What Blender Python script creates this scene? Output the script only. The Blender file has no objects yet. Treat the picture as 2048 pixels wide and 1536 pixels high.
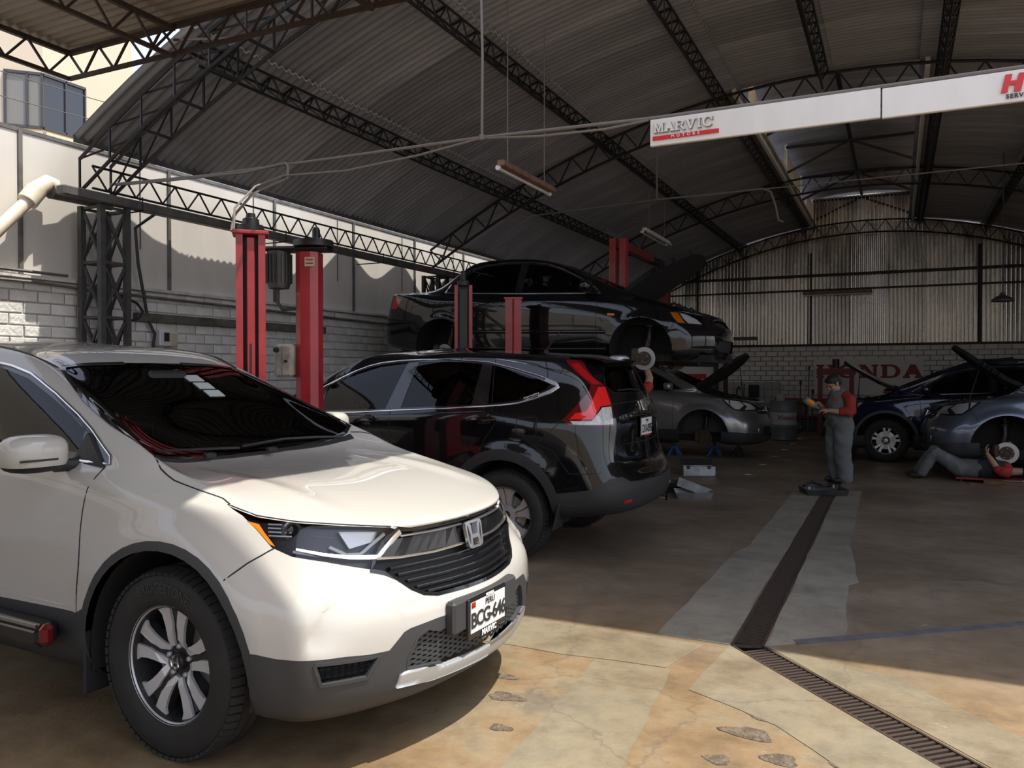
import bpy, bmesh, math, random
import numpy as np
from mathutils import Vector as V, Matrix as M
from mathutils.bvhtree import BVHTree
S = bpy.context.scene
COL = S.collection
PI = math.pi
R = math.radians
random.seed(7)
# ------------------------------------------------------------------ camera, sky, sun, exposure
cd = bpy.data.cameras.new('camera'); cam = bpy.data.objects.new('camera', cd); COL.objects.link(cam)
cd.sensor_width = 36.0; cd.lens = 28.125; cd.clip_end = 300
cam.location = (0, 0, 1.5)
cam.rotation_euler = (R(90 - 0.824), 0, R(25.73))
S.camera = cam
W = bpy.data.worlds.new('world'); S.world = W; W.use_nodes = True
wn = W.node_tree; wn.nodes.clear()
sky = wn.nodes.new('ShaderNodeTexSky'); sky.sky_type = 'NISHITA'; sky.sun_disc = False
sky.sun_elevation = R(66); sky.sun_rotation = R(80); sky.air_density = 1.6; sky.dust_density = 4.0; sky.ozone_density = 2.0
mixw = wn.nodes.new('ShaderNodeMixRGB'); mixw.inputs[0].default_value = 0.45; mixw.inputs[2].default_value = (5.5, 5.6, 6.7, 1)
bg = wn.nodes.new('ShaderNodeBackground'); bg.inputs[1].default_value = 0.37
wo = wn.nodes.new('ShaderNodeOutputWorld')
wn.links.new(sky.outputs[0], mixw.inputs[1]); wn.links.new(mixw.outputs[0], bg.inputs[0]); wn.links.new(bg.outputs[0], wo.inputs[0])
sl = bpy.data.lights.new('sun', 'SUN'); sl.energy = 8.4; sl.angle = R(0.6); sl.color = (1.0, 0.94, 0.84)
sun = bpy.data.objects.new('sun', sl); COL.objects.link(sun)
sun.rotation_euler = V((-0.40, -0.06, -1.0)).to_track_quat('-Z', 'Y').to_euler()
sun.location = (6, 2, 14)
S.view_settings.view_transform = 'Standard'; S.view_settings.look = 'None'; S.view_settings.gamma = 1.0
S.view_settings.exposure = -0.42; S.view_settings.use_curve_mapping = False
S.cycles.max_bounces = 8; S.cycles.diffuse_bounces = 5; S.cycles.glossy_bounces = 4; S.cycles.transmission_bounces = 6
S.cycles.caustics_reflective = False; S.cycles.caustics_refractive = False; S.cycles.sample_clamp_indirect = 6.0

# ------------------------------------------------------------------ materials
def mat(name, col, rough=0.5, metal=0.0, coat=0.0, var=0.0, col2=None, scale=6.0, detail=4.0, bump=0.0, bscale=None, obvar=0.0,
        alpha=1.0, trans=0.0, emit=None, spec=0.5, rvar=0.0, stretch=None):
    m = bpy.data.materials.new(name); m.use_nodes = True
    nt = m.node_tree; N = nt.nodes; L = nt.links; b = N['Principled BSDF']
    b.inputs['Base Color'].default_value = (*col, 1); b.inputs['Roughness'].default_value = rough
    b.inputs['Metallic'].default_value = metal; b.inputs['Coat Weight'].default_value = coat
    b.inputs['Coat Roughness'].default_value = 0.03; b.inputs['Specular IOR Level'].default_value = spec
    b.inputs['Alpha'].default_value = alpha; b.inputs['Transmission Weight'].default_value = trans
    if emit:
        b.inputs['Emission Color'].default_value = (*emit[0], 1); b.inputs['Emission Strength'].default_value = emit[1]
    need = var or col2 or bump or rvar
    if need:
        tc = N.new('ShaderNodeTexCoord'); mp = N.new('ShaderNodeMapping'); L.new(tc.outputs['Object'], mp.inputs[0])
        if stretch: mp.inputs['Scale'].default_value = stretch
        nz = N.new('ShaderNodeTexNoise'); nz.inputs['Scale'].default_value = scale; nz.inputs['Detail'].default_value = detail
        nz.inputs['Roughness'].default_value = 0.62
        L.new(mp.outputs[0], nz.inputs['Vector'])
    last = None
    if var or col2:
        rp = N.new('ShaderNodeValToRGB')
        c2 = col2 if col2 else tuple(max(0, c * (1 - var)) for c in col)
        rp.color_ramp.elements[0].position = 0.38; rp.color_ramp.elements[1].position = 0.62
        rp.color_ramp.elements[0].color = (*c2, 1); rp.color_ramp.elements[1].color = (*col, 1)
        L.new(nz.outputs['Fac'], rp.inputs[0]); last = rp.outputs[0]
    if obvar:
        oi = N.new('ShaderNodeObjectInfo'); hs = N.new('ShaderNodeHueSaturation')
        mr = N.new('ShaderNodeMapRange'); mr.inputs[3].default_value = 1 - obvar; mr.inputs[4].default_value = 1 + obvar
        L.new(oi.outputs['Random'], mr.inputs[0]); L.new(mr.outputs[0], hs.inputs['Value'])
        if last: L.new(last, hs.inputs['Color'])
        else: hs.inputs['Color'].default_value = (*col, 1)
        last = hs.outputs[0]
    if last: L.new(last, b.inputs['Base Color'])
    if rvar:
        mr2 = N.new('ShaderNodeMapRange'); mr2.inputs[1].default_value = .3; mr2.inputs[2].default_value = .7
        mr2.inputs[3].default_value = max(.03, rough - rvar); mr2.inputs[4].default_value = min(1, rough + rvar)
        L.new(nz.outputs['Fac'], mr2.inputs[0]); L.new(mr2.outputs[0], b.inputs['Roughness'])
    if bump:
        n2 = N.new('ShaderNodeTexNoise'); n2.inputs['Scale'].default_value = bscale or scale * 4; n2.inputs['Detail'].default_value = 4
        L.new(mp.outputs[0], n2.inputs['Vector'])
        bp = N.new('ShaderNodeBump'); bp.inputs['Strength'].default_value = bump; bp.inputs['Distance'].default_value = 0.02
        L.new(n2.outputs['Fac'], bp.inputs['Height']); L.new(bp.outputs[0], b.inputs['Normal'])
    return m
MT = {}
def mk(name, *a, **k): MT[name] = mat(name, *a, **k); return MT[name]
mk('roof_sheet', (.33, .34, .375), .62, var=.25, scale=1.4, obvar=.16, stretch=(.5, 2.5, 1))
mk('canopy_sheet', (.27, .225, .18), .6, var=.25, scale=1.6, obvar=.08, stretch=(.5, 2.5, 1))
mk('sheet_edge', (.50, .49, .47), .8, var=.3, scale=12)
mk('dark_steel', (.028, .026, .025), .55, .3, var=.3, scale=9)
mk('grey_steel', (.085, .085, .085), .5, .3, var=.25, scale=7)
mk('rust_steel', (.06, .038, .028), .65, .2, var=.4, scale=8)
mk('brick_white', (.80, .785, .75), .8, col2=(.71, .695, .665), scale=3, bump=.5, bscale=30, obvar=.07)
mk('mortar', (.64, .625, .60), .9, var=.25, scale=5, bump=.5, bscale=25)
mk('brick_back', (.80, .77, .72), .8, col2=(.67, .64, .60), scale=2.5, bump=.4, bscale=30, obvar=.09)
mk('mortar_back', (.30, .28, .25), .9, var=.25, scale=5)
mk('panel', (.62, .595, .55), .55, col2=(.53, .51, .465), scale=.9, detail=6, bump=.12, bscale=3, stretch=(1, 1.2, .35))
mk('metal_wall', (.80, .77, .72), .27, .85, col2=(.56, .53, .49), scale=1.2, detail=6, obvar=.12, stretch=(2.2, 1, .5), rvar=.1)
mk('gutter', (.17, .165, .155), .6, .3, var=.4, scale=5)
mk('cream_paint', (.62, .53, .40), .8, var=.06, scale=.5)
mk('pvc', (.72, .64, .50), .45, var=.2, scale=4)
mk('red_paint', (.42, .028, .035), .34, coat=.25, var=.22, scale=5, bump=.06, bscale=40)
mk('red_dull', (.22, .022, .024), .5, var=.3, scale=5)
mk('black_paint', (.016, .016, .017), .4, var=.3, scale=8)
mk('black_rubber', (.016, .016, .017), .7)
mk('cable', (.045, .043, .04), .6)
mk('rope', (.20, .18, .165), .8)
mk('grate', (.055, .044, .038), .6, .4, col2=(.09, .06, .045), scale=20)
mk('channel', (.02, .018, .016), .9)
mk('sign_white', (.80, .78, .74), .45, var=.06, scale=2, stretch=(3, 1, 1))
mk('sign_red', (.62, .03, .035), .45)
mk('sign_grey', (.22, .22, .22), .5)
mk('sign_black', (.03, .03, .03), .5)
mk('banner', (.74, .70, .65), .7, var=.1, scale=2)
mk('banner_red', (.25, .045, .045), .7)
mk('lamp_tube', (.72, .72, .70), .3)
mk('lamp_body', (.30, .17, .11), .6, var=.4, scale=9)
mk('lamp_grey', (.20, .19, .17), .6)
mk('poly_white', (.82, .80, .76), .5)
mk('glass_dark', (.03, .035, .045), .05, spec=.7)
mk('win_frame', (.05, .05, .055), .5)
mk('win_light', (.20, .195, .17), .2)
mk('box_grey', (.42, .40, .36), .6, col2=(.26, .23, .19), scale=9)
mk('box_white', (.66, .65, .70), .5)
mk('box_cream', (.52, .48, .33), .5)
mk('wood', (.22, .12, .06), .7, col2=(.10, .055, .03), scale=6, stretch=(.5, 6, 3))
mk('tool_steel', (.55, .55, .55), .32, .9, var=.2, scale=9)
mk('tin', (.42, .44, .44), .42, .6, col2=(.26, .28, .28), scale=7)
mk('oil_tray', (.07, .07, .068), .45, .3, var=.4, scale=8)
mk('blue_paint', (.03, .09, .32), .5)
mk('drum_grey', (.17, .19, .20), .45, var=.15, scale=4)
mk('drum_white', (.48, .50, .51), .5)
mk('drum_red', (.34, .03, .04), .5)
mk('tile', (.40, .385, .36), .3, obvar=.06)
mk('pit', (.17, .13, .09), .95, col2=(.085, .065, .045), scale=26, bump=.9, bscale=60)
mk('blue_seal', (.125, .125, .13), .6, var=.3, scale=8)

def translucent(name, col, mix=.5):
    m = bpy.data.materials.new(name); m.use_nodes = True; nt = m.node_tree; nt.nodes.clear()
    o = nt.nodes.new('ShaderNodeOutputMaterial'); mx = nt.nodes.new('ShaderNodeMixShader'); a = nt.nodes.new('ShaderNodeBsdfDiffuse'); b = nt.nodes.new('ShaderNodeBsdfTranslucent')
    a.inputs[0].default_value = b.inputs[0].default_value = (*col, 1); mx.inputs[0].default_value = mix
    nt.links.new(a.outputs[0], mx.inputs[1]); nt.links.new(b.outputs[0], mx.inputs[2]); nt.links.new(mx.outputs[0], o.inputs[0]); MT[name] = m; return m
translucent('poly_sheet', (.62, .54, .44))
def concrete(name, stops, inner=None, spots=(.58, .72, (.13, .10, .07)), wear=(.63, .675, (.42, .38, .31)), rough=(.34, .66), cracks=True):
    """worn slab: large patches of colour, oily spots, pale scuffs, hairline cracks; 'inner' takes over beyond the doorway (y > 4.6)"""
    m = bpy.data.materials.new(name); m.use_nodes = True; nt = m.node_tree; N = nt.nodes; L = nt.links; b = N['Principled BSDF']
    tc = N.new('ShaderNodeTexCoord')
    def noise(s, det, st=(1, 1, 1), rough=.6, out='Fac'):
        mp = N.new('ShaderNodeMapping'); mp.inputs['Scale'].default_value = st; L.new(tc.outputs['Object'], mp.inputs[0])
        n = N.new('ShaderNodeTexNoise'); n.inputs['Scale'].default_value = s; n.inputs['Detail'].default_value = det; n.inputs['Roughness'].default_value = rough
        L.new(mp.outputs[0], n.inputs['Vector']); return n.outputs[out]
    def ramp(f, stops):
        r = N.new('ShaderNodeValToRGB'); e = r.color_ramp.elements
        while len(e) < len(stops): e.new(.5)
        for k, (p, c) in enumerate(stops): e[k].position = p; e[k].color = (*c, 1)
        L.new(f, r.inputs[0]); return r.outputs[0]
    def mix(f, a, c, mode='MIX'):
        x = N.new('ShaderNodeMixRGB'); x.blend_type = mode
        if isinstance(f, float): x.inputs[0].default_value = f
        else: L.new(f, x.inputs[0])
        L.new(a, x.inputs[1])
        if isinstance(c, tuple): x.inputs[2].default_value = (*c, 1)
        else: L.new(c, x.inputs[2])
        return x.outputs[0]
    base = ramp(noise(1.1, 9, rough=.66), stops)
    if inner:
        inn = ramp(noise(.8, 9, rough=.64), inner); sx = N.new('ShaderNodeSeparateXYZ'); L.new(tc.outputs['Object'], sx.inputs[0])
        nb = N.new('ShaderNodeMath'); nb.operation = 'MULTIPLY_ADD'; L.new(noise(2.0, 5), nb.inputs[0]); nb.inputs[1].default_value = .5; L.new(sx.outputs[1], nb.inputs[2])
        bd = N.new('ShaderNodeMapRange'); bd.inputs[1].default_value = 4.3; bd.inputs[2].default_value = 5.4; L.new(nb.outputs[0], bd.inputs[0]); base = mix(bd.outputs[0], base, inn)
    base = mix(.55, base, ramp(noise(7, 8, rough=.7), [(.3, (.62, .60, .58)), (.5, (1, 1, 1)), (.7, (1.18, 1.16, 1.12))]), 'MULTIPLY')
    base = mix(ramp(noise(4.2, 8, rough=.74), [(spots[0], (0, 0, 0)), (spots[1], (.85, .85, .85))]), base, spots[2])
    base = mix(ramp(noise(2.4, 12, (1, 1.7, 1), .80), [(wear[0], (0, 0, 0)), (wear[1], (1, 1, 1))]), base, wear[2])
    if cracks:
        vo = N.new('ShaderNodeTexVoronoi'); vo.feature = 'DISTANCE_TO_EDGE'; vo.inputs['Scale'].default_value = .42; ad = N.new('ShaderNodeMixRGB'); ad.blend_type = 'ADD'; ad.inputs[0].default_value = .35
        L.new(tc.outputs['Object'], ad.inputs[1]); L.new(noise(3, 8, out='Color'), ad.inputs[2]); L.new(ad.outputs[0], vo.inputs['Vector'])
        base = mix(ramp(vo.outputs['Distance'], [(.0, (.45, .45, .45)), (.003, (0, 0, 0))]), base, (.10, .08, .06))
    L.new(base, b.inputs['Base Color'])
    rr = N.new('ShaderNodeMapRange'); rr.inputs[1].default_value = .35; rr.inputs[2].default_value = .65; rr.inputs[3].default_value = rough[0]; rr.inputs[4].default_value = rough[1]
    L.new(noise(1.3, 7), rr.inputs[0]); L.new(rr.outputs[0], b.inputs['Roughness'])
    bp = N.new('ShaderNodeBump'); bp.inputs['Strength'].default_value = .3; bp.inputs['Distance'].default_value = .02
    L.new(noise(22, 8, rough=.7), bp.inputs['Height']); L.new(bp.outputs[0], b.inputs['Normal'])
    MT[name] = m; return m
concrete('floor', [(.28, (.085, .062, .040)), (.40, (.165, .112, .062)), (.50, (.235, .162, .088)), (.57, (.245, .190, .118)), (.64, (.165, .140, .100)), (.74, (.225, .195, .145))],
         [(.3, (.125, .094, .064)), (.5, (.195, .150, .106)), (.68, (.265, .215, .16))])
concrete('concrete_light', [(.30, (.13, .10, .065)), (.42, (.195, .155, .10)), (.52, (.235, .20, .135)), (.62, (.195, .168, .118)), (.74, (.225, .175, .11))], None, (.60, .76, (.12, .095, .065)))
concrete('concrete_inner', [(.3, (.185, .165, .13)), (.5, (.26, .238, .195)), (.7, (.32, .295, .245))], None, (.56, .74, (.17, .15, .12)))


# ------------------------------------------------------------------ object helpers
WM = {}                                     # world matrices of the roots
def put(name, me, m=None, parent=None, world=True):
    o = bpy.data.objects.new(name, me); COL.objects.link(o)
    if m is not None:
        if isinstance(m, str): m = MT[m]
        if not me.materials: me.materials.append(m)
    if parent is not None:
        o.parent = parent
        if world and parent.name in WM: o.matrix_parent_inverse = WM[parent.name].inverted()
    return o
def tag(o, label=None, cat=None, group=None, kind=None):
    if label: o['label'] = label
    if cat: o['category'] = cat
    if group: o['group'] = group
    if kind: o['kind'] = kind
    return o
def thing(name, label=None, cat=None, loc=(0, 0, 0), rz=0, group=None, kind=None, parent=None):
    o = bpy.data.objects.new(name, None); COL.objects.link(o); o.empty_display_size = .1
    o.location = loc; o.rotation_euler = (0, 0, rz)
    WM[o.name] = M.Translation(loc) @ M.Rotation(rz, 4, 'Z')
    if parent is not None:
        o.parent = parent; o.matrix_parent_inverse = WM[parent.name].inverted()
    return tag(o, label, cat, group, kind)
class MB:
    """collects verts and faces, then links them as ONE mesh object"""
    def __init__(s): s.v = []; s.f = []; s.sm = []
    def add(s, vs, fs, sm=False):
        n = len(s.v); s.v += [tuple(p) for p in vs]; s.f += [tuple(i + n for i in f) for f in fs]; s.sm += [sm] * len(fs); return s
    def box(s, c, d, rot=None, bev=0):
        x, y, z = (k / 2 for k in d)
        if bev:
            b = min(bev, x * .9, y * .9, z * .9)
            vs = []
            for sx in (-1, 1):
                for sy in (-1, 1):
                    for sz in (-1, 1):
                        vs += [(sx * x, sy * (y - b), sz * (z - b)), (sx * (x - b), sy * y, sz * (z - b)), (sx * (x - b), sy * (y - b), sz * z)]
            bm = bmesh.new()
            for p in vs: bm.verts.new(p)
            bmesh.ops.convex_hull(bm, input=bm.verts); bm.verts.index_update()
            vs = [v.co.copy() for v in bm.verts]; fs = [tuple(v.index for v in f.verts) for f in bm.faces]; bm.free()
        else:
            vs = [(i * x, j * y, k * z) for i in (-1, 1) for j in (-1, 1) for k in (-1, 1)]
            fs = [(0, 1, 3, 2), (4, 6, 7, 5), (0, 4, 5, 1), (2, 3, 7, 6), (0, 2, 6, 4), (1, 5, 7, 3)]
        q = rot.to_matrix() if hasattr(rot, 'to_matrix') else (rot or M.Identity(3))
        c = V(c); return s.add([q @ V(p) + c for p in vs], fs)
    def bar(s, p, q, w, h=None):
        p = V(p); q = V(q); d = q - p; l = d.length
        if l < 1e-6: return s
        z = d / l; x = z.cross(V((0, 0, 1)));
        if x.length < 1e-3: x = V((1, 0, 0))
        x.normalize(); y = z.cross(x); h = h or w
        vs = [b + x * (i * w / 2) + y * (j * h / 2) for b in (p, q) for i, j in ((-1, -1), (1, -1), (1, 1), (-1, 1))]
        return s.add(vs, [(3, 2, 1, 0), (4, 5, 6, 7), (0, 1, 5, 4), (1, 2, 6, 5), (2, 3, 7, 6), (3, 0, 4, 7)])
    def tube(s, pts, r, n=8, cap=True, rs=None):
        pts = [V(p) for p in pts]; k = len(pts); vs = []; x = None
        for i, p in enumerate(pts):
            t = (pts[min(i + 1, k - 1)] - pts[max(i - 1, 0)]).normalized()
            if x is None:
                x = t.cross(V((0, 0, 1)));
                if x.length < 1e-3: x = V((1, 0, 0))
            x = (x - t * x.dot(t)).normalized(); y = t.cross(x); rr = rs[i] if rs else r
            vs += [p + (x * math.cos(2 * PI * a / n) + y * math.sin(2 * PI * a / n)) * rr for a in range(n)]
        fs = [(i * n + a, i * n + (a + 1) % n, (i + 1) * n + (a + 1) % n, (i + 1) * n + a) for i in range(k - 1) for a in range(n)]
        s.add(vs, fs, True)
        if cap: s.add(vs[:n][::-1], [tuple(range(n))]); s.add(vs[-n:], [tuple(range(n))])
        return s
    def cyl(s, p, q, r, n=16, r2=None): return s.tube([p, q], r, n, True, [r, r2 if r2 is not None else r])
    def lathe(s, prof, c=(0, 0, 0), axis='z', n=24, sm=True):
        """prof: (radius, height) pairs"""
        vs = []
        for r, h in prof:
            for a in range(n):
                u, w = r * math.cos(2 * PI * a / n), r * math.sin(2 * PI * a / n)
                p = {'z': (u, w, h), 'y': (u, h, w), 'x': (h, u, w)}[axis]
                vs.append((p[0] + c[0], p[1] + c[1], p[2] + c[2]))
        fs = [(i * n + a, i * n + (a + 1) % n, (i + 1) * n + (a + 1) % n, (i + 1) * n + a) for i in range(len(prof) - 1) for a in range(n)]
        if axis == 'y': fs = [f[::-1] for f in fs]
        return s.add(vs, fs, sm)
    def prism(s, poly, fn, d0, d1, sm=False):
        """2D polygon extruded between depths d0, d1; fn(a, b, d) -> 3D point"""
        n = len(poly)
        s.add([fn(a, b, d0) for a, b in poly], [tuple(range(n))[::-1]]); s.add([fn(a, b, d1) for a, b in poly], [tuple(range(n))])
        return s.add([fn(a, b, d) for d in (d0, d1) for a, b in poly], [(i, (i + 1) % n, n + (i + 1) % n, n + i) for i in range(n)], sm)
    def mesh(s, name, angle=None):
        me = bpy.data.meshes.new(name); me.from_pydata(s.v, [], s.f); me.polygons.foreach_set('use_smooth', s.sm); me.update()
        if any(s.sm): me.set_sharp_from_angle(angle=R(angle or 42))
        return me
    def obj(s, name, m, parent=None, world=True, fix=False):
        me = s.mesh(name)
        if fix:
            bm = bmesh.new(); bm.from_mesh(me); bmesh.ops.recalc_face_normals(bm, faces=bm.faces); bm.to_mesh(me); bm.free()
        return put(name, me, m, parent, world)
UB = {}
def bar_part(parent, p, q, w, m, name='bar', h=None):
    """a straight bar of its own that shares one unit mesh per material"""
    if m not in UB: UB[m] = MB().box((0, 0, .5), (1, 1, 1)).mesh(name); UB[m].materials.append(MT[m])
    p = V(p); q = V(q); d = q - p
    o = put(name, UB[m], None, None)
    o.parent = parent; mw = M.Translation(p) @ d.to_track_quat('Z', 'Y').to_matrix().to_4x4() @ M.Diagonal((w, h or w, d.length, 1))
    o.matrix_parent_inverse = WM[parent.name].inverted() if parent.name in WM else M.Identity(4)
    o.matrix_basis = mw
    return o
def evaluated(o):
    """mesh of a curve or of an object with modifiers, worked out in a scratch scene (quick: nothing else is in it)"""
    t = bpy.data.scenes.new('scratch'); t.collection.objects.link(o)
    with bpy.context.temp_override(scene=t, view_layer=t.view_layers[0]): dg = bpy.context.evaluated_depsgraph_get()
    me = bpy.data.meshes.new_from_object(o.evaluated_get(dg))
    bpy.data.scenes.remove(t); return me
def text_mesh(txt, size, depth=.0, spacing=1.0, align='CENTER', bold=0.0, shear=0.0):
    cu = bpy.data.curves.new('txt', 'FONT'); cu.body = txt; cu.size = size; cu.extrude = depth; cu.align_x = align; cu.align_y = 'CENTER'
    cu.space_character = spacing; cu.offset = bold; cu.shear = shear; cu.resolution_u = 3
    o = bpy.data.objects.new('txt', cu)
    me = evaluated(o); bpy.data.objects.remove(o); bpy.data.curves.remove(cu)
    me.materials.clear(); return me
def text(name, txt, size, at, ex, ey, m, parent=None, depth=.002, **k):
    """flat lettering lying in the plane spanned by ex (reading direction) and ey (up)"""
    me = text_mesh(txt, size, depth, **k); ex = V(ex).normalized(); ey = V(ey).normalized(); ez = ex.cross(ey)
    mm = M((ex, ey, ez)).transposed().to_4x4(); mm.translation = V(at); me.transform(mm)
    return put(name, me, m, parent)
SLAB = {  # slab-serif capitals on a 1 x 1 box: lists of polygons
    'H': [[(0, 0), (.42, 0), (.42, .14), (.33, .14), (.33, .43), (.67, .43), (.67, .14), (.58, .14), (.58, 0), (1, 0), (1, .14), (.91, .14), (.91, .86), (1, .86), (1, 1), (.58, 1), (.58, .86), (.67, .86), (.67, .57), (.33, .57), (.33, .86), (.42, .86), (.42, 1), (0, 1), (0, .86), (.09, .86), (.09, .14), (0, .14)]],
    'N': [[(0, 0), (.36, 0), (.36, .14), (.26, .14), (.26, .70), (.68, 0), (.92, 0), (.92, .86), (1, .86), (1, 1), (.66, 1), (.66, .86), (.75, .86), (.75, .32), (.34, 1), (0, 1), (0, .86), (.1, .86), (.1, .14), (0, .14)]],
    'A': [[(0, 0), (.36, 0), (.36, .14), (.29, .14), (.34, .27), (.62, .27), (.67, .14), (.58, .14), (.58, 0), (1, 0), (1, .14), (.93, .14), (.62, 1), (.36, 1), (.06, .14), (0, .14)]],
    'M': [[(0, 0), (.3, 0), (.3, .12), (.22, .12), (.22, .7), (.44, 0), (.56, 0), (.78, .7), (.78, .12), (.7, .12), (.7, 0), (1, 0), (1, .12), (.93, .12), (.93, .88), (1, .88), (1, 1), (.74, 1), (.5, .28), (.26, 1), (0, 1), (0, .88), (.07, .88), (.07, .12), (0, .12)]],
    'V': [[(.41, 0), (.57, 0), (.9, .88), (1, .88), (1, 1), (.68, 1), (.68, .88), (.77, .88), (.53, .25), (.3, .88), (.4, .88), (.4, 1), (0, 1), (0, .88), (.09, .88)]],
    'I': [[(.2, 0), (.8, 0), (.8, .12), (.62, .12), (.62, .88), (.8, .88), (.8, 1), (.2, 1), (.2, .88), (.38, .88), (.38, .12), (.2, .12)]],
}
def _arc(cx, cy, rx, ry, a0, a1, n): return [(cx + rx * math.cos(R(a0 + (a1 - a0) * i / n)), cy + ry * math.sin(R(a0 + (a1 - a0) * i / n))) for i in range(n + 1)]
def _ring(o, i): return [[o[k], o[k + 1], i[k + 1], i[k]] for k in range(len(o) - 1)]
SLAB['O'] = _ring(_arc(.5, .5, .5, .52, 0, 360, 20), _arc(.5, .5, .27, .36, 0, 360, 20))
SLAB['C'] = _ring(_arc(.5, .5, .5, .52, 35, 325, 16), _arc(.5, .5, .33, .40, 35, 325, 16)) + [[(.83, .62), (.95, .62), (.95, 1), (.86, .98)]]
SLAB['D'] = [[(0, 0), (.5, 0), (.5, .14), (.33, .14), (.33, .86), (.5, .86), (.5, 1), (0, 1), (0, .86), (.09, .86), (.09, .14), (0, .14)]] + _ring(_arc(.5, .5, .5, .5, -90, 90, 12), _arc(.5, .5, .26, .36, -90, 90, 12))
SLAB['R'] = [[(0, 0), (.42, 0), (.42, .12), (.28, .12), (.28, .88), (.5, .88), (.5, 1), (0, 1), (0, .88), (.1, .88), (.1, .12), (0, .12)], [(.28, .44), (.48, .44), (.82, 0), (1, 0), (1, .12), (.92, .12), (.64, .5), (.5, .56), (.28, .56)]] + _ring(_arc(.5, .72, .36, .28, -90, 90, 8), _arc(.5, .72, .19, .16, -90, 90, 8))
def slab_text(name, txt, w, h, gap, at, ex, ey, m, parent, depth=.004, shear=0):
    """lower left corner at 'at'; every letter w x h"""
    ex = V(ex); ey = V(ey); ez = ex.cross(ey); mb = MB(); at = V(at); x = 0
    for ch in txt:
        ww = w * (.55 if ch == 'I' else 1)
        for poly in SLAB[ch]:
            mb.prism(poly, lambda a, b, d: at + ex * (x + a * ww + shear * b * h) + ey * (b * h) + ez * d, 0, depth)
        x += ww + gap
    return mb.obj(name, m, parent, fix=True)
# ------------------------------------------------------------------ floor with its drain
DR = [V((-.735, 4.50, 0)), V((-.79, 20.0, 0)), V((2.95, .55, 0))]       # corner, far end, yard end
fl = thing('floor', kind='structure')
def floor_mesh():
    bm = bmesh.new()
    vs = [bm.verts.new(p) for p in ((-16, -16, 0), (14, -16, 0), (14, 23, 0), (-16, 23, 0))]; bm.faces.new(vs)
    w = .085
    a = (DR[1] - DR[0]).normalized(); b = (DR[2] - DR[0]).normalized()
    na = V((a.y, -a.x, 0)); nb = V((-b.y, b.x, 0))            # both point to the right-hand side
    def X(p, d, q, e):                                         # intersection of two lines
        t = ((q.x - p.x) * e.y - (q.y - p.y) * e.x) / (d.x * e.y - d.y * e.x); return p + d * t
    cr = X(DR[0] + na * w, a, DR[0] + nb * w, b); cl = X(DR[0] - na * w, a, DR[0] - nb * w, b)
    poly1 = [cl, cr, DR[1] + na * w, DR[1] - na * w]; poly2 = [DR[2] - nb * w, DR[2] + nb * w, cr, cl]
    for poly in (poly1, poly2):
        for i in range(4):
            p, q = poly[i], poly[(i + 1) % 4]; n = (q - p).cross(V((0, 0, 1)))
            bmesh.ops.bisect_plane(bm, geom=bm.verts[:] + bm.edges[:] + bm.faces[:], plane_co=p, plane_no=n)
    def inside(c, poly): return all(((poly[(i + 1) % 4] - poly[i]).cross(c - poly[i])).z > 0 for i in range(4))
    kill = [f for f in bm.faces if inside(f.calc_center_median(), poly1) or inside(f.calc_center_median(), poly2)]
    bmesh.ops.delete(bm, geom=kill, context='FACES')
    me = bpy.data.meshes.new('floor_slab'); bm.to_mesh(me); bm.free()
    return me, (a, b, na, nb, cr, cl)
me, (da, db, na, nb, dcr, dcl) = floor_mesh()
put('floor_slab', me, 'floor', fl)
mb = MB()                                                     # the channel under the grates
for p, q, n in ((dcl, DR[1] - na * .085, na), (DR[2] - nb * .085, dcl, nb)):
    mb.add([p, q, q - V((0, 0, .13)), p - V((0, 0, .13))], [(0, 1, 2, 3)])
for p, q in ((dcr, DR[1] + na * .085), (DR[2] + nb * .085, dcr)):
    mb.add([p, q, q - V((0, 0, .13)), p - V((0, 0, .13))], [(3, 2, 1, 0)])
z = V((0, 0, -.13))
mb.add([dcl + z, dcr + z, DR[1] + na * .085 + z, DR[1] - na * .085 + z, DR[2] + nb * .085 + z, DR[2] - nb * .085 + z], [(0, 1, 2, 3), (5, 4, 1, 0)])
mb.obj('drain_channel', 'channel', fl)
gr = tag(thing('drain_grate', loc=DR[0]), 'long rusty slotted drain grate bending from the shop floor into the sunlit yard', 'drain')
nbar = 0; farb = MB()
for d, n, L, st in ((db, nb, 5.0, .075), (da, na, 15.0, .055)):
    k = int((L - st) / .0335)
    for i in range(k):
        c = DR[0] + d * (st + i * .0335); p = c - n * .074; q = c + n * .074; p.z = q.z = -.010
        if (d is db and i < 120) or (d is da and i < 150): bar_part(gr, p, q, .017, 'grate', 'grate_bar', .014); nbar += 1
        else: farb.bar(p, q, .017, .014)
tag(farb.obj('grate_bars', 'grate', gr), kind='stuff')
for sgn, cc in ((-1, dcl), (1, dcr)):
    e = DR[1] + na * .085 * sgn; g = DR[2] + nb * .085 * sgn; zz = V((0, 0, -.004))
    i1 = -na * sgn * .008; i2 = -nb * sgn * .008
    MB().bar(cc + i1 + zz, e + i1 + zz, .012, .012).bar(cc + i2 + zz, g + i2 + zz, .012, .012).obj('grate_edge', 'grate', gr)
MB().bar(dcl - V((0, 0, .004)), dcr - V((0, 0, .004)), .014, .012).obj('grate_joint', 'grate', gr)
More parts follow.
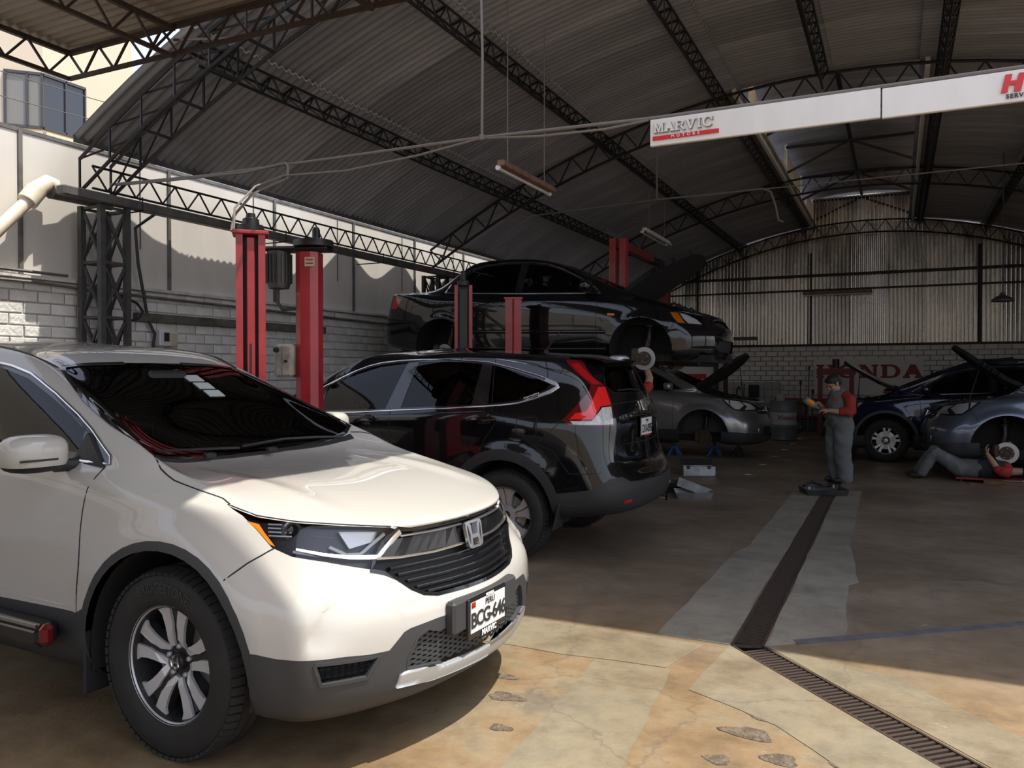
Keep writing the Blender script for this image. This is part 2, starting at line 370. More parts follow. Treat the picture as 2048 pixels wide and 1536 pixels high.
# lighter strips of newer concrete beside the drain and across the yard
def strip(poly, z=.003, m='concrete_light', name='concrete_strip', jag=.009, step=.22):
    pts = []
    for i in range(len(poly)):
        p = V((*poly[i], 0)); q = V((*poly[(i + 1) % len(poly)], 0)); k = max(1, int((q - p).length / step))
        for j in range(k):
            u = p.lerp(q, j / k)
            if j: u += V((random.uniform(-jag, jag), random.uniform(-jag, jag), 0))
            pts.append(u)
    n = len(pts)
    mb = MB().add([(p.x, p.y, z) for p in pts], [tuple(range(n))])
    mb.add([(p.x, p.y, h) for h in (0, z) for p in pts], [(i, (i + 1) % n, n + (i + 1) % n, n + i) for i in range(n)])
    o = mb.obj(name, m, fl, fix=True)
    bm = bmesh.new(); bm.from_mesh(o.data); bmesh.ops.triangulate(bm, faces=[f for f in bm.faces if len(f.verts) > 4]); bm.to_mesh(o.data); bm.free()
    return o
def off(p, n, d): q = p + n * d; return (q.x, q.y)
aL = [off(dcl, na, -.006), off(DR[0] + da * 2.2, na, -.092), off(DR[0] + da * 6.5, na, -.092), off(DR[0] + da * 6.5, na, -.42), off(DR[0] + da * 2.6, na, -.40), off(DR[0] + da * 2.3, na, -.47), off(DR[0] - da * .02, na, -.50)]
strip(aL, m='concrete_inner')
aR = [off(dcr, na, .006), off(DR[0] + da * .35, na, .48), off(DR[0] + da * 1.6, na, .44), off(DR[0] + da * 1.7, na, .50), off(DR[0] + da * 3.0, na, .38), off(DR[0] + da * 6.5, na, .36), off(DR[0] + da * 6.5, na, .092), off(DR[0] + da * 2, na, .092)]
strip(aR[::-1], m='concrete_inner')
strip([off(dcl, nb, -.006), off(DR[0] + db * 3.9, nb, -.092), off(DR[0] + db * 3.9, nb, -.42), off(DR[0] + db * .9, nb, -.46), off(DR[0] + db * .45, nb, -.62)][::-1])
strip([off(dcr, nb, .006), off(DR[0] + db * 3.9, nb, .092), off(DR[0] + db * 3.9, nb, .50), off(DR[0] + db * .6, nb, .42)])
strip([(-.95, 4.40), (-1.05, 3.98), (-1.6, 3.93), (-2.9, 3.95), (-2.9, 4.45)])                    # band along the doorway
strip([(-1.42, 3.94), (-1.02, 3.96), (-.90, 2.6), (-.80, 1.2), (-1.40, 1.2), (-1.34, 2.6)][::-1])     # strip towards the viewer
strip([(-.48, 4.63), (.7, 5.57), (2.2, 6.75), (2.2, 6.84), (.7, 5.66), (-.52, 4.70)], .004, 'blue_seal', 'sealed_joint', .01)
# pitted patches in the yard slab
for cx, cy, rx, ry in ((-.93 + .42, 3.62, .10, .06), (-.55, 3.40, .11, .055), (-.40, 3.22, .07, .05), (-.15, 3.30, .09, .05), (-.62, 3.12, .05, .04), (-.42, 2.98, .06, .045), (-.62, 2.9, .07, .04), (-.1, 2.95, .07, .05), (-.45, 2.72, .09, .05), (-1.62, 3.3, .09, .045), (-1.72, 3.52, .06, .03), (-1.5, 3.0, .05, .03), (.12, 2.9, .06, .04)):
    k = 18; ph = random.uniform(0, 6); rr = [1 + .18 * math.sin(3 * a + ph) + random.uniform(-.1, .1) for a in [2 * PI * i / k for i in range(k)]]
    strip([(cx + rx * rr[i] * math.cos(2 * PI * i / k), cy + ry * rr[i] * math.sin(2 * PI * i / k)) for i in range(k)], .0025, 'pit', 'pitted_patch', 0)
mb = MB().add([(-.98, 4.22, .003), (-.72, 3.98, .003), (-.42, 3.72, .003), (-.47, 3.70, .003), (-.72, 3.93, .003), (-.95, 4.14, .003)], [(0, 1, 2, 3, 4, 5)][::-1])

# ------------------------------------------------------------------ walls
WX = -7.0
wl = thing('wall_left', loc=(WX, 5, 0), kind='structure')
LEDGE = 2.34
MB().box((WX - .13, 3.3, LEDGE / 2), (.24, 38, LEDGE)).obj('mortar_bed', 'mortar', wl)
bl, bh, cw, chh = .245, .092, .257, .104
BR = MB().box((0, 0, 0), (.022, bl, bh), bev=.006).mesh('brick'); BR.materials.append(MT['brick_white'])
rest = MB(); cnt = 0; cand = []
rows = int(LEDGE / chh)
for r in range(rows):
    z = LEDGE - chh * (r + .5) - .005
    for c in range(-12, 75):
        y = -1 + (c + .5 * (r % 2)) * cw
        if -.2 < y < 17.5: cand.append((0 if z > 1.15 and 3.2 < y < 13 else 1, abs(y - 7), r, y, z))
cand.sort(key=lambda t: (t[0], t[2] // 3, t[1]))
for k, (pr, _, r, y, z) in enumerate(cand):
    dx = random.uniform(-.004, .004)
    if k < 300:
        o = put('brick', BR, None, wl); o.location = (WX + dx, y + random.uniform(-.004, .004), z); o.rotation_euler = (0, 0, random.uniform(-.01, .01))
    else: rest.box((WX + dx, y, z), (.022, bl, bh))
o = rest.obj('bricks', 'brick_white', wl); o['kind'] = 'stuff'
MB().box((WX + .02, 5.5, LEDGE + .012), (.10, 30, .03)).obj('ledge', 'mortar', wl)
WTOP = 3.65
for i in range(-5, 12):
    y0 = 4.51 + 1.605 * i
    MB().box((WX - .03, y0 + .80, (LEDGE + WTOP) / 2 + .012), (.03, 1.585, WTOP - LEDGE - .03), bev=.006).obj('wall_panel', 'panel', wl)
    MB().box((WX - .01, y0, (LEDGE + WTOP) / 2 + .012), (.035, .035, WTOP - LEDGE - .03)).obj('panel_post', 'gutter', wl)
    if i >= 0: MB().box((WX - .012, y0 + 1.25, (LEDGE + WTOP) / 2 + .2), (.012, .012, WTOP - LEDGE - .45)).obj('panel_seam', 'gutter', wl)
MB().box((WX - .03, 5.5, WTOP), (.05, 32, .035)).obj('wall_cap', 'gutter', wl)

wb = thing('wall_back', loc=(-.7, 22.2, 0), kind='structure')
WY = 22.25; ZB = 2.19
MB().box((-.7, WY + .14, ZB / 2), (13.2, .24, ZB)).obj('mortar_bed', 'mortar_back', wb)
BR2 = MB().box((0, 0, 0), (.27, .022, .112), bev=.006).mesh('brick'); BR2.materials.append(MT['brick_back'])
rest = MB(); cand = []
for r in range(int(ZB / .128)):
    z = ZB - .128 * (r + .5) - .004
    for c in range(-25, 24):
        x = (c + .5 * (r % 2)) * .288
        if -6.9 < x < 5.6: cand.append((0 if z > .95 and -4.4 < x < 3.1 else 1, r, abs(x), x, z))
cand.sort()
for k, (pr, r, _, x, z) in enumerate(cand):
    if k < 230:
        o = put('brick', BR2, None, wb); o.location = (x, WY + random.uniform(-.004, .004), z)
    else: rest.box((x, WY, z), (.27, .022, .112))
o = rest.obj('bricks', 'brick_back', wb); o['kind'] = 'stuff'
RC, RK, RA = -.7, .051, 5.35
def rz(x): return RA - RK * (x - RC) ** 2
p, amp = .092, .026
def back_sheet(x0, x1, z0, ztop, y):
    n = int(round((x1 - x0) / p * 6)); vs = []
    for i in range(n + 1):
        x = x0 + (x1 - x0) * i / n; yy = y + amp * math.sin(2 * PI * x / p)
        vs += [(x, yy, z0), (x, yy, max(z0 + .01, ztop(x)))]
    return MB().add(vs, [(2 * i, 2 * i + 2, 2 * i + 3, 2 * i + 1) for i in range(n)], True)
for i in range(15):
    x0 = -7.0 + .84 * i; x1 = x0 + .86
    if x1 > 5.6: x1 = 5.6
    back_sheet(x0, x1, ZB + .01, lambda x: min(4.0, rz(x) + .02), WY + .005 * (i % 2)).obj('corrugated_sheet', 'metal_wall', wb)
    if -5.6 < x0 < 3.9:
        up = lambda x: (6.02 if -2.03 < x < .33 else rz(x) + .02)
        back_sheet(x0, x1, 3.96, up, WY + .012 + .005 * (i % 2)).obj('corrugated_sheet', 'metal_wall', wb)
for z, w in ((4.02, .07), (3.64, .045), (ZB + .02, .06)):
    MB().box((-.7, WY - .04, z), (12.6, w * .7, w)).obj('rail', 'dark_steel', wb)
for x in (-2.05, 1.78, -5.0): MB().box((x, WY - .03, 3.4), (.05, .05, 2.4)).obj('upright', 'dark_steel', wb)
wr = thing('wall_right', loc=(5.7, 10, 0), kind='structure')
MB().box((5.8, 18.2, 1.9), (.2, 8.4, 3.8)).obj('wall_panel', 'mortar_back', wr)
MB().box((5.8, 9.5, .35), (.2, 9.2, .7)).obj('low_wall', 'mortar_back', wr)
for y in (5.1, 9.5, 13.8): MB().box((5.8, y, 1.9), (.25, .3, 3.8)).obj('post', 'grey_steel', wr)
wf = thing('wall_front', loc=(0, -11, 0), kind='structure')
MB().box((-1, -11.2, 1.7), (26, .25, 3.4)).obj('wall_panel', 'cream_paint', wf)

# ------------------------------------------------------------------ barrel roof
ce = thing('ceiling', loc=(RC, 13, 5), kind='structure')
PX = [-6.88, -5.35, -3.82, -2.06, -.89, .35, 1.9, 3.6, 5.5]
Y0, Y1 = 4.78, 22.3
SW = .80
EK = [(4.0, -6.70), (4.75, -6.70), (5.1, -6.80), (5.56, -6.83), (6.1, -6.74), (6.6, -6.66), (7.8, -6.64), (8.5, -6.72), (9.2, -6.88), (9.9, -6.75), (10.6, -6.865), (11.3, -6.70), (12.2, -6.86), (13, -6.72), (14.2, -6.84), (15.5, -6.70), (24, -6.78)]
EX = -6.68
def eave(y):                                                  # edge line that shapes the added shadow caster on the roof edge
    for (a, p), (b, q) in zip(EK, EK[1:]):
        if a <= y <= b: t = (y - a) / (b - a); t = t * t * (3 - 2 * t); return p + (q - p) * t
    return -6.75
def roof_sheet(xa, xb, w, lift, nx=4, pitch=.095, am=.014, zf=rz, ea=None):
    n = int(round(w / pitch * 8)); vs = []
    for i in range(n + 1):
        y = w * i / n; c = am * math.cos(2 * PI * y / pitch)
        xs_ = EX if ea is not None else xa
        for k in range(nx + 1):
            x = xs_ + (xb - xs_) * k / nx
            vs.append((x, y, zf(x) + c + (lift if not isinstance(lift, tuple) else lift[0] + (lift[1] - lift[0]) * k / nx)))
    fs = [(i * (nx + 1) + k, i * (nx + 1) + k + 1, (i + 1) * (nx + 1) + k + 1, (i + 1) * (nx + 1) + k) for i in range(n) for k in range(nx)]
    mb = MB().add(vs, fs, True)
    for kk in (0, nx):                                      # the thick cut end of the sheet
        e = []
        for i in range(n + 1):
            q = vs[i * (nx + 1) + kk]; e += [(q[0], q[1], q[2] + .004), (q[0], q[1], q[2] - .016)]
        mb.add(e, [(2 * i, 2 * i + 1, 2 * i + 3, 2 * i + 2) for i in range(n)])
    mb.edge = 2 * n; return mb
def sheet_mesh(mb, m):
    me = mb.mesh('roof_sheet'); me.materials.append(MT[m]); me.materials.append(MT['sheet_edge'])
    for p in me.polygons[len(mb.f) - mb.edge:]: p.material_index = 1
    return me
ny = int(math.ceil((Y1 - Y0) / SW))
for s in range(len(PX) - 1):
    xa, xb = PX[s], PX[s + 1]
    hi = .13
    xb2 = xb + (hi if xb <= -.8 else 0); xa2 = xa - (hi if xa >= -.8 and s else 0)
    lf = (.085, .045) if s < 4 else (.045, .085)
    msh = sheet_mesh(roof_sheet(xa2, xb2, SW + .05, lf), 'roof_sheet')
    for j in range(ny):
        y = Y0 + SW * j
        if s in (3, 4) and y + SW > 11.3: continue           # the lantern opening
        if s == 0: msh = sheet_mesh(roof_sheet(xa2, xb2, SW + .05, lf, ea=y), 'roof_sheet')
        o = put('roof_sheet', msh, None, ce); o.location = (0, y, .010 if j % 2 else 0)
fl_ = []
for k in range(176):                                          # added strip on the roof edge, unseen from below, shaped to cast wavy wall shadows
    y = Y0 + .1 * k; h = max(.03, (3.4 - (eave(y) + 7) / .4) - 2.58); fl_ += [(EX + .01, y, rz(EX) + .04), (EX + .02, y, rz(EX) + .06 + h)]
MB().add(fl_, [(2 * k, 2 * k + 2, 2 * k + 3, 2 * k + 1) for k in range(175)]).obj('eave_shadow_caster', 'gutter', ce)
# lantern (raised roof) over the ridge
la = thing('trim_1', loc=(-.85, 16.5, 5.4), kind='structure')
LX0, LX1, LY0, LY1, LZ = -2.02, .32, 11.05, 22.3, 6.02
def lz(x): return LZ + .10 - .075 * (x + .85) ** 2
msh = roof_sheet(LX0 - .35, LX1 + .06, .86, 0, 6, zf=lz).mesh('lantern_sheet'); msh.materials.append(MT['roof_sheet'])
for j in range(15):
    o = put('lantern_sheet', msh if j != 2 else msh.copy(), None, la)
    if j == 2: o.data.materials[0] = MT['poly_sheet']
    o.location = (0, LY0 - .5 + .80 * j, .01 * (j % 2))
for i in range(5):
    y = LY0 + .1 + 2.78 * i
    MB().bar((LX0, y, rz(LX0)), (LX0, y, lz(LX0)), .05).bar((LX1, y, rz(LX1)), (LX1, y, lz(LX1)), .05).obj('lantern_post', 'poly_white', la)
    if i: MB().bar((LX0, y, lz(LX0) - .06), (LX1, y, lz(LX1) - .06), .05).bar((LX0, y, 5.45), (-.85, y, lz(0) - .1), .04).bar((LX1, y, 5.45), (-.85, y, lz(0) - .1), .04).obj('lantern_truss', 'dark_steel', la)
MB().bar((-.85, LY0, lz(-.85) - .08), (-.85, LY1, lz(-.85) - .08), .06).obj('lantern_ridge', 'dark_steel', la)
for i in range(8): MB().box((LX1 + .02, LY0 + .7 + 1.4 * i, 5.66), (.02, 1.38, .70)).obj('lantern_side', 'poly_sheet', la)
for i in range(1, 8): MB().box((LX0 - .02, LY0 + .7 + 1.4 * i, 5.60 if i in (1, 4, 5, 7) else 5.44), (.02, 1.38, .60 if i in (1, 4, 5, 7) else .30)).obj('lantern_side', 'poly_sheet', la)
MB().box((LX0 + .01, (LY0 + LY1) / 2, 5.30), (.05, LY1 - LY0, .13)).obj('lantern_curb', 'poly_white', la)
MB().box((LX1 - .01, (LY0 + LY1) / 2, 5.30), (.05, LY1 - LY0, .13)).obj('lantern_curb', 'poly_white', la)

# ------------------------------------------------------------------ trusses
def lattice(root, path, n, w, m, depth, side=None, each=True, bw=.014, cw=.028, dirv=V((0, 0, -1))):
    """zigzag lattice along 'path' (function 0..1 -> top chord point); bottom chord 'depth' lower"""
    T = [path(i / n) for i in range(n + 1)]; B = [t + dirv * depth for t in T]
    MB().tube(T, cw / 2, 5).obj('top_chord', m, root); MB().tube(B, cw / 2, 5).obj('bottom_chord', m, root)
    web = MB()
    for i in range(n):
        mid = (B[i] + B[i + 1]) / 2
        for p, q in ((T[i], mid), (mid, T[i + 1])):
            if each: bar_part(root, p, q, bw, m, 'web_bar')
            else: web.bar(p, q, bw)
    if not each:
        o = web.obj('web_bars', m, root); o['kind'] = 'stuff'
def arch_pt(y, off=0.0): return lambda t: V((-6.75 + 12.1 * t, y, rz(-6.75 + 12.1 * t) - .03 - off))
# front arch: a box lattice right behind the roof edge
ra = tag(thing('roof_truss', loc=(RC, 5.05, 5)), 'box lattice roof arch along the open front edge of the corrugated roof', 'truss', 'arched roof trusses')
n = 30
TA = [arch_pt(4.90)(i / n) for i in range(n + 1)]; TB = [arch_pt(5.22)(i / n) for i in range(n + 1)]
BA = [p - V((0, 0, .30)) for p in TA]; BB = [p - V((0, 0, .30)) for p in TB]
for L, nm in ((TA, 'top_chord'), (TB, 'top_chord'), (BA, 'bottom_chord'), (BB, 'bottom_chord')): MB().tube(L, .017, 5).obj(nm, 'dark_steel', ra)
for i in range(n):
    for p, q, w in ((TA[i], BA[i], .016), (TB[i], BB[i], .016), (BA[i], BB[i], .022), (TA[i], TB[i + 1], .014), (BB[i], TB[i + 1], .012)):
        bar_part(ra, p, q, w, 'dark_steel', 'web_bar')
for y, nm, lab in ((11.0, 'mid', 'arched lattice truss at the front end of the roof lantern'), (16.5, 'third', 'arched lattice truss under the middle of the roof lantern'), (22.0, 'last', 'arched lattice truss against the corrugated back wall')):
    rt = tag(thing('roof_truss', loc=(RC, y, 5)), lab, 'truss', 'arched roof trusses')
    lattice(rt, arch_pt(y, -.0), 30, .3, 'dark_steel', .30, each=(y < 12 or y > 20), bw=.02, cw=.042)
for k, x in enumerate(PX[1:7]):
    nme = ['lowest purlin, above the lift posts', 'second purlin up from the left eave', 'purlin along the left edge of the lantern', 'purlin just left of the ridge, ending at the lantern front', 'purlin along the right edge of the lantern', 'purlin right of the lantern'][k]
    pr = tag(thing('purlin', loc=(x, 13, rz(x))), 'lattice roof ' + nme, 'purlin', 'lattice purlins of the main roof')
    y1 = 11.0 if k == 3 else 22.2
    nn = int((y1 - 4.9) / .30)
    zt = rz(x) - .01; x += {2: -.13, 4: .13}.get(k, 0)
    sl_ = -2 * RK * (x - RC); nv = V((-sl_, 0, 1)).normalized(); tv = V((nv.z, 0, -nv.x))
    for sg in (-1, 1):
        MB().tube([V((x, 4.9, zt)) + tv * .07 * sg, V((x, y1, zt)) + tv * .07 * sg], .013, 5).obj('top_chord', 'dark_steel', pr)
    MB().tube([V((x, 4.9, zt)) - nv * .20, V((x, y1, zt)) - nv * .20], .015, 5).obj('bottom_chord', 'dark_steel', pr)
    web = MB()
    for i in range(nn):
        y = 4.9 + .30 * i; b = V((x, y + .15, zt)) - nv * .20
        for sg in (-1, 1):
            web.bar(V((x, y, zt)) + tv * .07 * sg, b, .012); web.bar(b, V((x, y + .30, zt)) + tv * .07 * sg, .012)
        web.bar(V((x, y, zt)) - tv * .07, V((x, y, zt)) + tv * .07, .018)
    o = web.obj('web_bars', 'dark_steel', pr); o['kind'] = 'stuff'
# eave lattice between the columns and the gutter under it
ev = tag(thing('eave_truss', loc=(-6.72, 13, 3.3)), 'zigzag eave truss along the foot of the roof on the left wall', 'truss')
lattice(ev, lambda t: V((-6.58, 4.9 + 17.2 * t, 3.37)), 56, .2, 'dark_steel', .20, bw=.013, cw=.024)
gu = tag(thing('gutter', loc=(-6.83, 13, 3.2)), 'dark metal rain gutter along the left wall under the eave', 'gutter')
MB().box((-6.60, 13.4, 3.10), (.11, 17.6, .085), bev=.01).obj('trough', 'gutter', gu)
for i in range(9): MB().tube([(-6.54, 5.4 + 2 * i, 3.18), (-6.54, 5.4 + 2 * i, 3.05), (-7.0, 5.4 + 2 * i, 3.05)], .008, 5).obj('bracket', 'dark_steel', gu)
def lattice_column(x, y, w, h, lab, m='grey_steel'):
    c = tag(thing('lattice_column', loc=(x, y, 0)), lab, 'column', 'lattice columns on the left wall')
    cs = [V((x + i * w / 2, y + j * w / 2, 0)) for i, j in ((-1, -1), (1, -1), (1, 1), (-1, 1))]
    for p in cs: MB().bar(p, p + V((0, 0, h)), .052, .052).obj('leg', m, c)
    k = int(h / .46); st = h / k
    for a in range(4):
        p, q = cs[a], cs[(a + 1) % 4]
        for i in range(k + 1):
            zz = V((0, 0, st * i - (.02 if i else -.02)))
            bar_part(c, p + zz, q + zz, .024, m, 'rung')
            if i < k:
                zb = V((0, 0, st * (i + 1)))
                bar_part(c, p + zz, q + zb, .018, m, 'brace'); bar_part(c, q + zz, p + zb, .018, m, 'brace')
    return c
lattice_column(-6.74, 5.14, .27, 3.05, 'dark steel lattice column on the left wall beside the white car roof')
lattice_column(-6.72, 11.1, .27, 3.05, 'dark steel lattice column behind the tail of the raised black sedan', 'dark_steel')

# ------------------------------------------------------------------ yard canopy over the white car
ca = tag(thing('yard_canopy', loc=(-3.6, 1, 4)), 'corrugated yard canopy with rusty lattice beams above the white car', 'canopy')
CX0, CX1, CY0, CY1, CZ = -5.90, -1.24, -4.6, 4.22, 4.06
def cz(x): return CZ + .0 * x
cw_ = .82
ms = {}
for r_, (xa, xb) in enumerate(((CX0 - .08, -3.6), (-3.75, CX1))):
    me = roof_sheet(xa, xb, cw_ + .05, .02 * r_, 2, .0762, .0095, zf=lambda x: CZ).mesh('canopy_sheet'); me.materials.append(MT['canopy_sheet'])
    for j in range(11):
        o = put('canopy_sheet', me, None, ca); o.location = (random.uniform(-.03, .03), CY1 - .02 - cw_ * (j + 1), .009 * (j % 2))
me = roof_sheet(CX1 - .15, -.30, cw_ + .05, .04, 2, .0762, .0095, zf=lambda x: CZ).mesh('canopy_sheet'); me.materials.append(MT['canopy_sheet'])  # extra row, added out of view to shade the floor beside the car
for j in range(8): o = put('canopy_sheet', me, None, ca); o.location = (0, 2.38 - cw_ * (j + 1), .009 * (j % 2))
def canopy_beam(p, q, n, dep=.20):
    p = V(p); q = V(q); T = [p.lerp(q, i / n) for i in range(n + 1)]; dn = V((0, 0, -dep))
    MB().bar(p, q, .035).obj('top_chord', 'rust_steel', ca); MB().bar(p + dn, q + dn, .028).obj('bottom_chord', 'rust_steel', ca)
    for i in range(n):
        mid = (T[i] + T[i + 1]) / 2 + dn
        bar_part(ca, T[i], mid, .015, 'rust_steel', 'web_bar'); bar_part(ca, mid, T[i + 1], .015, 'rust_steel', 'web_bar')
zc = CZ - .045
canopy_beam((CX0, 4.20, zc), (CX1 - .22, 4.20, zc), 13)
canopy_beam((CX0, 4.20, zc), (CX0, CY0, zc), 26)
canopy_beam((-4.75, 4.20, zc - .02), (-4.75, CY0, zc - .02), 26)
canopy_beam((-3.0, 4.20, zc - .02), (-3.0, CY0, zc - .02), 26)
canopy_beam((CX1 - .22, 4.20, zc), (CX1 - .22, CY0, zc), 26)
for y in (CY0 + .1, ): canopy_beam((CX0, y, zc), (CX1, y, zc), 13)
for (x, y) in ((-5.85, -4.5), (CX1 - .05, -4.5)): MB().box((x, y, 1.95), (.12, .12, 3.9)).obj('post', 'rust_steel', ca)
# tie that carries the canopy from the front arch
for x in (-4.75, -3.4): bar_part(ca, (x, 4.2, zc - .1), (x, 4.95, rz(x) - .3), .016, 'rust_steel', 'tie')

# ------------------------------------------------------------------ neighbouring building, wires
nb_ = tag(thing('neighbour_building', loc=(-17, 8, 0)), 'cream rendered building with a bay window beyond the left wall', 'building')
def facet(p, q, z0, z1, th, m, name, parent=nb_, outx=.0):
    p = V((*p, 0)); q = V((*q, 0)); d = (q - p).normalized(); n = V((d.y, -d.x, 0))
    return MB().add([p + V((0, 0, z0)), q + V((0, 0, z0)), q + V((0, 0, z1)), p + V((0, 0, z1))] + [v - n * th for v in (p + V((0, 0, z0)), q + V((0, 0, z0)), q + V((0, 0, z1)), p + V((0, 0, z1)))],
             [(0, 1, 2, 3), (7, 6, 5, 4), (0, 4, 5, 1), (1, 5, 6, 2), (2, 6, 7, 3), (3, 7, 4, 0)]).obj(name, m, parent)
NP = [(-20.2, 5.6), (-16.9, 7.42), (-14.3, 11.95)]
def npt(i, t): a, b = NP[i], NP[i + 1]; return (a[0] + (b[0] - a[0]) * t, a[1] + (b[1] - a[1]) * t)
# ------------------------------------------------------------------ car shells: a control cage of columns (nose to tail) x rings (sill to roof), smoothed, cut into panels
mk('glass_tint', (.012, .014, .016), .03, spec=.6)
mk('seam', (.006, .006, .006), .8)
mk('trim_black', (.022, .022, .023), .55)
mk('trim_gloss', (.012, .012, .013), .12, coat=.5)
mk('chrome', (.72, .73, .75), .08, 1.0)
mk('silver_trim', (.50, .51, .53), .3, .6)
mk('clad_grey', (.040, .041, .043), .55)
mk('clad_black', (.020, .020, .021), .6)
mk('chrome_soft', (.86, .86, .87), .20, .95)
mk('lamp_dark', (.05, .052, .058), .35, .3)
mk('amber', (.75, .20, .01), .25, coat=.5)
mk('red_lens', (.40, .005, .008), .08, coat=.8)
mk('red_lens_dark', (.13, .004, .006), .08, coat=.8)
mk('red_bright', (.78, .02, .02), .12, coat=.8)
mk('clear_lens', (.62, .63, .64), .12, coat=.8, var=.3, scale=30)
mk('reflector', (.75, .76, .78), .18, .9)
mk('under', (.012, .012, .012), .9)
mk('tyre', (.020, .0195, .0185), .75, var=.3, scale=12)
mk('tyre_letter', (.045, .043, .040), .7)
mk('rim_face', (.62, .62, .63), .36, .35)
mk('rim_dark', (.045, .045, .048), .4, .5)
mk('rim_silver', (.52, .52, .53), .36, .45)
mk('brake_disc', (.42, .42, .42), .35, .8)
mk('brake_rust', (.10, .07, .05), .7, .3, var=.4, scale=20)
mk('seat_dark', (.03, .03, .032), .8)
mk('lamp_bright', (.82, .83, .84), .25, .25)
mk('plate_white', (.72, .72, .72), .4)
mk('plate_ink', (.03, .03, .03), .5)
mk('plate_grey', (.25, .25, .26), .4)
mk('sticker', (.55, .62, .60), .5)
def lens_glass():
    m = bpy.data.materials.new('lens_glass'); m.use_nodes = True; nt = m.node_tree; nt.nodes.clear()
    o = nt.nodes.new('ShaderNodeOutputMaterial'); mx = nt.nodes.new('ShaderNodeMixShader'); t = nt.nodes.new('ShaderNodeBsdfTransparent'); g = nt.nodes.new('ShaderNodeBsdfGlossy')
    g.inputs['Roughness'].default_value = .02; f = nt.nodes.new('ShaderNodeFresnel'); f.inputs[0].default_value = 1.5
    nt.links.new(f.outputs[0], mx.inputs[0]); nt.links.new(t.outputs[0], mx.inputs[1]); nt.links.new(g.outputs[0], mx.inputs[2]); nt.links.new(mx.outputs[0], o.inputs[0])
    return m
MT['lens_glass'] = lens_glass()
def window_glass(name, tint):
    m = bpy.data.materials.new(name); m.use_nodes = True; nt = m.node_tree; nt.nodes.clear()
    o = nt.nodes.new('ShaderNodeOutputMaterial'); mx = nt.nodes.new('ShaderNodeMixShader'); t = nt.nodes.new('ShaderNodeBsdfTransparent'); g = nt.nodes.new('ShaderNodeBsdfGlossy')
    t.inputs[0].default_value = (*tint, 1); g.inputs['Roughness'].default_value = .015; f = nt.nodes.new('ShaderNodeFresnel'); f.inputs[0].default_value = 1.42
    nt.links.new(f.outputs[0], mx.inputs[0]); nt.links.new(t.outputs[0], mx.inputs[1]); nt.links.new(g.outputs[0], mx.inputs[2]); nt.links.new(mx.outputs[0], o.inputs[0])
    return m
MT['glass_privacy'] = window_glass('glass_privacy', (.035, .037, .04))
MT['glass_light'] = window_glass('glass_light', (.33, .36, .36))
MT['glass_mid'] = window_glass('glass_mid', (.10, .11, .115))
def paint(name, col, rough=.28, metal=0.0, coat=1.0): return mk(name, col, rough, metal, coat, spec=.12)
paint('paint_white', (.50, .485, .45), .32); paint('paint_black', (.0045, .0045, .0055), .15)
paint('paint_silver', (.30, .30, .31), .32, .75); paint('paint_grey', (.13, .155, .205), .3, .6); paint('paint_navy', (.008, .014, .040), .22, .3)

def bspline(C, k, mirror, lam=.8):
    """C (n, ..., 3) control rows -> n*k smooth rows; mirror: both ends lie on the plane y = 0"""
    C = np.asarray(C, float); n = len(C)
    def ghost(A):
        if mirror: a = A[1] * (1, -1, 1); b = A[-2] * (1, -1, 1)
        else: a = 2 * A[0] - A[1]; b = 2 * A[-1] - A[-2]
        return np.concatenate([a[None], A, b[None]])
    Q = C.copy()
    for _ in range(4):
        G = ghost(Q); Sx = (G[:-2] + 4 * G[1:-1] + G[2:]) / 6; Q = Q + lam * (C - Sx)
        lam *= .8
    G = ghost(Q); out = []
    for i in range(n - 1):
        a, b, c, d = G[i], G[i + 1], G[i + 2], G[i + 3]
        for t in np.arange(k) / k:
            out.append(((1 - t) ** 3 * a + (3 * t ** 3 - 6 * t ** 2 + 4) * b + (-3 * t ** 3 + 3 * t ** 2 + 3 * t + 1) * c + t ** 3 * d) / 6)
    out.append((G[-3] + 4 * G[-2] + G[-1]) / 6)
    return np.array(out)
def in_poly(x, y, P):
    r = False; j = len(P) - 1
    for i in range(len(P)):
        if (P[i][1] > y) != (P[j][1] > y) and x < (P[j][0] - P[i][0]) * (y - P[i][1]) / (P[j][1] - P[i][1]) + P[i][0]: r = not r
        j = i
    return r
def view(ang):
    """looking direction from outside at heading 'ang' (0 = at the nose, 90 = at the left flank, 180 = at the tail): outward d, in-plane axes e1 (sideways), e2 (up)"""
    a = R(ang); d = V((math.cos(a), math.sin(a), 0)); return d, V((-d.y, d.x, 0)), V((0, 0, 1))
def fillet(P, r, n=4, closed=True):
    """rounds the corners of a polygon; r: one radius or one per corner"""
    out = []; m = len(P)
    for i in range(m):
        a, b, c = V(P[i - 1]), V(P[i]), V(P[(i + 1) % m]); rr = r[i] if isinstance(r, (list, tuple)) else r
        if not closed and i in (0, m - 1) or rr <= 0: out.append(tuple(b)); continue
        u = (a - b); v = (c - b); q = min(rr, u.length * .45, v.length * .45); p0 = b + u.normalized() * q; p1 = b + v.normalized() * q
        for k in range(n + 1):
            t = k / n; out.append(tuple(p0 * (1 - t) ** 2 + b * 2 * t * (1 - t) + p1 * t * t))
    return out
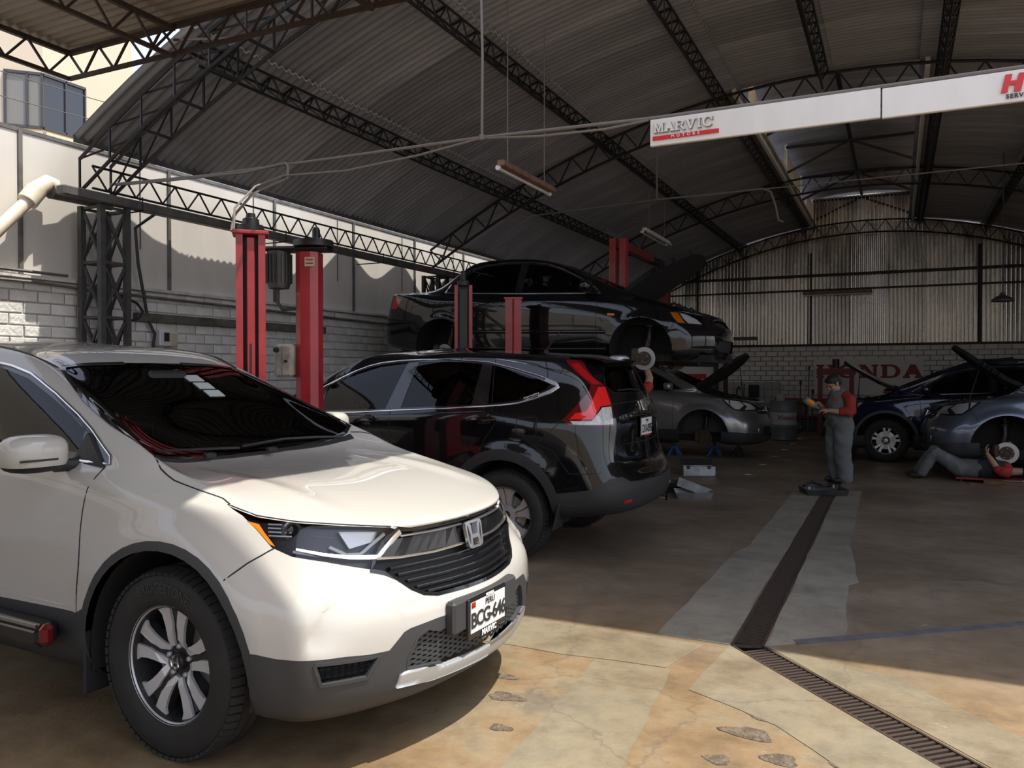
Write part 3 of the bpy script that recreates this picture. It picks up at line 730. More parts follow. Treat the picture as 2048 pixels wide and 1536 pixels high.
class Shell:
    def __init__(s, cols, ku=7, kv=6, warp=None):
        C = np.array(cols, float)                                   # columns x rings x 3
        A = bspline(C, ku, True); A = bspline(np.swapaxes(A, 0, 1), kv, False)
        A[:, 0, 1] = 0; A[:, -1, 1] = 0; A[-1, :, 1] = 0
        nv, nu = A.shape[:2]; bm = s.bm = bmesh.new(); s.tag = bm.faces.layers.int.new('t')
        if warp is not None: A = warp(A)
        vs = [[bm.verts.new(A[j, i]) for i in range(nu)] for j in range(nv)]
        for j in range(nv - 1):
            for i in range(nu - 1):
                try: bm.faces.new((vs[j][i], vs[j + 1][i], vs[j + 1][i + 1], vs[j][i + 1]))
                except ValueError: pass
        bmesh.ops.remove_doubles(bm, verts=bm.verts, dist=2e-4)
        bm.normal_update()
        big = max(bm.faces, key=lambda f: f.calc_area())
        c = big.calc_center_median()
        if big.normal.dot(c - V((-1.3, 0, .8))) < 0: bmesh.ops.reverse_faces(bm, faces=bm.faces)
        bm.normal_update(); s.full = bm.copy(); s.bvh = BVHTree.FromBMesh(s.full); s.names = ['body']
    def hit(s, p, d, far=6.0):
        """point and normal where a ray from outside against d meets the shell (left half, mirrored when y < 0)"""
        p = V(p); d = V(d); m = False
        best = None
        for sg in (1, -1):
            q = V((p.x, p.y * sg, p.z)); e = V((d.x, d.y * sg, d.z))
            h = s.bvh.ray_cast(q + e * far, -e)
            if h[0] is not None and (best is None or h[3] < best[2]):
                co, no = h[0].copy(), h[1].copy()
                if sg < 0: co.y *= -1; no.y *= -1
                if no.dot(d) < 0: no = -no
                best = (co, no, h[3])
        return best
    def region(s, name, poly, ang, ymin=-9, cond=None, thr=.02, ev=None):
        """cuts the outline (sideways, up) seen from heading ang into the shell and names the faces inside"""
        bm = s.bm; d, e1, e2 = ev or view(ang); tagv = s.names.index(name) if name in s.names else len(s.names)
        if tagv == len(s.names): s.names.append(name)
        xs = [p[0] for p in poly]; ys = [p[1] for p in poly]; lo = (min(xs) - .02, min(ys) - .02); hi = (max(xs) + .02, max(ys) + .02)
        def box(f):
            a = [v.co.dot(e1) for v in f.verts]; b = [v.co.dot(e2) for v in f.verts]; return min(a), max(a), min(b), max(b)
        cand = []
        for f in bm.faces:
            if f.normal.dot(d) < thr: continue
            b = box(f)
            if b[1] < lo[0] or b[0] > hi[0] or b[3] < lo[1] or b[2] > hi[1]: continue
            c = f.calc_center_median()
            if c.y < ymin or (cond and not cond(c)): continue
            cand.append(f)
        cand = set(cand)
        for i in range(len(poly)):
            p, q = poly[i], poly[(i + 1) % len(poly)]
            l0, l1, h0, h1 = min(p[0], q[0]) - .004, max(p[0], q[0]) + .004, min(p[1], q[1]) - .004, max(p[1], q[1]) + .004
            sub = []
            for f in cand:
                b = box(f)
                if not (b[1] < l0 or b[0] > l1 or b[3] < h0 or b[2] > h1): sub.append(f)
            if not sub: continue
            no = e1 * (-(q[1] - p[1])) + e2 * (q[0] - p[0])
            if no.length < 1e-7: continue
            geom = set(sub)
            for f in sub: geom.update(f.edges); geom.update(f.verts)
            r = bmesh.ops.bisect_plane(bm, geom=list(geom), plane_co=e1 * p[0] + e2 * p[1], plane_no=no.normalized(), dist=1e-5)
            cand.update(g for g in r['geom'] if isinstance(g, bmesh.types.BMFace)); cand = {f for f in cand if f.is_valid}
        for f in cand:
            c = f.calc_center_median()
            if in_poly(c.dot(e1), c.dot(e2), poly): f[s.tag] = tagv
    def extract(s, name, off=0.0, sides='both', rim=0.0):
        """mesh of one region: offset along the smooth normals; 'rim' adds a wall of that depth around the border"""
        t = s.names.index(name); fs = [f for f in s.bm.faces if f[s.tag] == t]
        vs = []; ns = []; idx = {}; out = []
        for sg in ((1,) if sides == 'left' else (-1,) if sides == 'right' else (1, -1)):
            base = {}
            for f in fs:
                for v in f.verts:
                    if v not in base:
                        base[v] = len(vs); k = 1
                        n = V((v.normal.x, v.normal.y * sg, v.normal.z)); c = V((v.co.x, v.co.y * sg, v.co.z))
                        if abs(v.co.y) < 1e-4: n.y = 0; n.normalize()
                        vs.append(c + n * off); ns.append(n)
                out.append([base[v] for v in (f.verts if sg > 0 else reversed(f.verts))])
            if rim:
                fset = set(fs); low = {}
                for f in fs:
                    for e in f.edges:
                        if sum(1 for g in e.link_faces if g in fset) == 1 and not (abs(e.verts[0].co.y) < 1e-4 and abs(e.verts[1].co.y) < 1e-4):
                            ii = []
                            for v in e.verts:
                                if v not in low: low[v] = len(vs); vs.append(vs[base[v]] - ns[base[v]] * rim); ns.append(ns[base[v]])
                                ii.append((base[v], low[v]))
                            out.append([ii[0][0], ii[1][0], ii[1][1], ii[0][1]])
        if not vs: return None
        me = bpy.data.meshes.new(name); me.from_pydata(vs, [], out); me.polygons.foreach_set('use_smooth', [True] * len(me.polygons)); me.update()
        if rim: return me
        me.normals_split_custom_set_from_vertices([tuple(n) for n in ns]); return me
    def drape(s, pts, ang, w, h, step=.03, prof='flat', mb=None, ev=None, sink=.002, mirror=False):
        """a strip of width w standing h proud of the shell along the polyline pts (sideways, up) seen from heading ang"""
        d, e1, e2 = ev or view(ang); P = []
        for (a, b) in zip(pts, pts[1:]):
            a = V(a); b = V(b); k = max(1, int((b - a).length / step)); P += [a.lerp(b, i / k) for i in range(k)]
        P.append(V(pts[-1])); Q = []
        for p in P:
            r = s.hit(e1 * p[0] + e2 * p[1], d)
            if r: Q.append((r[0], r[1]))
        mb = mb or MB()
        if len(Q) < 2: return mb
        if mirror and abs(Q[0][0].y) < .03:                    # one continuous strip across the middle
            Q = [(V((c.x, -c.y, c.z)), V((o.x, -o.y, o.z))) for c, o in Q[:0:-1]] + Q; mirror = False
        n = len(Q); vs = []
        for i, (c, no) in enumerate(Q):
            t = (Q[min(i + 1, n - 1)][0] - Q[max(i - 1, 0)][0]).normalized(); sd = t.cross(no).normalized()
            ww = w(i / (n - 1)) if callable(w) else w
            if prof == 'flat': vs += [c - sd * ww / 2 - no * sink, c - sd * ww / 2 * .9 + no * h, c + sd * ww / 2 * .9 + no * h, c + sd * ww / 2 - no * sink]
            else: vs += [c - sd * ww / 2 - no * sink, c - sd * ww * .33 + no * h * .75, c + no * h, c + sd * ww * .33 + no * h * .75, c + sd * ww / 2 - no * sink]
        k = 4 if prof == 'flat' else 5
        fs = [(i * k + a, i * k + a + 1, (i + 1) * k + a + 1, (i + 1) * k + a) for i in range(n - 1) for a in range(k - 1)] + [tuple(range(k)), tuple(range((n - 1) * k, n * k))[::-1]]
        for sg in ((1, -1) if mirror else (1,)):
            mb.add([(v.x, v.y * sg, v.z) for v in vs], fs if sg > 0 else [f[::-1] for f in fs], prof != 'flat')
        return mb
    def patch(s, poly, ang, h, mb=None, ev=None, mirror=False, base=.003):
        """a flat piece with its own outline standing h proud of the shell (small parts)"""
        d, e1, e2 = ev or view(ang); mb = mb or MB(); T = []; B = []
        for p in poly:
            r = s.hit(e1 * p[0] + e2 * p[1], d)
            if not r: return mb
            T.append(r[0] + r[1] * h); B.append(r[0] - r[1] * base)
        n = len(T)
        for sg in ((1, -1) if mirror else (1,)):
            vs = [(v.x, v.y * sg, v.z) for v in T + B]; fs = [tuple(range(n))] + [(n + i, n + (i + 1) % n, (i + 1) % n, i) for i in range(n)]
            mb.add(vs, fs if sg > 0 else [f[::-1] for f in fs])
        return mb
def circle(cx, cz, r, a0=0, a1=360, n=28): return [(cx + r * math.cos(R(a0 + (a1 - a0) * i / n)), cz + r * math.sin(R(a0 + (a1 - a0) * i / n))) for i in range(n + (0 if abs(a1 - a0) == 360 else 1))]

def wheel(root, name, c, side, style, tr, rr, w=.235, lab=None, letters=None, rot=0, tread=True, steer=0):
    """tyre, rim and brake as parts of the car; c = centre of the wheel, side = +1 for the left flank"""
    q = M.Translation(c) @ M.Rotation(steer, 4, 'Z')
    if side < 0: q = q @ M.Rotation(PI, 4, 'Z')
    # wheel space: y points outwards
    def fin(mb, nm, m, par):
        me = mb.mesh(nm); bm = bmesh.new(); bm.from_mesh(me); bmesh.ops.recalc_face_normals(bm, faces=bm.faces); bm.to_mesh(me); bm.free(); me.transform(q)
        return put(nm, me, m, par, False)
    h = w / 2; mb = MB()
    prof = [(rr - .004, -h * .80), (rr + .01, -h * .96), (rr + (tr - rr) * .5, -h * 1.03), (tr - .025, -h * .93), (tr - .004, -h * .72), (tr, -h * .4), (tr, h * .4), (tr - .004, h * .72), (tr - .025, h * .93), (tr - .05, h * .985), (rr + (tr - rr) * .5, h * 1.03), (rr + .03, h * 1.0), (rr + .012, h * .95), (rr - .004, h * .80)]
    mb.lathe(prof, axis='y', n=48)
    ty = fin(mb, 'tyre', 'tyre', root)
    if tread:
        tb = MB(); nb = 64
        for i in range(nb):
            a = 2 * PI * i / nb
            for sgn in (-1, 1):
                rot_ = M.Rotation(-a, 3, 'Y'); cpt = rot_ @ V((tr - .005, sgn * h * .72, 0)); r3 = rot_ @ M.Rotation(sgn * .30, 3, 'Z')
                tb.box(cpt, (.012, h * .44, .028), rot=r3)
        t2 = MB()
        for yy in (-.25, .25): t2.lathe([(tr + .001, yy * h - h * .16), (tr + .005, yy * h - h * .14), (tr + .005, yy * h + h * .14), (tr + .001, yy * h + h * .16)], axis='y', n=48)
        tb.add(t2.v, t2.f, True); o = fin(tb, 'tread', 'tyre', ty); o['kind'] = 'stuff'
    if letters:
        for word, a0, a1, hh in letters:
            me = text_mesh(word, 1.0, 0); xs = [v.co.x for v in me.vertices]; L0, L1 = min(xs), max(xs); rad = rr + (tr - rr) * .52; lm = []
            for v in me.vertices:
                a = R(a0 + (a1 - a0) * (v.co.x - L0) / (L1 - L0)); r_ = rad + v.co.y * hh
                lm.append((r_ * math.cos(a), h * 1.035 + .002, r_ * math.sin(a)))
            me2 = bpy.data.meshes.new('lettering'); me2.from_pydata(lm, [], [tuple(p.vertices) for p in me.polygons]); me2.update(); me2.transform(q); put('lettering', me2, 'tyre_letter', ty, False)
    # rim
    yf = h * .72
    mb = MB().lathe([(rr * .90, -h * .8), (rr * .955, -h * .2), (rr * .93, h * .55), (rr * .955, yf + .005)], axis='y', n=48)
    mb.lathe([(rr * .30, h * .1), (rr * .31, h * .3), (0.001, h * .3)], axis='y', n=24)
    rim = fin(mb, 'rim', 'rim_dark', root)
    lip = 'rim_face' if style != 'gen4' else 'rim_silver'
    fin(MB().lathe([(rr * .955, yf), (rr * 1.0, yf + .014), (rr * 1.005, yf + .006), (rr * .99, yf - .02)], axis='y', n=48), 'rim_lip', lip, rim)
    def pol(r, a): return (r * rr * math.cos(a), r * rr * math.sin(a))
    def dish(a, b, d): rad = math.hypot(a, b) / rr; return V((a, yf - .012 - .02 * (1 - rad) ** 1.5 + d - (.012 if rad < .3 else 0), b))
    def arm(poly, nm, m, d0, d1, par): return fin(MB().prism(poly, dish, d0, d1), nm, m, par)
    def sub(P, k=3):
        out = []
        for i in range(len(P)):
            a, b = P[i], P[(i + 1) % len(P)]; out += [(a[0] + (b[0] - a[0]) * j / k, a[1] + (b[1] - a[1]) * j / k) for j in range(k)]
        return out
    if style == 'double5':
        for k in range(5):
            a = R(90 + 72 * k) + rot
            for sg in (-1, 1):
                o_ = lambda r, t: pol(r, a + sg * R(t))
                face = [o_(.27, 18), o_(.29, 38), o_(.40, 28), o_(.52, 23), o_(.68, 20.5), o_(.84, 20.5), o_(.965, 25), o_(.97, 15), o_(.97, 6.8), o_(.80, 5.8), o_(.64, 4.6), o_(.54, 6.5), o_(.40, 7.5)]
                arm(face[::sg], 'spoke', 'rim_face', -.012, 0, rim)
            slot = [pol(.27, a - R(36)), pol(.40, a - R(24)), pol(.95, a - R(20)), pol(.95, a + R(20)), pol(.40, a + R(24)), pol(.27, a + R(36))]
            arm(slot, 'spoke_pocket', 'rim_dark', -.05, -.014, rim)
    elif style == 'gen4':
        for k in range(5):
            a = R(90 + 72 * k) + rot; o_ = lambda r, t: pol(r, a + R(t))
            arm([o_(.22, -30), o_(.45, -21), o_(.70, -23), o_(.97, -31), o_(.97, -12), o_(.70, -8), o_(.45, -7), o_(.30, -6)], 'spoke', 'rim_silver', -.03, 0, rim)
            arm([o_(.22, -6), o_(.45, -3.5), o_(.70, -5), o_(.97, -10), o_(.97, 19), o_(.70, 14), o_(.45, 17), o_(.24, 32)], 'spoke', 'rim_silver', -.035, -.006, rim)
        fin(MB().lathe([(rr * .34, yf - .05), (rr * .33, yf - .032), (.001, yf - .032)], axis='y', n=24), 'hub_face', 'rim_silver', rim)
    elif style == 'double6':
        for k in range(5):
            a = R(90 + 72 * k) + rot
            for sg in (-1, 1):
                o_ = lambda r, t: pol(r, a + sg * R(t))
                arm([o_(.40, 17), o_(.97, 18.5), o_(.97, 5.5), o_(.40, 3.5)][::sg], 'spoke', 'rim_face', -.03, 0, rim)
        fin(MB().lathe([(rr * .16, yf - .04), (rr * .15, yf - .008), (.001, yf - .004)], axis='y', n=20), 'hub_face', 'rim_face', rim)
    lg = MB()
    for k in range(5):
        a = R(90 + 72 * k) + rot + R(0 if style != 'gen4' else 20); x, z_ = pol(.255, a)
        lg.lathe([(.0105, 0), (.0105, .010), (.007, .014), (.001, .014)], c=(x, yf - .044, z_), axis='y', n=10)
    fin(lg, 'lug_nuts', 'rim_silver', rim)
    cap = MB().lathe([(rr * .15, yf - .05), (rr * .145, yf - .028), (.001, yf - .026)], axis='y', n=20); fin(cap, 'hub_cap', 'rim_dark', rim)
    if style != 'double6':
        e = MB(); u = rr * .085
        for bx in ((-.62, 0, .3, 1.9), (.62, 0, .3, 1.9), (0, -.05, 1.1, .3), ): e.box((bx[0] * u, yf - .022, bx[1] * u), (bx[2] * u, .008, bx[3] * u))
        e.lathe([(u * 1.25, yf - .027), (u * 1.45, yf - .02), (u * 1.45, yf - .027)], axis='y', n=16)
        fin(e, 'emblem', 'chrome', rim)
    fin(MB().lathe([(rr * .68, -.01), (rr * .68, .01), (rr * .30, .012)], axis='y', n=32), 'brake_disc', 'brake_disc', root)
    return ty
def bare_hub(root, c, side, rd, caliper=True, rusty=False, cs=-1):
    """brake disc, hub, knuckle and caliper left visible where the wheel has been taken off"""
    q = M.Translation(c) @ (M.Rotation(PI, 4, 'Z') if side < 0 else M.Identity(4))
    def fin(mb, nm, m, par):
        me = mb.mesh(nm); bm = bmesh.new(); bm.from_mesh(me); bmesh.ops.recalc_face_normals(bm, faces=bm.faces); bm.to_mesh(me); bm.free(); me.transform(q); return put(nm, me, m, par, False)
    d = fin(MB().lathe([(rd * .62, 0), (rd, 0), (rd, -.022), (rd * .5, -.024)], axis='y', n=36), 'brake_disc', 'brake_rust' if rusty else 'brake_disc', root)
    fin(MB().lathe([(rd * .62, 0), (rd * .60, .035), (rd * .34, .036), (rd * .33, .045), (.032, .046), (.030, .055), (.001, .055)], axis='y', n=28), 'hub', 'brake_rust', d)
    st = MB()
    for k in range(5): a = R(72 * k + 15); st.cyl((rd * .46 * math.cos(a), .03, rd * .46 * math.sin(a)), (rd * .46 * math.cos(a), .075, rd * .46 * math.sin(a)), .006, 8)
    fin(st, 'wheel_studs', 'tool_steel', d)
    if caliper: fin(MB().box((cs * side * rd * .86, -.01, .03), (.075, .12, .17), bev=.02).box((cs * side * rd * 1.02, -.05, .03), (.06, .10, .12), bev=.02), 'caliper', 'brake_rust', root)
    fin(MB().cyl((0, -.03, 0), (0, -.16, 0), .055, 14).tube([(0, -.12, 0), (.02, -.17, .12), (.0, -.20, .26)], .03, 8).tube([(0, -.12, -.04), (.02, -.35, -.10), (.05, -.55, -.08)], .026, 8), 'knuckle', 'brake_rust', root)
    fin(MB().cyl((0, -.20, .22), (0, -.27, .62), .042, 14).lathe([(.05, .36), (.085, .37), (.085, .385), (.05, .40)], c=(0, -.24, 0), n=18).tube([(.075 * math.cos(t * 1.1), -.245 + .075 * math.sin(t * 1.1), .40 + .013 * t) for t in range(20)], .008, 6), 'strut', 'black_paint', root)
def well(root, cx, cz, r, y0, y1, m='under'):
    """dark liner behind a wheel arch"""
    mb = MB(); n = 20
    for sg in (-1, 1):
        vs = []
        for i in range(n + 1):
            a = R(-12 + 204 * i / n); x, z = cx + r * math.cos(a), max(.17, cz + r * math.sin(a)); vs += [(x, sg * y0, z), (x, sg * y1, z)]
        fs = [(2 * i, 2 * i + 1, 2 * i + 3, 2 * i + 2) for i in range(n)]
        mb.add(vs, fs if sg > 0 else [f[::-1] for f in fs], True)
        mb.add([vs[2 * i] for i in range(n + 1)], [tuple(range(n + 1))])
        mb.obj('wheel_well', m, root, False); mb = MB()
def mirror_housing(root, c, side, m, lower='trim_black', sz=(.12, .21, .15)):
    """door mirror: painted cap over a black base, with its stalk; c = centre of the cap"""
    def sh(d, pw, zcut=None, flat=None):
        vs = []; n, k = 20, 12
        for j in range(k + 1):
            b = -PI / 2 + PI * j / k
            for i in range(n):
                a = 2 * PI * i / n; f = lambda t: math.copysign(abs(t) ** pw, t)
                x = d[0] * f(math.cos(b)) * f(math.cos(a)); y = d[1] * f(math.cos(b)) * f(math.sin(a)); z = d[2] * f(math.sin(b))
                if x < 0: x *= .45
                x -= .12 * abs(y) ** 1.2 * (1 if y * side > 0 else .2)
                vs.append((c[0] + x, c[1] + y, c[2] + z))
        return vs, [(j * n + i, j * n + (i + 1) % n, (j + 1) * n + (i + 1) % n, (j + 1) * n + i) for j in range(k) for i in range(n)]
    vs, fs = sh((sz[0], sz[1] / 2, sz[2] / 2), .62)
    up = [f for f in fs if sum(vs[i][2] for i in f) / 4 > c[2] - sz[2] * .33]; lo = [f for f in fs if f not in up]
    o = MB().add(vs, up, True).obj('mirror_cap', m, root, False)
    b = MB().add([(x, y, z - .002) for x, y, z in vs], lo, True)
    b.tube([(c[0] - .02, c[1] - side * sz[1] * .42, c[2] - sz[2] * .40), (c[0] - .015, c[1] - side * sz[1] * .75, c[2] - sz[2] * .42), (c[0] - .01, c[1] - side * sz[1] * 1.0, c[2] - sz[2] * .30)], .032, 10, rs=[.03, .028, .036]).obj('mirror_base', lower, o, False)
    g = MB().add([(c[0] - sz[0] * .40, c[1] + i * sz[1] * .38, c[2] + j * sz[2] * .36) for i, j in ((-1, -1), (1, -1), (1, 1), (-1, 1))], [(0, 3, 2, 1)]); g.obj('mirror_glass', 'chrome', o, False)
    MB().box((c[0] + sz[0] * .94, c[1] + side * sz[1] * .12, c[2] - sz[2] * .14), (.012, sz[1] * .6, .008)).obj('mirror_line', 'trim_black', o, False)
    return o
def cabin(root, x0, x1, yb, zb, zt, wheel_y=None):
    """dark interior: dashboard, seats, steering wheel, floor tub"""
    mb = MB(); mb.box(((x0 + x1) / 2, 0, zb - .08), (abs(x0 - x1) + .5, yb * 1.75, .03)); mb.obj('cabin_floor', 'under', root, False)
    MB().box((x0 + .06, 0, zb - .03), (.34, yb * 1.7, .16), bev=.05).obj('dashboard', 'seat_dark', root, False)
    L = abs(x1 - x0)
    for fx in (.30, .66):
        for sy in (-1, 1):
            s_ = MB().box((x0 - L * fx, sy * .36, zb + .10), (.15, .48, .46), rot=M.Rotation(-.2, 3, 'Y'), bev=.05).box((x0 - L * fx - .07, sy * .36, zb + .41), (.09, .27, .17), rot=M.Rotation(-.2, 3, 'Y'), bev=.04)
            s_.obj('seat', 'seat_dark', root, False)
    if wheel_y is not None:
        MB().tube([(x0 - .22 + .1 * math.sin(2 * PI * i / 20), wheel_y + .17 * math.cos(2 * PI * i / 20), zb + .03 + .155 * math.sin(2 * PI * i / 20)) for i in range(21)], .014, 8, False).obj('steering_wheel', 'black_rubber', root, False)
# ------------------------------------------------------------------ white SUV in the foreground
T12 = lambda *p: p
WHITE = [
 [(.76, 0, .21), (.90, 0, .26), (.925, 0, .40), (.925, 0, .57), (.865, 0, .69), (.805, 0, .865), (.765, 0, .905), (.15, 0, 1.03), (-.53, 0, 1.07), (-.87, 0, 1.325), (-1.22, 0, 1.555), (-1.5, 0, 1.64), (-1.9, 0, 1.685)],
 [(.735, .30, .20), (.85, .33, .25), (.875, .34, .40), (.87, .34, .575), (.80, .34, .70), (.762, .33, .868), (.722, .32, .91), (.14, .30, 1.035), (-.51, .27, 1.078), (-.86, .24, 1.325), (-1.22, .21, 1.552), (-1.5, .20, 1.638), (-1.9, 0, 1.685)],
 [(.65, .55, .20), (.77, .58, .255), (.80, .60, .42), (.795, .60, .60), (.72, .585, .72), (.655, .56, .885), (.605, .53, .93), (.12, .50, 1.035), (-.45, .47, 1.09), (-.83, .42, 1.32), (-1.21, .37, 1.545), (-1.5, .35, 1.63), (-1.92, 0, 1.685)],
 [(.54, .72, .20), (.66, .78, .265), (.68, .815, .45), (.66, .81, .62), (.58, .775, .75), (.47, .735, .92), (.42, .70, .958), (.08, .66, 1.04), (-.38, .62, 1.115), (-.80, .54, 1.315), (-1.2, .47, 1.538), (-1.5, .44, 1.62), (-1.95, 0, 1.685)],
 [(.38, .78, .21), (.47, .86, .285), (.48, .89, .47), (.45, .895, .64), (.36, .87, .78), (.24, .825, .945), (.20, .785, .988), (.02, .73, 1.05), (-.33, .69, 1.138), (-.77, .60, 1.315), (-1.2, .535, 1.53), (-1.5, .49, 1.605), (-2.0, 0, 1.686)],
 [(.0, .80, .25), (.0, .88, .33), (.0, .915, .5), (.0, .918, .68), (-.02, .905, .82), (-.05, .87, .965), (-.08, .82, 1.02), (-.18, .765, 1.075), (-.30, .735, 1.155), (-.74, .655, 1.32), (-1.20, .575, 1.53), (-1.5, .52, 1.605), (-2.05, 0, 1.687)],
 [(-.55, .78, .21), (-.55, .86, .28), (-.55, .90, .42), (-.55, .91, .65), (-.55, .908, .85), (-.53, .89, 1.0), (-.52, .865, 1.055), (-.52, .84, 1.09), (-.50, .81, 1.12), (-.86, .715, 1.335), (-1.3, .615, 1.555), (-1.58, .53, 1.63), (-2.1, 0, 1.688)],
 [(-1.2, .78, .21), (-1.2, .86, .28), (-1.2, .895, .42), (-1.2, .905, .65), (-1.2, .91, .85), (-1.2, .90, 1.02), (-1.2, .885, 1.07), (-1.2, .865, 1.10), (-1.2, .845, 1.125), (-1.36, .75, 1.37), (-1.66, .645, 1.60), (-1.85, .53, 1.66), (-2.2, 0, 1.69)],
 [(-1.75, .78, .21), (-1.75, .86, .28), (-1.75, .895, .42), (-1.75, .905, .65), (-1.75, .91, .85), (-1.75, .90, 1.03), (-1.75, .885, 1.08), (-1.75, .865, 1.11), (-1.75, .845, 1.135), (-1.82, .76, 1.38), (-2.0, .66, 1.615), (-2.1, .53, 1.668), (-2.3, 0, 1.692)],
 [(-2.3, .78, .22), (-2.3, .86, .30), (-2.3, .90, .45), (-2.3, .91, .67), (-2.3, .912, .87), (-2.3, .90, 1.04), (-2.3, .885, 1.09), (-2.3, .865, 1.125), (-2.3, .845, 1.15), (-2.34, .76, 1.385), (-2.42, .66, 1.61), (-2.45, .53, 1.665), (-2.5, 0, 1.69)],
 [(-2.7, .78, .25), (-2.7, .87, .34), (-2.7, .915, .5), (-2.7, .92, .70), (-2.7, .912, .88), (-2.7, .895, 1.05), (-2.7, .88, 1.10), (-2.7, .86, 1.135), (-2.7, .84, 1.16), (-2.7, .755, 1.39), (-2.72, .65, 1.60), (-2.72, .52, 1.655), (-2.7, 0, 1.68)],
 [(-3.2, .78, .30), (-3.2, .86, .38), (-3.2, .90, .52), (-3.2, .90, .72), (-3.2, .89, .90), (-3.2, .87, 1.06), (-3.2, .855, 1.11), (-3.2, .84, 1.145), (-3.2, .82, 1.17), (-3.15, .735, 1.40), (-3.08, .63, 1.575), (-3.0, .50, 1.635), (-2.9, 0, 1.665)],
 [(-3.45, .65, .32), (-3.52, .74, .40), (-3.55, .78, .55), (-3.54, .78, .74), (-3.52, .77, .92), (-3.50, .755, 1.07), (-3.48, .74, 1.12), (-3.46, .725, 1.15), (-3.44, .71, 1.18), (-3.34, .64, 1.40), (-3.2, .54, 1.56), (-3.08, .43, 1.615), (-2.95, 0, 1.66)],
 [(-3.52, .35, .32), (-3.62, .40, .40), (-3.66, .43, .55), (-3.64, .43, .74), (-3.62, .43, .92), (-3.60, .42, 1.07), (-3.58, .41, 1.12), (-3.56, .40, 1.15), (-3.54, .39, 1.18), (-3.42, .35, 1.40), (-3.27, .30, 1.555), (-3.12, .24, 1.61), (-2.98, 0, 1.658)],
 [(-3.54, 0, .32), (-3.65, 0, .40), (-3.69, 0, .55), (-3.67, 0, .74), (-3.65, 0, .92), (-3.63, 0, 1.07), (-3.61, 0, 1.12), (-3.59, 0, 1.15), (-3.57, 0, 1.18), (-3.44, 0, 1.40), (-3.29, 0, 1.555), (-3.14, 0, 1.61), (-3.0, 0, 1.656)],
]
def flare(A, wheels, r0, r1, amt):
    """presses the flanks out around the wheel openings"""
    for cx, cz in wheels:
        d = np.hypot(A[..., 0] - cx, A[..., 2] - cz); t = np.clip((d - r0) / (r1 - r0), 0, 1)
        k = np.where(d < r1, 1 - t * t * (3 - 2 * t), 0) * (np.abs(A[..., 1]) > .7) * (A[..., 2] > cz - .12)
        A[..., 1] += amt * k
    return A
TOP = (V((0, 0, 1)), V((1, 0, 0)), V((0, 1, 0)))
def P3(ang, pts):
    d, e1, e2 = view(ang); return [(V(p).dot(e1), p[2]) for p in pts]
def sv(pts): return [(-x, z) for x, z in pts]
def grow(P, c, k): return [(c[0] + (x - c[0]) * k, c[1] + (y - c[1]) * k) for x, y in P]
class CarBuild:
    """one car: its root, its shell and short cuts that link the cut regions as parts"""
    def __init__(s, name, label, group, loc, rz, cage, warp=None, roll=0, cat='car'):
        s.root = tag(thing(name, loc=loc, rz=rz), label, cat, group); s.sh = Shell(cage, warp=warp)
        if roll: s.root.rotation_euler = (0, roll, rz)
    def part(s, region, name, m, off=0.0, sides='both', rim=0.0, parent=None, label=None):
        me = s.sh.extract(region, off, sides, rim)
        if me is None: print('EMPTY', region); return None
        o = put(name, me, m, parent or s.root, False)
        if label: o['label'] = label
        return o
    def pair(s, region, name, m, **k): return s.part(region, name, m, sides='left', **k), s.part(region, name, m, sides='right', **k)
    def strip(s, name, m, pts, ang, w, h, parent=None, prof='flat', ev=None, step=.03, mirror=True, sink=.002):
        mb = s.sh.drape(pts, ang, w, h, step, prof, None, ev, sink, False)
        if not mirror: return mb.obj(name, m, parent or s.root, False)
        if min(abs(p[1]) for p in mb.v) < .03: return s.sh.drape(pts, ang, w, h, step, prof, None, ev, sink, True).obj(name, m, parent or s.root, False)
        return both(mb, name, m, parent or s.root)
    def seams(s, lines, w=.006, h=.0012):
        for pts, ang in lines:
            ev = TOP if ang == 'top' else None
            s.strip('panel_gap', 'seam', pts, 0 if ev else ang, w, h, ev=ev, step=.04, sink=.001)
def both(mb, name, m, parent):
    """the left piece and its mirror image as two parts"""
    r = MB(); r.v = [(x, -y, z) for x, y, z in mb.v]; r.f = [f[::-1] for f in mb.f]; r.sm = list(mb.sm)
    return mb.obj(name, m, parent, False, fix=True), r.obj(name, m, parent, False, fix=True)
def honeycomb(cb, name, poly, ang, size, m, depth=-.012, mirror=True, wall=.16, parent=None):
    """hexagonal mesh draped over the shell inside poly"""
    d, e1, e2 = view(ang); xs = [p[0] for p in poly]; ys = [p[1] for p in poly]; mb = MB(); r = 0; y = min(ys)
    while y < max(ys) + size:
        x = min(xs) - size * 1.5 + (size * .95 if r % 2 else 0)
        while x < max(xs) + size:
            H = [(x + size * .6 * math.cos(R(60 * k)) * 1.05, y + size * .36 * math.sin(R(60 * k)) * 1.05) for k in range(6)]
            for k in range(6):
                if k in (0, 1, 2) or True:
                    a, b = H[k], H[(k + 1) % 6]
                    if in_poly(*a, poly) and in_poly(*b, poly):
                        ra = cb.sh.hit(e1 * a[0] + e2 * a[1], d); rb = cb.sh.hit(e1 * b[0] + e2 * b[1], d)
                        if ra and rb:
                            for sg in ((1, -1) if mirror else (1,)):
                                p = ra[0] + ra[1] * depth; q = rb[0] + rb[1] * depth; mb.bar((p.x, p.y * sg, p.z), (q.x, q.y * sg, q.z), size * wall * .5, .012)
            x += size * 1.9
        y += size * .33; r += 1
    o = mb.obj(name, m, parent or cb.root, False); o['kind'] = 'stuff'; return o
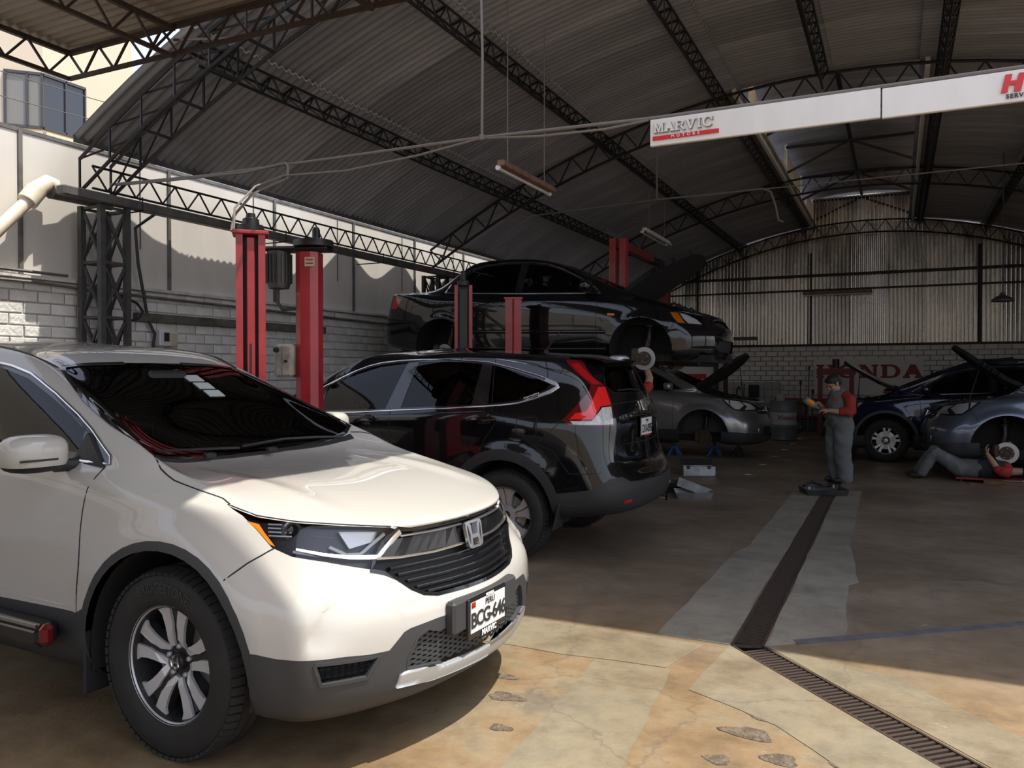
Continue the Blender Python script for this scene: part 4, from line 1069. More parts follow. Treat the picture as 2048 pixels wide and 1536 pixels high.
def h_emblem(cb, c, n, w, h, m='chrome_soft', parent=None):
    """the maker's H badge: rounded square ring with the flared H inside; c = centre, n = outward direction"""
    n = V(n).normalized(); ex = V((0, 0, 1)).cross(n).normalized(); ey = n.cross(ex); c = V(c)
    f = lambda a, b, d: c + ex * (a * w / 2) + ey * (b * h / 2) + n * d
    out = fillet([(-.86, -1), (.86, -1), (1, 1), (-1, 1)], .42, 5); inn = [(a * .84, b * .82) for a, b in out]
    mb = MB()
    for i in range(len(out)):
        j = (i + 1) % len(out); mb.prism([out[i], out[j], inn[j], inn[i]], f, 0, .014)
    o = mb.obj('emblem', m, parent or cb.root, False, fix=True)
    hb = MB()
    for sg in (-1, 1): hb.prism([(sg * .36, -.80), (sg * .62, -.80), (sg * .55, 0), (sg * .74, .80), (sg * .40, .80), (sg * .30, 0)][::sg], f, .002, .015)
    hb.prism([(-.42, -.30), (.42, -.30), (.34, -.02), (-.34, -.02)], f, .002, .014).obj('emblem_letter', m, o, False, fix=True)
    MB().prism(inn, f, 0, .003).obj('emblem_ground', 'trim_gloss', o, False, fix=True)
    return o
FA = (0.0, .365)                                              # front axle of the white car
cb = CarBuild('white_suv', 'pearl white SUV in the foreground with its nose in the sun', 'parked cars', (-2.503, 3.083, 0), R(-2.4), WHITE,
              warp=lambda A: flare(A, [FA, (-2.66, .365)], .49, .60, .022))
s_ = cb.sh; wroot = cb.root
s_.region('cladding', P3(30, [(.93, -.30, .53), (.93, 0, .53), (.885, .33, .527), (.855, .47, .52), (.845, .50, .512), (.825, .565, .458), (.79, .64, .462), (.745, .728, .474), (.64, .845, .48), (.56, .88, .484), (.485, .906, .497), (.3, .95, .497), (.3, .95, .05), (.93, -.30, .05)]), 30, cond=lambda c: c.x > .3)
s_.region('cladding', sv([(-.40, .56), (-.52, .505), (-1.2, .490), (-2.25, .50), (-2.25, .1), (-.40, .1)]), 90)
s_.region('cladding', sv([(-3.1, .62), (-3.8, .62), (-3.8, .2), (-3.1, .2)]), 90)
for c_ in (FA, (-2.66, .365)):
    s_.region('cladding', sv(circle(c_[0], c_[1], .489, n=44)), 90, ymin=.6)
    s_.region('opening', sv(circle(c_[0], c_[1], .452, n=40)), 90, ymin=.6)
    s_.region('opening', sv([(c_[0] - .44, c_[1]), (c_[0] + .44, c_[1]), (c_[0] + .41, .1), (c_[0] - .43, .1)]), 90, ymin=.6)
WS = [(-.01, 1.078), (.23, 1.083), (.38, 1.094), (.50, 1.110), (.60, 1.130), (.655, 1.150), (.69, 1.185), (.685, 1.265), (.648, 1.372), (.592, 1.464), (.555, 1.510), (.53, 1.528), (.46, 1.538), (.36, 1.5445), (.18, 1.551), (-.01, 1.553)]
s_.region('windshield', WS, 0, cond=lambda c: c.x < -.2)
DLO = [(-.445, 1.112), (-.47, 1.145), (-.544, 1.184), (-.66, 1.248), (-.792, 1.311), (-1.003, 1.402), (-1.236, 1.493), (-1.40, 1.533), (-1.6, 1.563), (-1.85, 1.583), (-2.2, 1.590), (-2.65, 1.565), (-3.0, 1.50), (-3.2, 1.36), (-3.16, 1.26), (-3.0, 1.21), (-2.3, 1.172), (-1.5, 1.15), (-.9, 1.13)]
s_.region('window_frame', sv(DLO), 90, cond=lambda c: c.z > 1.05)
W1 = [(-.66, 1.155), (-.70, 1.245), (-.83, 1.308), (-1.02, 1.388), (-1.24, 1.472), (-1.42, 1.515), (-1.60, 1.542), (-1.60, 1.17)]
W2 = [(-1.72, 1.172), (-1.72, 1.553), (-2.2, 1.570), (-2.5, 1.555), (-2.55, 1.20)]
for w_ in (W1, W2): s_.region('side_window', sv(w_), 90, cond=lambda c: c.z > 1.05)
HL = [(.206, .772, .987), (.353, .766, .954), (.494, .70, .932), (.633, .575, .912), (.735, .445, .893), (.752, .395, .868), (.738, .522, .772), (.735, .542, .745), (.619, .69, .795), (.524, .762, .820), (.448, .787, .852), (.370, .79, .915), (.297, .785, .958)]
s_.region('headlamp', P3(40, HL), 40)
GR = [(-.01, .872), (.20, .873), (.35, .872), (.415, .880), (.47, .84), (.548, .745), (.50, .728), (.455, .70), (.41, .655), (.365, .628), (.30, .613), (.15, .609), (-.01, .608)]
s_.region('grille', GR, 0, cond=lambda c: c.x > .5)
MESHP = [(-.01, .47), (.31, .475), (.38, .497), (.43, .48), (.475, .40), (.478, .360), (.30, .338), (-.01, .334)]
s_.region('lower_grille', MESHP, 0, cond=lambda c: c.x > .5)
s_.region('skid', [(-.01, .334), (.30, .338), (.478, .360), (.51, .352), (.52, .305), (.35, .288), (-.01, .284)], 0, cond=lambda c: c.x > .5)
FOG = [(.68, .815, .462), (.80, .60, .447), (.775, .64, .376), (.685, .79, .382)]
s_.region('fog_pocket', P3(38, FOG), 38)
def body_push(b):                                             # crease of the bumper corner
    for v in b.verts:
        x, y, z = v.co
        if x > .45 and .46 < z < .76:
            e = .845 - .16 * max(0, (z - .48) / .22) ** 2.2                # outline of the fold
            t = (e - y) / .16
            if 0 < t < 1: v.co.x -= .028 * (1 - t) ** 1.0 * min(1, t / .12) * min(1, (.76 - z) / .12) * max(0, min(1, (z - .485) / .05))
def hood_push(b):                                             # two raised creases on the hood
    for v in b.verts:
        x, y, z = v.co
        if -.35 < x < .62 and z > .85:
            yc = .50 + .06 * x; t = (y - yc) / .10; k = min(1, (x + .35) / .3) * min(1, (.62 - x) / .25)
            if t > -1: v.co.z += .013 * k * (1 - max(0, -t) ** .8 if t < 0 else max(0, 1 - t / 2.2) ** 2)
hood_push(s_.bm); body_push(s_.bm); s_.bm.normal_update()
cb.part('body', 'body', 'paint_white'); cb.part('cladding', 'cladding', 'clad_grey')
ws = cb.part('windshield', 'windshield', 'glass_privacy', off=-.004)
wf_ = cb.pair('window_frame', 'window_frame', 'trim_gloss', off=-.004)
cb.pair('side_window', 'side_window', 'glass_privacy', off=-.006)
# windshield border and chrome line round the side glass
cb.strip('windshield_border', 'trim_gloss', WS[1:15], 0, .028, .002, ev=None)
cb.strip('window_chrome', 'chrome', sv(DLO[-1:] + DLO[:14]), 90, .016, .006, prof='round')
cb.strip('roof_molding', 'trim_black', [(x, y) for x, y in ((-1.19, .565), (-1.4, .592), (-1.8, .605), (-2.4, .60), (-2.9, .58))], 0, .018, .004, ev=TOP)
cb.seams([([(-.385, .675), (-.33, .70), (-.203, .752), (-.106, .763), (.043, .762), (.162, .757), (.215, .77)], 'top'),
          (P3(35, [(.205, .772, .991), (.353, .766, .9585), (.494, .70, .9365), (.633, .575, .9165), (.73, .45, .8975), (.76, .35, .878), (.79, .2, .877), (.803, 0, .876)]), 35),
          (sv([(-.512, .50), (-.509, .644), (-.498, .863), (-.488, 1.019), (-.465, 1.105)]), 90), (sv([(-1.66, .50), (-1.66, 1.15)]), 90), (sv([(-2.62, 1.17), (-2.52, .95), (-2.28, .78)]), 90),
          (P3(60, [(.464, .789, .850), (.393, .85, .80), (.337, .915, .742)]), 60)])
# headlamps: dark housing, lamps, clear cover
hl = cb.pair('headlamp', 'headlamp', 'lamp_dark', off=-.03)
for o, sg in zip(hl, (1, -1)):
    cv = s_.extract('headlamp', 0.0, 'left' if sg > 0 else 'right'); put('lamp_cover', cv, 'lens_glass', o, False)
    f = lambda p: (p[0], p[1] * sg, p[2])
    pr = MB(); c = V((.455, .70, .90)); dd = V((.85, .35, .02)).normalized()
    pr.tube([c - dd * .03, c + dd * .02, c + dd * .025, c + dd * .022], .03, 18, rs=[.042, .040, .036, .031]); pr.v = [f(p) for p in pr.v]
    pr.obj('projector', 'reflector', o, False, fix=True)
    le = MB(); le.tube([c + dd * .018, c + dd * .03, c + dd * .036], .03, 18, rs=[.030, .022, .004]); le.v = [f(p) for p in le.v]; le.obj('projector_lens', 'glass_tint', o, False, fix=True)
    dr = MB()
    for zz in (.928, .915, .902, .889): dr = s_.drape(P3(40, [(.40, .76, zz + .005), (.47, .71, zz)]), 40, .006, -.012, .02, 'flat', dr, None, .006)
    dr.v = [f(p) for p in dr.v]; dr.obj('lamp_fins', 'lamp_bright', o, False, fix=True)
    dl = s_.drape(P3(30, [(.58, .635, .845), (.625, .59, .812), (.66, .545, .808), (.72, .455, .868)]), 30, .013, -.008, .02, 'flat', None, None, .02)
    s_.drape(P3(30, [(.49, .735, .838), (.60, .66, .812), (.69, .57, .795)]), 30, .010, -.006, .02, 'flat', dl, None, .015)
    dl.v = [f(p) for p in dl.v]; dl.obj('light_guide', 'plate_white', o, False, fix=True)
    rf = s_.patch(P3(35, [(.60, .60, .895), (.70, .48, .880), (.69, .50, .845), (.63, .575, .83)]), 35, -.018); rf.v = [f(p) for p in rf.v]; rf.obj('reflector', 'lamp_bright', o, False, fix=True)
    am = s_.patch(P3(50, [(.325, .785, .940), (.375, .775, .930), (.40, .775, .905), (.462, .782, .855), (.440, .785, .862), (.375, .79, .915)]), 50, .0015); am.v = [f(p) for p in am.v]; am.obj('turn_signal', 'amber', o, False, fix=True)
# grille
gl = cb.part('grille', 'grille', 'trim_black', off=-.035, rim=0)
rim_ = cb.sh.drape(GR[1:13], 0, .016, .002, .03, 'flat', None, None, .04)
both(rim_, 'grille_frame', 'trim_gloss', gl)
for zz, y1 in ((.735, .46), (.708, .435), (.680, .405), (.652, .375), (.628, .33)):
    s_.drape([(0, zz), (y1 * .5, zz + .001), (y1, zz + .004)], 0, .017, -.008, .04, 'round', None, None, .03, True).obj('slat', 'trim_gloss', gl, False)
for zz, y1 in ((.872 - .012, .33),): s_.drape([(0, zz), (y1, zz)], 0, .012, -.010, .04, 'round', None, None, .02, True).obj('slat', 'clad_grey', gl, False)
wg = MB()
for i in range(8):
    t0, t1 = i / 8, (i + 1) / 8; L = lambda t: (.06 + .37 * t, .845 - .002 * t); B = lambda t: (.06 + .44 * t, .772 + .004 * t)
    s_.patch([L(t0), L(t1), B(t1), B(t0)][::-1], 0, .004, wg, None, False, .03)
wo_ = both(wg, 'grille_wing', 'trim_gloss', gl)[0]
cb.strip('wing_chrome', 'chrome_soft', [(.05, .768), (.25, .766), (.42, .772), (.515, .782)], 0, .014, .014, parent=wo_, prof='round', sink=.01)
cb.strip('wing_chrome', 'chrome_soft', [(.05, .848), (.25, .850), (.40, .853)], 0, .010, .012, parent=wo_, prof='round', sink=.01)
cb.strip('lamp_chrome', 'chrome_soft', P3(20, [(.752, .40, .872), (.745, .455, .828), (.738, .512, .787), (.68, .615, .800), (.61, .685, .818), (.53, .745, .842)]), 20, lambda t: .034 - .020 * t, .007, prof='round', sink=.01)
c0 = s_.hit((0, 0, .80), (1, 0, 0))[0]
h_emblem(cb, c0 + V((.022, 0, 0)), (1, 0, .18), .135, .118)
MB().lathe([(.05, 0), (.048, .02), (.03, .026)], c=(c0.x - .005, 0, .80), axis='x', n=20).obj('emblem_base', 'trim_gloss', wroot, False)
# lower grille, skid lip, fog pockets
lg = cb.part('lower_grille', 'lower_grille', 'trim_black', off=-.045)
honeycomb(cb, 'mesh_bars', [(0, .475), (.31, .475), (.38, .49), (.43, .475), (.47, .40), (.47, .362), (.30, .342), (0, .338)], 0, .030, 'clad_grey', -.018, parent=lg)
cb.strip('lower_grille_frame', 'clad_grey', MESHP[1:7], 0, .012, .002, parent=lg, sink=.045)
cb.part('skid', 'skid_lip', 'silver_trim', off=.012, rim=.016)
for o, sg in zip(cb.pair('fog_pocket', 'fog_pocket', 'trim_black', off=-.035), (1, -1)):
    f = s_.drape(P3(38, FOG + FOG[:1]), 38, .014, .004, .03, 'flat', None, None, .035); f.v = [(x, y * sg, z) for x, y, z in f.v]; f.obj('fog_frame', 'clad_grey', o, False, fix=True)
    f = MB()
    for zz in (.40, .42, .44): s_.drape(P3(38, [(.685, .805, zz + .004), (.79, .615, zz)]), 38, .005, -.022, .03, 'flat', f, None, .012)
    for k in range(9): t = k / 8; x, y = .685 + .10 * t, .80 - .18 * t; s_.drape(P3(38, [(x, y, .388), (x + .006, y, .455)]), 38, .005, -.022, .03, 'flat', f, None, .012)
    f.v = [(x, y * sg, z) for x, y, z in f.v]; f.obj('fog_mesh', 'clad_grey', o, False, fix=True)
# licence plate on its holder
ph = MB().box((.908, -.02, .512), (.05, .53, .135), bev=.012).obj('plate_holder', 'clad_grey', wroot, False)
pf = MB().box((.938, -.04, .487), (.016, .315, .175), bev=.006).obj('plate_frame', 'trim_gloss', ph, False)
pl = MB().box((.945, -.04, .492), (.007, .288, .128), bev=.002).obj('plate', 'plate_white', ph, False)
text('plate_text', 'BCG-646', .086, (.950, -.04, .478), (0, 1, 0), (0, 0, 1), 'plate_ink', pl, .001, spacing=.86, bold=.002); bpy.data.objects['plate_text'].matrix_parent_inverse = M.Identity(4)
text('plate_text', 'PERU', .034, (.950, -.03, .535), (0, 1, 0), (0, 0, 1), 'plate_ink', pl, .001).matrix_parent_inverse = M.Identity(4)
text('plate_text', 'HONDA', .018, (.950, -.03, .562), (0, 1, 0), (0, 0, 1), 'plate_white', pl, .001, bold=.001).matrix_parent_inverse = M.Identity(4)
text('plate_text', 'MARVIC', .034, (.950, -.04, .412), (0, 1, 0), (0, 0, 1), 'plate_white', pl, .001, bold=.001, shear=.15).matrix_parent_inverse = M.Identity(4)
MB().box((.9495, -.165, .545), (.002, .03, .022)).obj('plate_mark', 'red_lens', pl, False)
# wheels
for x, st in ((0, 0), (-2.66, 0)):
    for sg in (-1, 1): wheel(wroot, 'wheel', (x, sg * .785, .365), sg, 'double5', .368, .232, .235, letters=[('BRIDGESTONE', 62, 118, .055)] if sg < 0 and x == 0 else None, rot=R(0))
    well(wroot, x, .365, .455, .50, .895)
MB().box((-1.3, 0, .27), (3.6, 1.5, .10)).box((.35, 0, .32), (.7, .9, .12)).obj('underbody', 'under', wroot, False)
for sg in (-1, 1):
    MB().box((-.475, sg * .83, .30), (.016, .17, .26), bev=.006).obj('mud_flap', 'black_rubber', wroot, False)
    so = MB().box((-1.42, sg * .955, .405), (1.58, .11, .10), bev=.03).obj('side_step', 'trim_gloss', wroot, False)
    MB().box((-1.42, sg * 1.008, .455), (1.56, .010, .012)).obj('step_chrome', 'chrome', so, False)
    MB().box((-.61, sg * .985, .42), (.05, .06, .09), bev=.02).obj('step_end', 'red_lens_dark', so, False)
    mh = mirror_housing(wroot, (-.64 if sg < 0 else -.84, sg * 1.02, 1.17), sg, 'paint_white', sz=(.105, .25, .155))
    MB().prism(fillet([(-.46, 1.10), (-.68, 1.115), (-.655, 1.24)], .01), lambda a, b, d: (a, sg * (.815 - (b - 1.1) * .42 + d), b), -.02, .014).obj('mirror_sail', 'trim_black', mh, False, fix=True)
# wipers and cowl
cb.strip('cowl', 'trim_black', [(-.51, .0), (-.495, .25), (-.45, .42), (-.40, .58), (-.36, .66)], 0, .05, .004, ev=TOP)
wp = s_.drape([(.62, 1.125), (.35, 1.125), (.05, 1.105)], 0, .014, .016, .05, 'round', None, None, -.006)
s_.drape([(.02, 1.10), (-.25, 1.115), (-.55, 1.135)], 0, .014, .016, .05, 'round', wp, None, -.006); wp.box((-.43, .10, 1.10), (.03, .06, .025), bev=.005).box((-.43, -.30, 1.105), (.03, .06, .025), bev=.005)
wp.obj('wipers', 'trim_black', wroot, False)
cabin(wroot, -.75, -2.7, .80, 1.02, 1.55, .36)
# papers on the windshield and the charm that hangs from the inner mirror
st = MB()
for k in range(3): s_.patch([(.09 - .0 * k + .02 * k, 1.485 - .042 * k), (.19 + .02 * k, 1.484 - .042 * k), (.20 + .02 * k, 1.451 - .042 * k), (.10 + .02 * k, 1.452 - .042 * k)], 0, .002, st)
st.obj('windshield_sticker', 'sticker', ws, False, fix=True)
MB().lathe([(.001, .055), (.03, .045), (.038, .01), (.03, -.03), (.016, -.05), (.001, -.055)], c=(-1.0, .06, 1.27), n=14).lathe([(.001, .03), (.024, .018), (.024, -.012), (.001, -.03)], c=(-.99, .06, 1.345), n=12).tube([(-1.0, .06, 1.36), (-1.12, .03, 1.49)], .003, 5).obj('mirror_charm', 'sticker', wroot, False)
MB().box((-1.10, 0, 1.475), (.04, .24, .07), bev=.015).obj('inner_mirror', 'trim_black', wroot, False)
# ------------------------------------------------------------------ black SUV parked nose to the wall
def shifted(cols, fx, dx8, dz):
    return [[(x * fx + (dx8 if j >= 9 else dx8 * .7 if j == 8 else 0), y, z + dz + (.02 if j >= 9 else 0)) for j, (x, y, z) in enumerate(c)] for c in cols]
BLACK = shifted(WHITE[:7], .97, .20, .025) + [
 [(-1.2, .78, .25), (-1.2, .86, .32), (-1.2, .89, .45), (-1.2, .90, .68), (-1.2, .90, .88), (-1.2, .89, 1.04), (-1.2, .88, 1.10), (-1.2, .865, 1.13), (-1.2, .85, 1.155), (-1.25, .76, 1.38), (-1.5, .655, 1.595), (-1.7, .53, 1.66), (-2.0, 0, 1.70)],
 [(-1.75, .78, .25), (-1.75, .86, .32), (-1.75, .89, .45), (-1.75, .90, .68), (-1.75, .90, .88), (-1.75, .89, 1.05), (-1.75, .88, 1.12), (-1.75, .865, 1.155), (-1.75, .85, 1.185), (-1.78, .77, 1.40), (-1.9, .665, 1.622), (-2.0, .53, 1.675), (-2.15, 0, 1.705)],
 [(-2.3, .78, .27), (-2.3, .86, .34), (-2.3, .895, .48), (-2.3, .905, .70), (-2.3, .905, .90), (-2.3, .89, 1.06), (-2.3, .88, 1.14), (-2.3, .865, 1.18), (-2.3, .85, 1.21), (-2.3, .77, 1.41), (-2.35, .665, 1.612), (-2.38, .53, 1.668), (-2.4, 0, 1.695)],
 [(-2.62, .78, .30), (-2.62, .87, .37), (-2.62, .91, .52), (-2.62, .912, .72), (-2.62, .905, .91), (-2.62, .89, 1.07), (-2.62, .88, 1.14), (-2.62, .865, 1.19), (-2.62, .845, 1.23), (-2.62, .76, 1.42), (-2.65, .65, 1.60), (-2.66, .52, 1.655), (-2.65, 0, 1.68)],
 [(-3.05, .78, .36), (-3.05, .86, .42), (-3.05, .885, .53), (-3.05, .89, .70), (-3.05, .885, .88), (-3.05, .875, 1.05), (-3.05, .865, 1.12), (-3.05, .855, 1.17), (-3.05, .835, 1.23), (-3.03, .745, 1.42), (-3.0, .63, 1.58), (-2.97, .51, 1.638), (-2.9, 0, 1.665)],
 [(-3.30, .70, .38), (-3.40, .78, .42), (-3.46, .82, .53), (-3.45, .815, .68), (-3.405, .805, .86), (-3.375, .79, 1.03), (-3.365, .78, 1.12), (-3.35, .765, 1.18), (-3.32, .735, 1.25), (-3.24, .67, 1.43), (-3.17, .575, 1.57), (-3.1, .47, 1.628), (-3.0, 0, 1.66)],
 [(-3.42, .42, .38), (-3.56, .50, .42), (-3.60, .52, .53), (-3.59, .52, .67), (-3.50, .52, .78), (-3.485, .52, 1.0), (-3.48, .51, 1.12), (-3.46, .50, 1.2), (-3.43, .49, 1.28), (-3.34, .45, 1.46), (-3.27, .40, 1.595), (-3.15, .33, 1.635), (-3.05, 0, 1.658)],
 [(-3.44, 0, .38), (-3.60, 0, .42), (-3.65, 0, .53), (-3.64, 0, .67), (-3.54, 0, .76), (-3.53, 0, 1.0), (-3.525, 0, 1.12), (-3.51, 0, 1.2), (-3.48, 0, 1.29), (-3.40, 0, 1.46), (-3.33, 0, 1.597), (-3.2, 0, 1.638), (-3.08, 0, 1.655)],
]
bk = CarBuild('black_suv', 'glossy black SUV with tall red tail lamps, parked nose to the left wall', 'parked cars', (-5.442, 6.54, 0), R(180.5), BLACK,
              warp=lambda A: flare(A, [FA, (-2.62, .365)], .49, .62, .018))
s_ = bk.sh; br = bk.root
s_.region('cladding', P3(120, [(-2.6, .95, .56), (-3.0, .9, .565), (-3.108, .884, .573), (-3.231, .870, .590), (-3.348, .843, .610), (-3.417, .809, .654), (-3.461, .771, .690), (-3.53, .68, .700), (-3.56, .60, .66), (-3.62, .45, .645), (-3.62, .45, .2), (-2.6, .95, .2)]), 120, cond=lambda c: c.x < -2.9)
s_.region('cladding', [(-.68, .70), (-.66, .69), (-.60, .655), (-.43, .645), (.01, .640), (.01, .2), (-.68, .2)], 180, cond=lambda c: c.x < -3.3)
s_.region('cladding', sv([(.45, .50), (-2.3, .50), (-2.3, .1), (.45, .1)]), 90); s_.region('cladding', sv([(.4, .50), (1.1, .48), (1.1, .1), (.4, .1)]), 90)
for x_ in (0, -2.62):
    s_.region('cladding', sv(circle(x_, .405, .492, n=40)), 90, ymin=.6); s_.region('opening', sv(circle(x_, .385, .425, n=36)), 90, ymin=.6)
    s_.region('opening', sv([(x_ - .415, .385), (x_ + .415, .385), (x_ + .39, .15), (x_ - .39, .15)]), 90, ymin=.6)
BWS = [(-.01, 1.13), (.23, 1.135), (.38, 1.145), (.50, 1.16), (.60, 1.18), (.665, 1.21), (.69, 1.25), (.672, 1.34), (.632, 1.44), (.585, 1.525), (.545, 1.575), (.46, 1.585), (.36, 1.590), (.18, 1.597), (-.01, 1.599)]
s_.region('windshield', BWS, 0, cond=lambda c: c.x < -.1 and c.x > -1.6)
BD = [(-.42, 1.145), (-.50, 1.215), (-.62, 1.305), (-.76, 1.385), (-.92, 1.460), (-1.04, 1.512), (-1.183, 1.560), (-1.32, 1.588), (-1.513, 1.606), (-1.75, 1.613), (-2.016, 1.612), (-2.397, 1.586), (-2.652, 1.529), (-2.870, 1.471), (-3.02, 1.418), (-3.062, 1.398), (-3.06, 1.375), (-3.00, 1.342), (-2.864, 1.294), (-2.717, 1.256), (-2.56, 1.237), (-2.065, 1.201), (-1.587, 1.178), (-1.156, 1.152), (-.789, 1.141)]
s_.region('window_frame', sv(BD), 90, cond=lambda c: c.z > 1.08)
BW1 = [(-.78, 1.16), (-.78, 1.375), (-.95, 1.453), (-1.07, 1.505), (-1.21, 1.548), (-1.35, 1.572), (-1.60, 1.590), (-1.475, 1.19)]
BW2 = [(-1.63, 1.200), (-1.715, 1.592), (-2.0, 1.594), (-2.335, 1.573), (-2.31, 1.237)]
BW3 = [(-2.46, 1.250), (-2.43, 1.562), (-2.65, 1.510), (-2.84, 1.456), (-2.965, 1.41), (-2.945, 1.372), (-2.84, 1.318), (-2.70, 1.278)]
for k, w_ in enumerate((BW1, BW2, BW3)): s_.region('side_glass' + str(k), sv(w_), 90, cond=lambda c: c.z > 1.08)
RG = [(.01, 1.565), (-.40, 1.555), (-.47, 1.50), (-.53, 1.40), (-.50, 1.345), (-.35, 1.335), (.01, 1.335)]
s_.region('rear_glass', [(a, b) for a, b in RG], 180, cond=lambda c: c.x < -3)
TL = [(-3.05, .62, 1.600), (-3.082, .638, 1.554), (-3.138, .659, 1.508), (-3.214, .669, 1.452), (-3.274, .672, 1.396), (-3.274, .704, 1.352), (-3.203, .798, 1.243), (-3.106, .853, 1.133), (-3.169, .847, 1.095), (-3.317, .789, 1.091), (-3.448, .629, 1.087), (-3.422, .587, 1.239), (-3.387, .551, 1.327), (-3.349, .545, 1.395), (-3.265, .60, 1.463), (-3.223, .597, 1.519), (-3.168, .560, 1.598)]
s_.region('tail_lamp', P3(130, TL), 130, cond=lambda c: c.x < -2.9)
B_ = [(-3.301, .746, 1.254), (-3.315, .68, 1.33), (-3.328, .63, 1.385), (-3.355, .553, 1.385), (-3.378, .57, 1.32), (-3.414, .596, 1.246), (-3.366, .699, 1.236), (-3.345, .755, 1.18), (-3.322, .772, 1.14), (-3.16, .839, 1.140), (-3.20, .815, 1.185), (-3.27, .775, 1.20)]
C_ = [(-3.167, .841, 1.126), (-3.315, .784, 1.126), (-3.354, .732, 1.188), (-3.375, .689, 1.228), (-3.416, .603, 1.233), (-3.44, .637, 1.098), (-3.315, .79, 1.098), (-3.195, .839, 1.100)]
D_ = [(-3.09, .625, 1.570), (-3.15, .60, 1.570), (-3.22, .605, 1.50), (-3.29, .605, 1.44), (-3.33, .56, 1.405), (-3.29, .65, 1.405), (-3.22, .66, 1.452), (-3.15, .65, 1.508)]
for nm, P in (('brake_lens', B_), ('clear_lens', C_), ('upper_lens', D_)): s_.region(nm, P3(130, P), 130, cond=lambda c: c.x < -2.9)
s_.region('gate_recess', [(.01, 1.13), (-.24, 1.128), (-.235, .965), (.01, .965)], 180, cond=lambda c: c.x < -3.3)
bk.part('body', 'body', 'paint_black'); bk.part('cladding', 'cladding', 'clad_black')
bk.part('windshield', 'windshield', 'glass_mid', off=-.004); bk.pair('window_frame', 'window_frame', 'trim_gloss', off=-.003)
for k, (nm, gm) in enumerate((('front_window', 'glass_light'), ('rear_window', 'glass_privacy'), ('quarter_window', 'glass_privacy'))): bk.pair('side_glass' + str(k), nm, gm, off=-.006)
rg_ = bk.part('rear_glass', 'rear_glass', 'glass_privacy', off=-.004); bk.strip('glass_border', 'trim_gloss', RG, 180, .012, .001)
bk.part('gate_recess', 'gate_recess', 'trim_gloss', off=-.018, rim=-.02)
bk.strip('window_chrome', 'chrome', sv(BD[2:15]), 90, .013, .006, prof='round')
bk.strip('window_chrome', 'chrome', sv(BD[17:25]), 90, .014, .006, prof='round')
bk.strip('window_chrome', 'silver_trim', sv([(-2.92, 1.447), (-3.02, 1.408), (-3.035, 1.388), (-2.98, 1.352), (-2.89, 1.312)]), 90, .035, .004, prof='round')
bk.strip('roof_molding', 'trim_gloss', [(-1.2, .60), (-1.5, .625), (-1.9, .635), (-2.4, .625), (-2.8, .60), (-3.05, .56)], 0, .014, .003, ev=TOP)
bk.strip('roof_chrome', 'chrome', sv([(-2.45, 1.612), (-2.6, 1.592), (-2.85, 1.548), (-3.10, 1.500)]), 90, .007, .004, prof='round')
bk.seams([(sv([(-1.53, 1.19), (-1.56, .90), (-1.58, .5)]), 90), (sv([(-2.445, 1.60), (-2.50, 1.24), (-2.545, 1.09), (-2.47, .98), (-2.42, .88)]), 90), (sv([(-.5, 1.16), (-.52, .5)]), 90),
          (P3(120, [(-3.106, .853, 1.133), (-3.03, .87, 1.06), (-2.907, .893, .946)]), 120), (P3(120, [(-2.907, .893, .946), (-3.036, .885, .901), (-3.174, .875, .724), (-3.30, .85, .728), (-3.402, .802, .734)]), 120),
          (sv(fillet([(-2.735, 1.147), (-2.91, 1.15), (-2.905, 1.005), (-2.735, 1.0)], .03) + [(-2.735, 1.12)]), 90),
          ([(0, .93), (-.50, .935), (-.61, .895), (-.66, .72)], 180), ([(-.60, 1.09), (-.57, 1.0), (-.57, .93)], 180), ([(-.62, 1.25), (.0, 1.27)], 180)])
tl_ = bk.pair('tail_lamp', 'tail_lamp', 'red_lens_dark', off=.003)
for nm, m in (('brake_lens', 'red_bright'), ('clear_lens', 'clear_lens'), ('upper_lens', 'red_lens')):
    for o, sd_ in zip(tl_, ('left', 'right')): bk.part(nm, nm, m, off=.004, sides=sd_, parent=o)
# spoiler, tail trim, badges, plate
sp = MB(); L = []
for k in range(13):
    y = -.58 + 1.16 * k / 12; e = (abs(y) / .58) ** 3
    L.append([(-3.06 - .04 * (1 - e), y, 1.648 - .030 * e), (-3.24, y, 1.630 - .02 * e), (-3.44 + .10 * e, y * .97, 1.602 - .012 * e), (-3.445 + .10 * e, y * .97, 1.586 - .012 * e), (-3.30 + .05 * e, y * .97, 1.566)])
vs = [p for l in L for p in l]; sp.add(vs, [(k * 5 + a, k * 5 + a + 1, (k + 1) * 5 + a + 1, (k + 1) * 5 + a) for k in range(12) for a in range(4)], True)
sp.obj('spoiler', 'paint_black', br, False, fix=True)
MB().lathe([(.001, .03), (.06, .028), (.085, .015), (.09, 0)], c=(-3.33, .12, 1.612), n=20).obj('spoiler_badge', 'rim_silver', br, False)
bk.strip('tail_chrome', 'chrome', [(-.33, 1.150), (0, 1.152)], 180, .020, .012, prof='round')
c0 = s_.hit((-4, 0, 1.225), (-1, 0, 0)); h_emblem(bk, c0[0] + c0[1] * .004, c0[1], .115, .10)
p0 = MB().box((-3.530, 0, 1.05), (.012, .325, .170), bev=.006).obj('plate_frame', 'trim_gloss', br, False)
p1 = MB().box((-3.536, 0, 1.052), (.008, .295, .140), bev=.002).obj('plate', 'plate_white', p0, False)
def ctext(*a, **k): o = text(*a, **k); o.matrix_parent_inverse = M.Identity(4); return o
ctext('plate_text', 'D1I-095', .095, (-3.5415, 0, 1.03), (0, -1, 0), (0, 0, 1), 'plate_ink', p1, .001, spacing=.9, bold=.002)
ctext('plate_text', 'PERU', .03, (-3.5415, 0, 1.098), (0, -1, 0), (0, 0, 1), 'plate_ink', p1, .001)
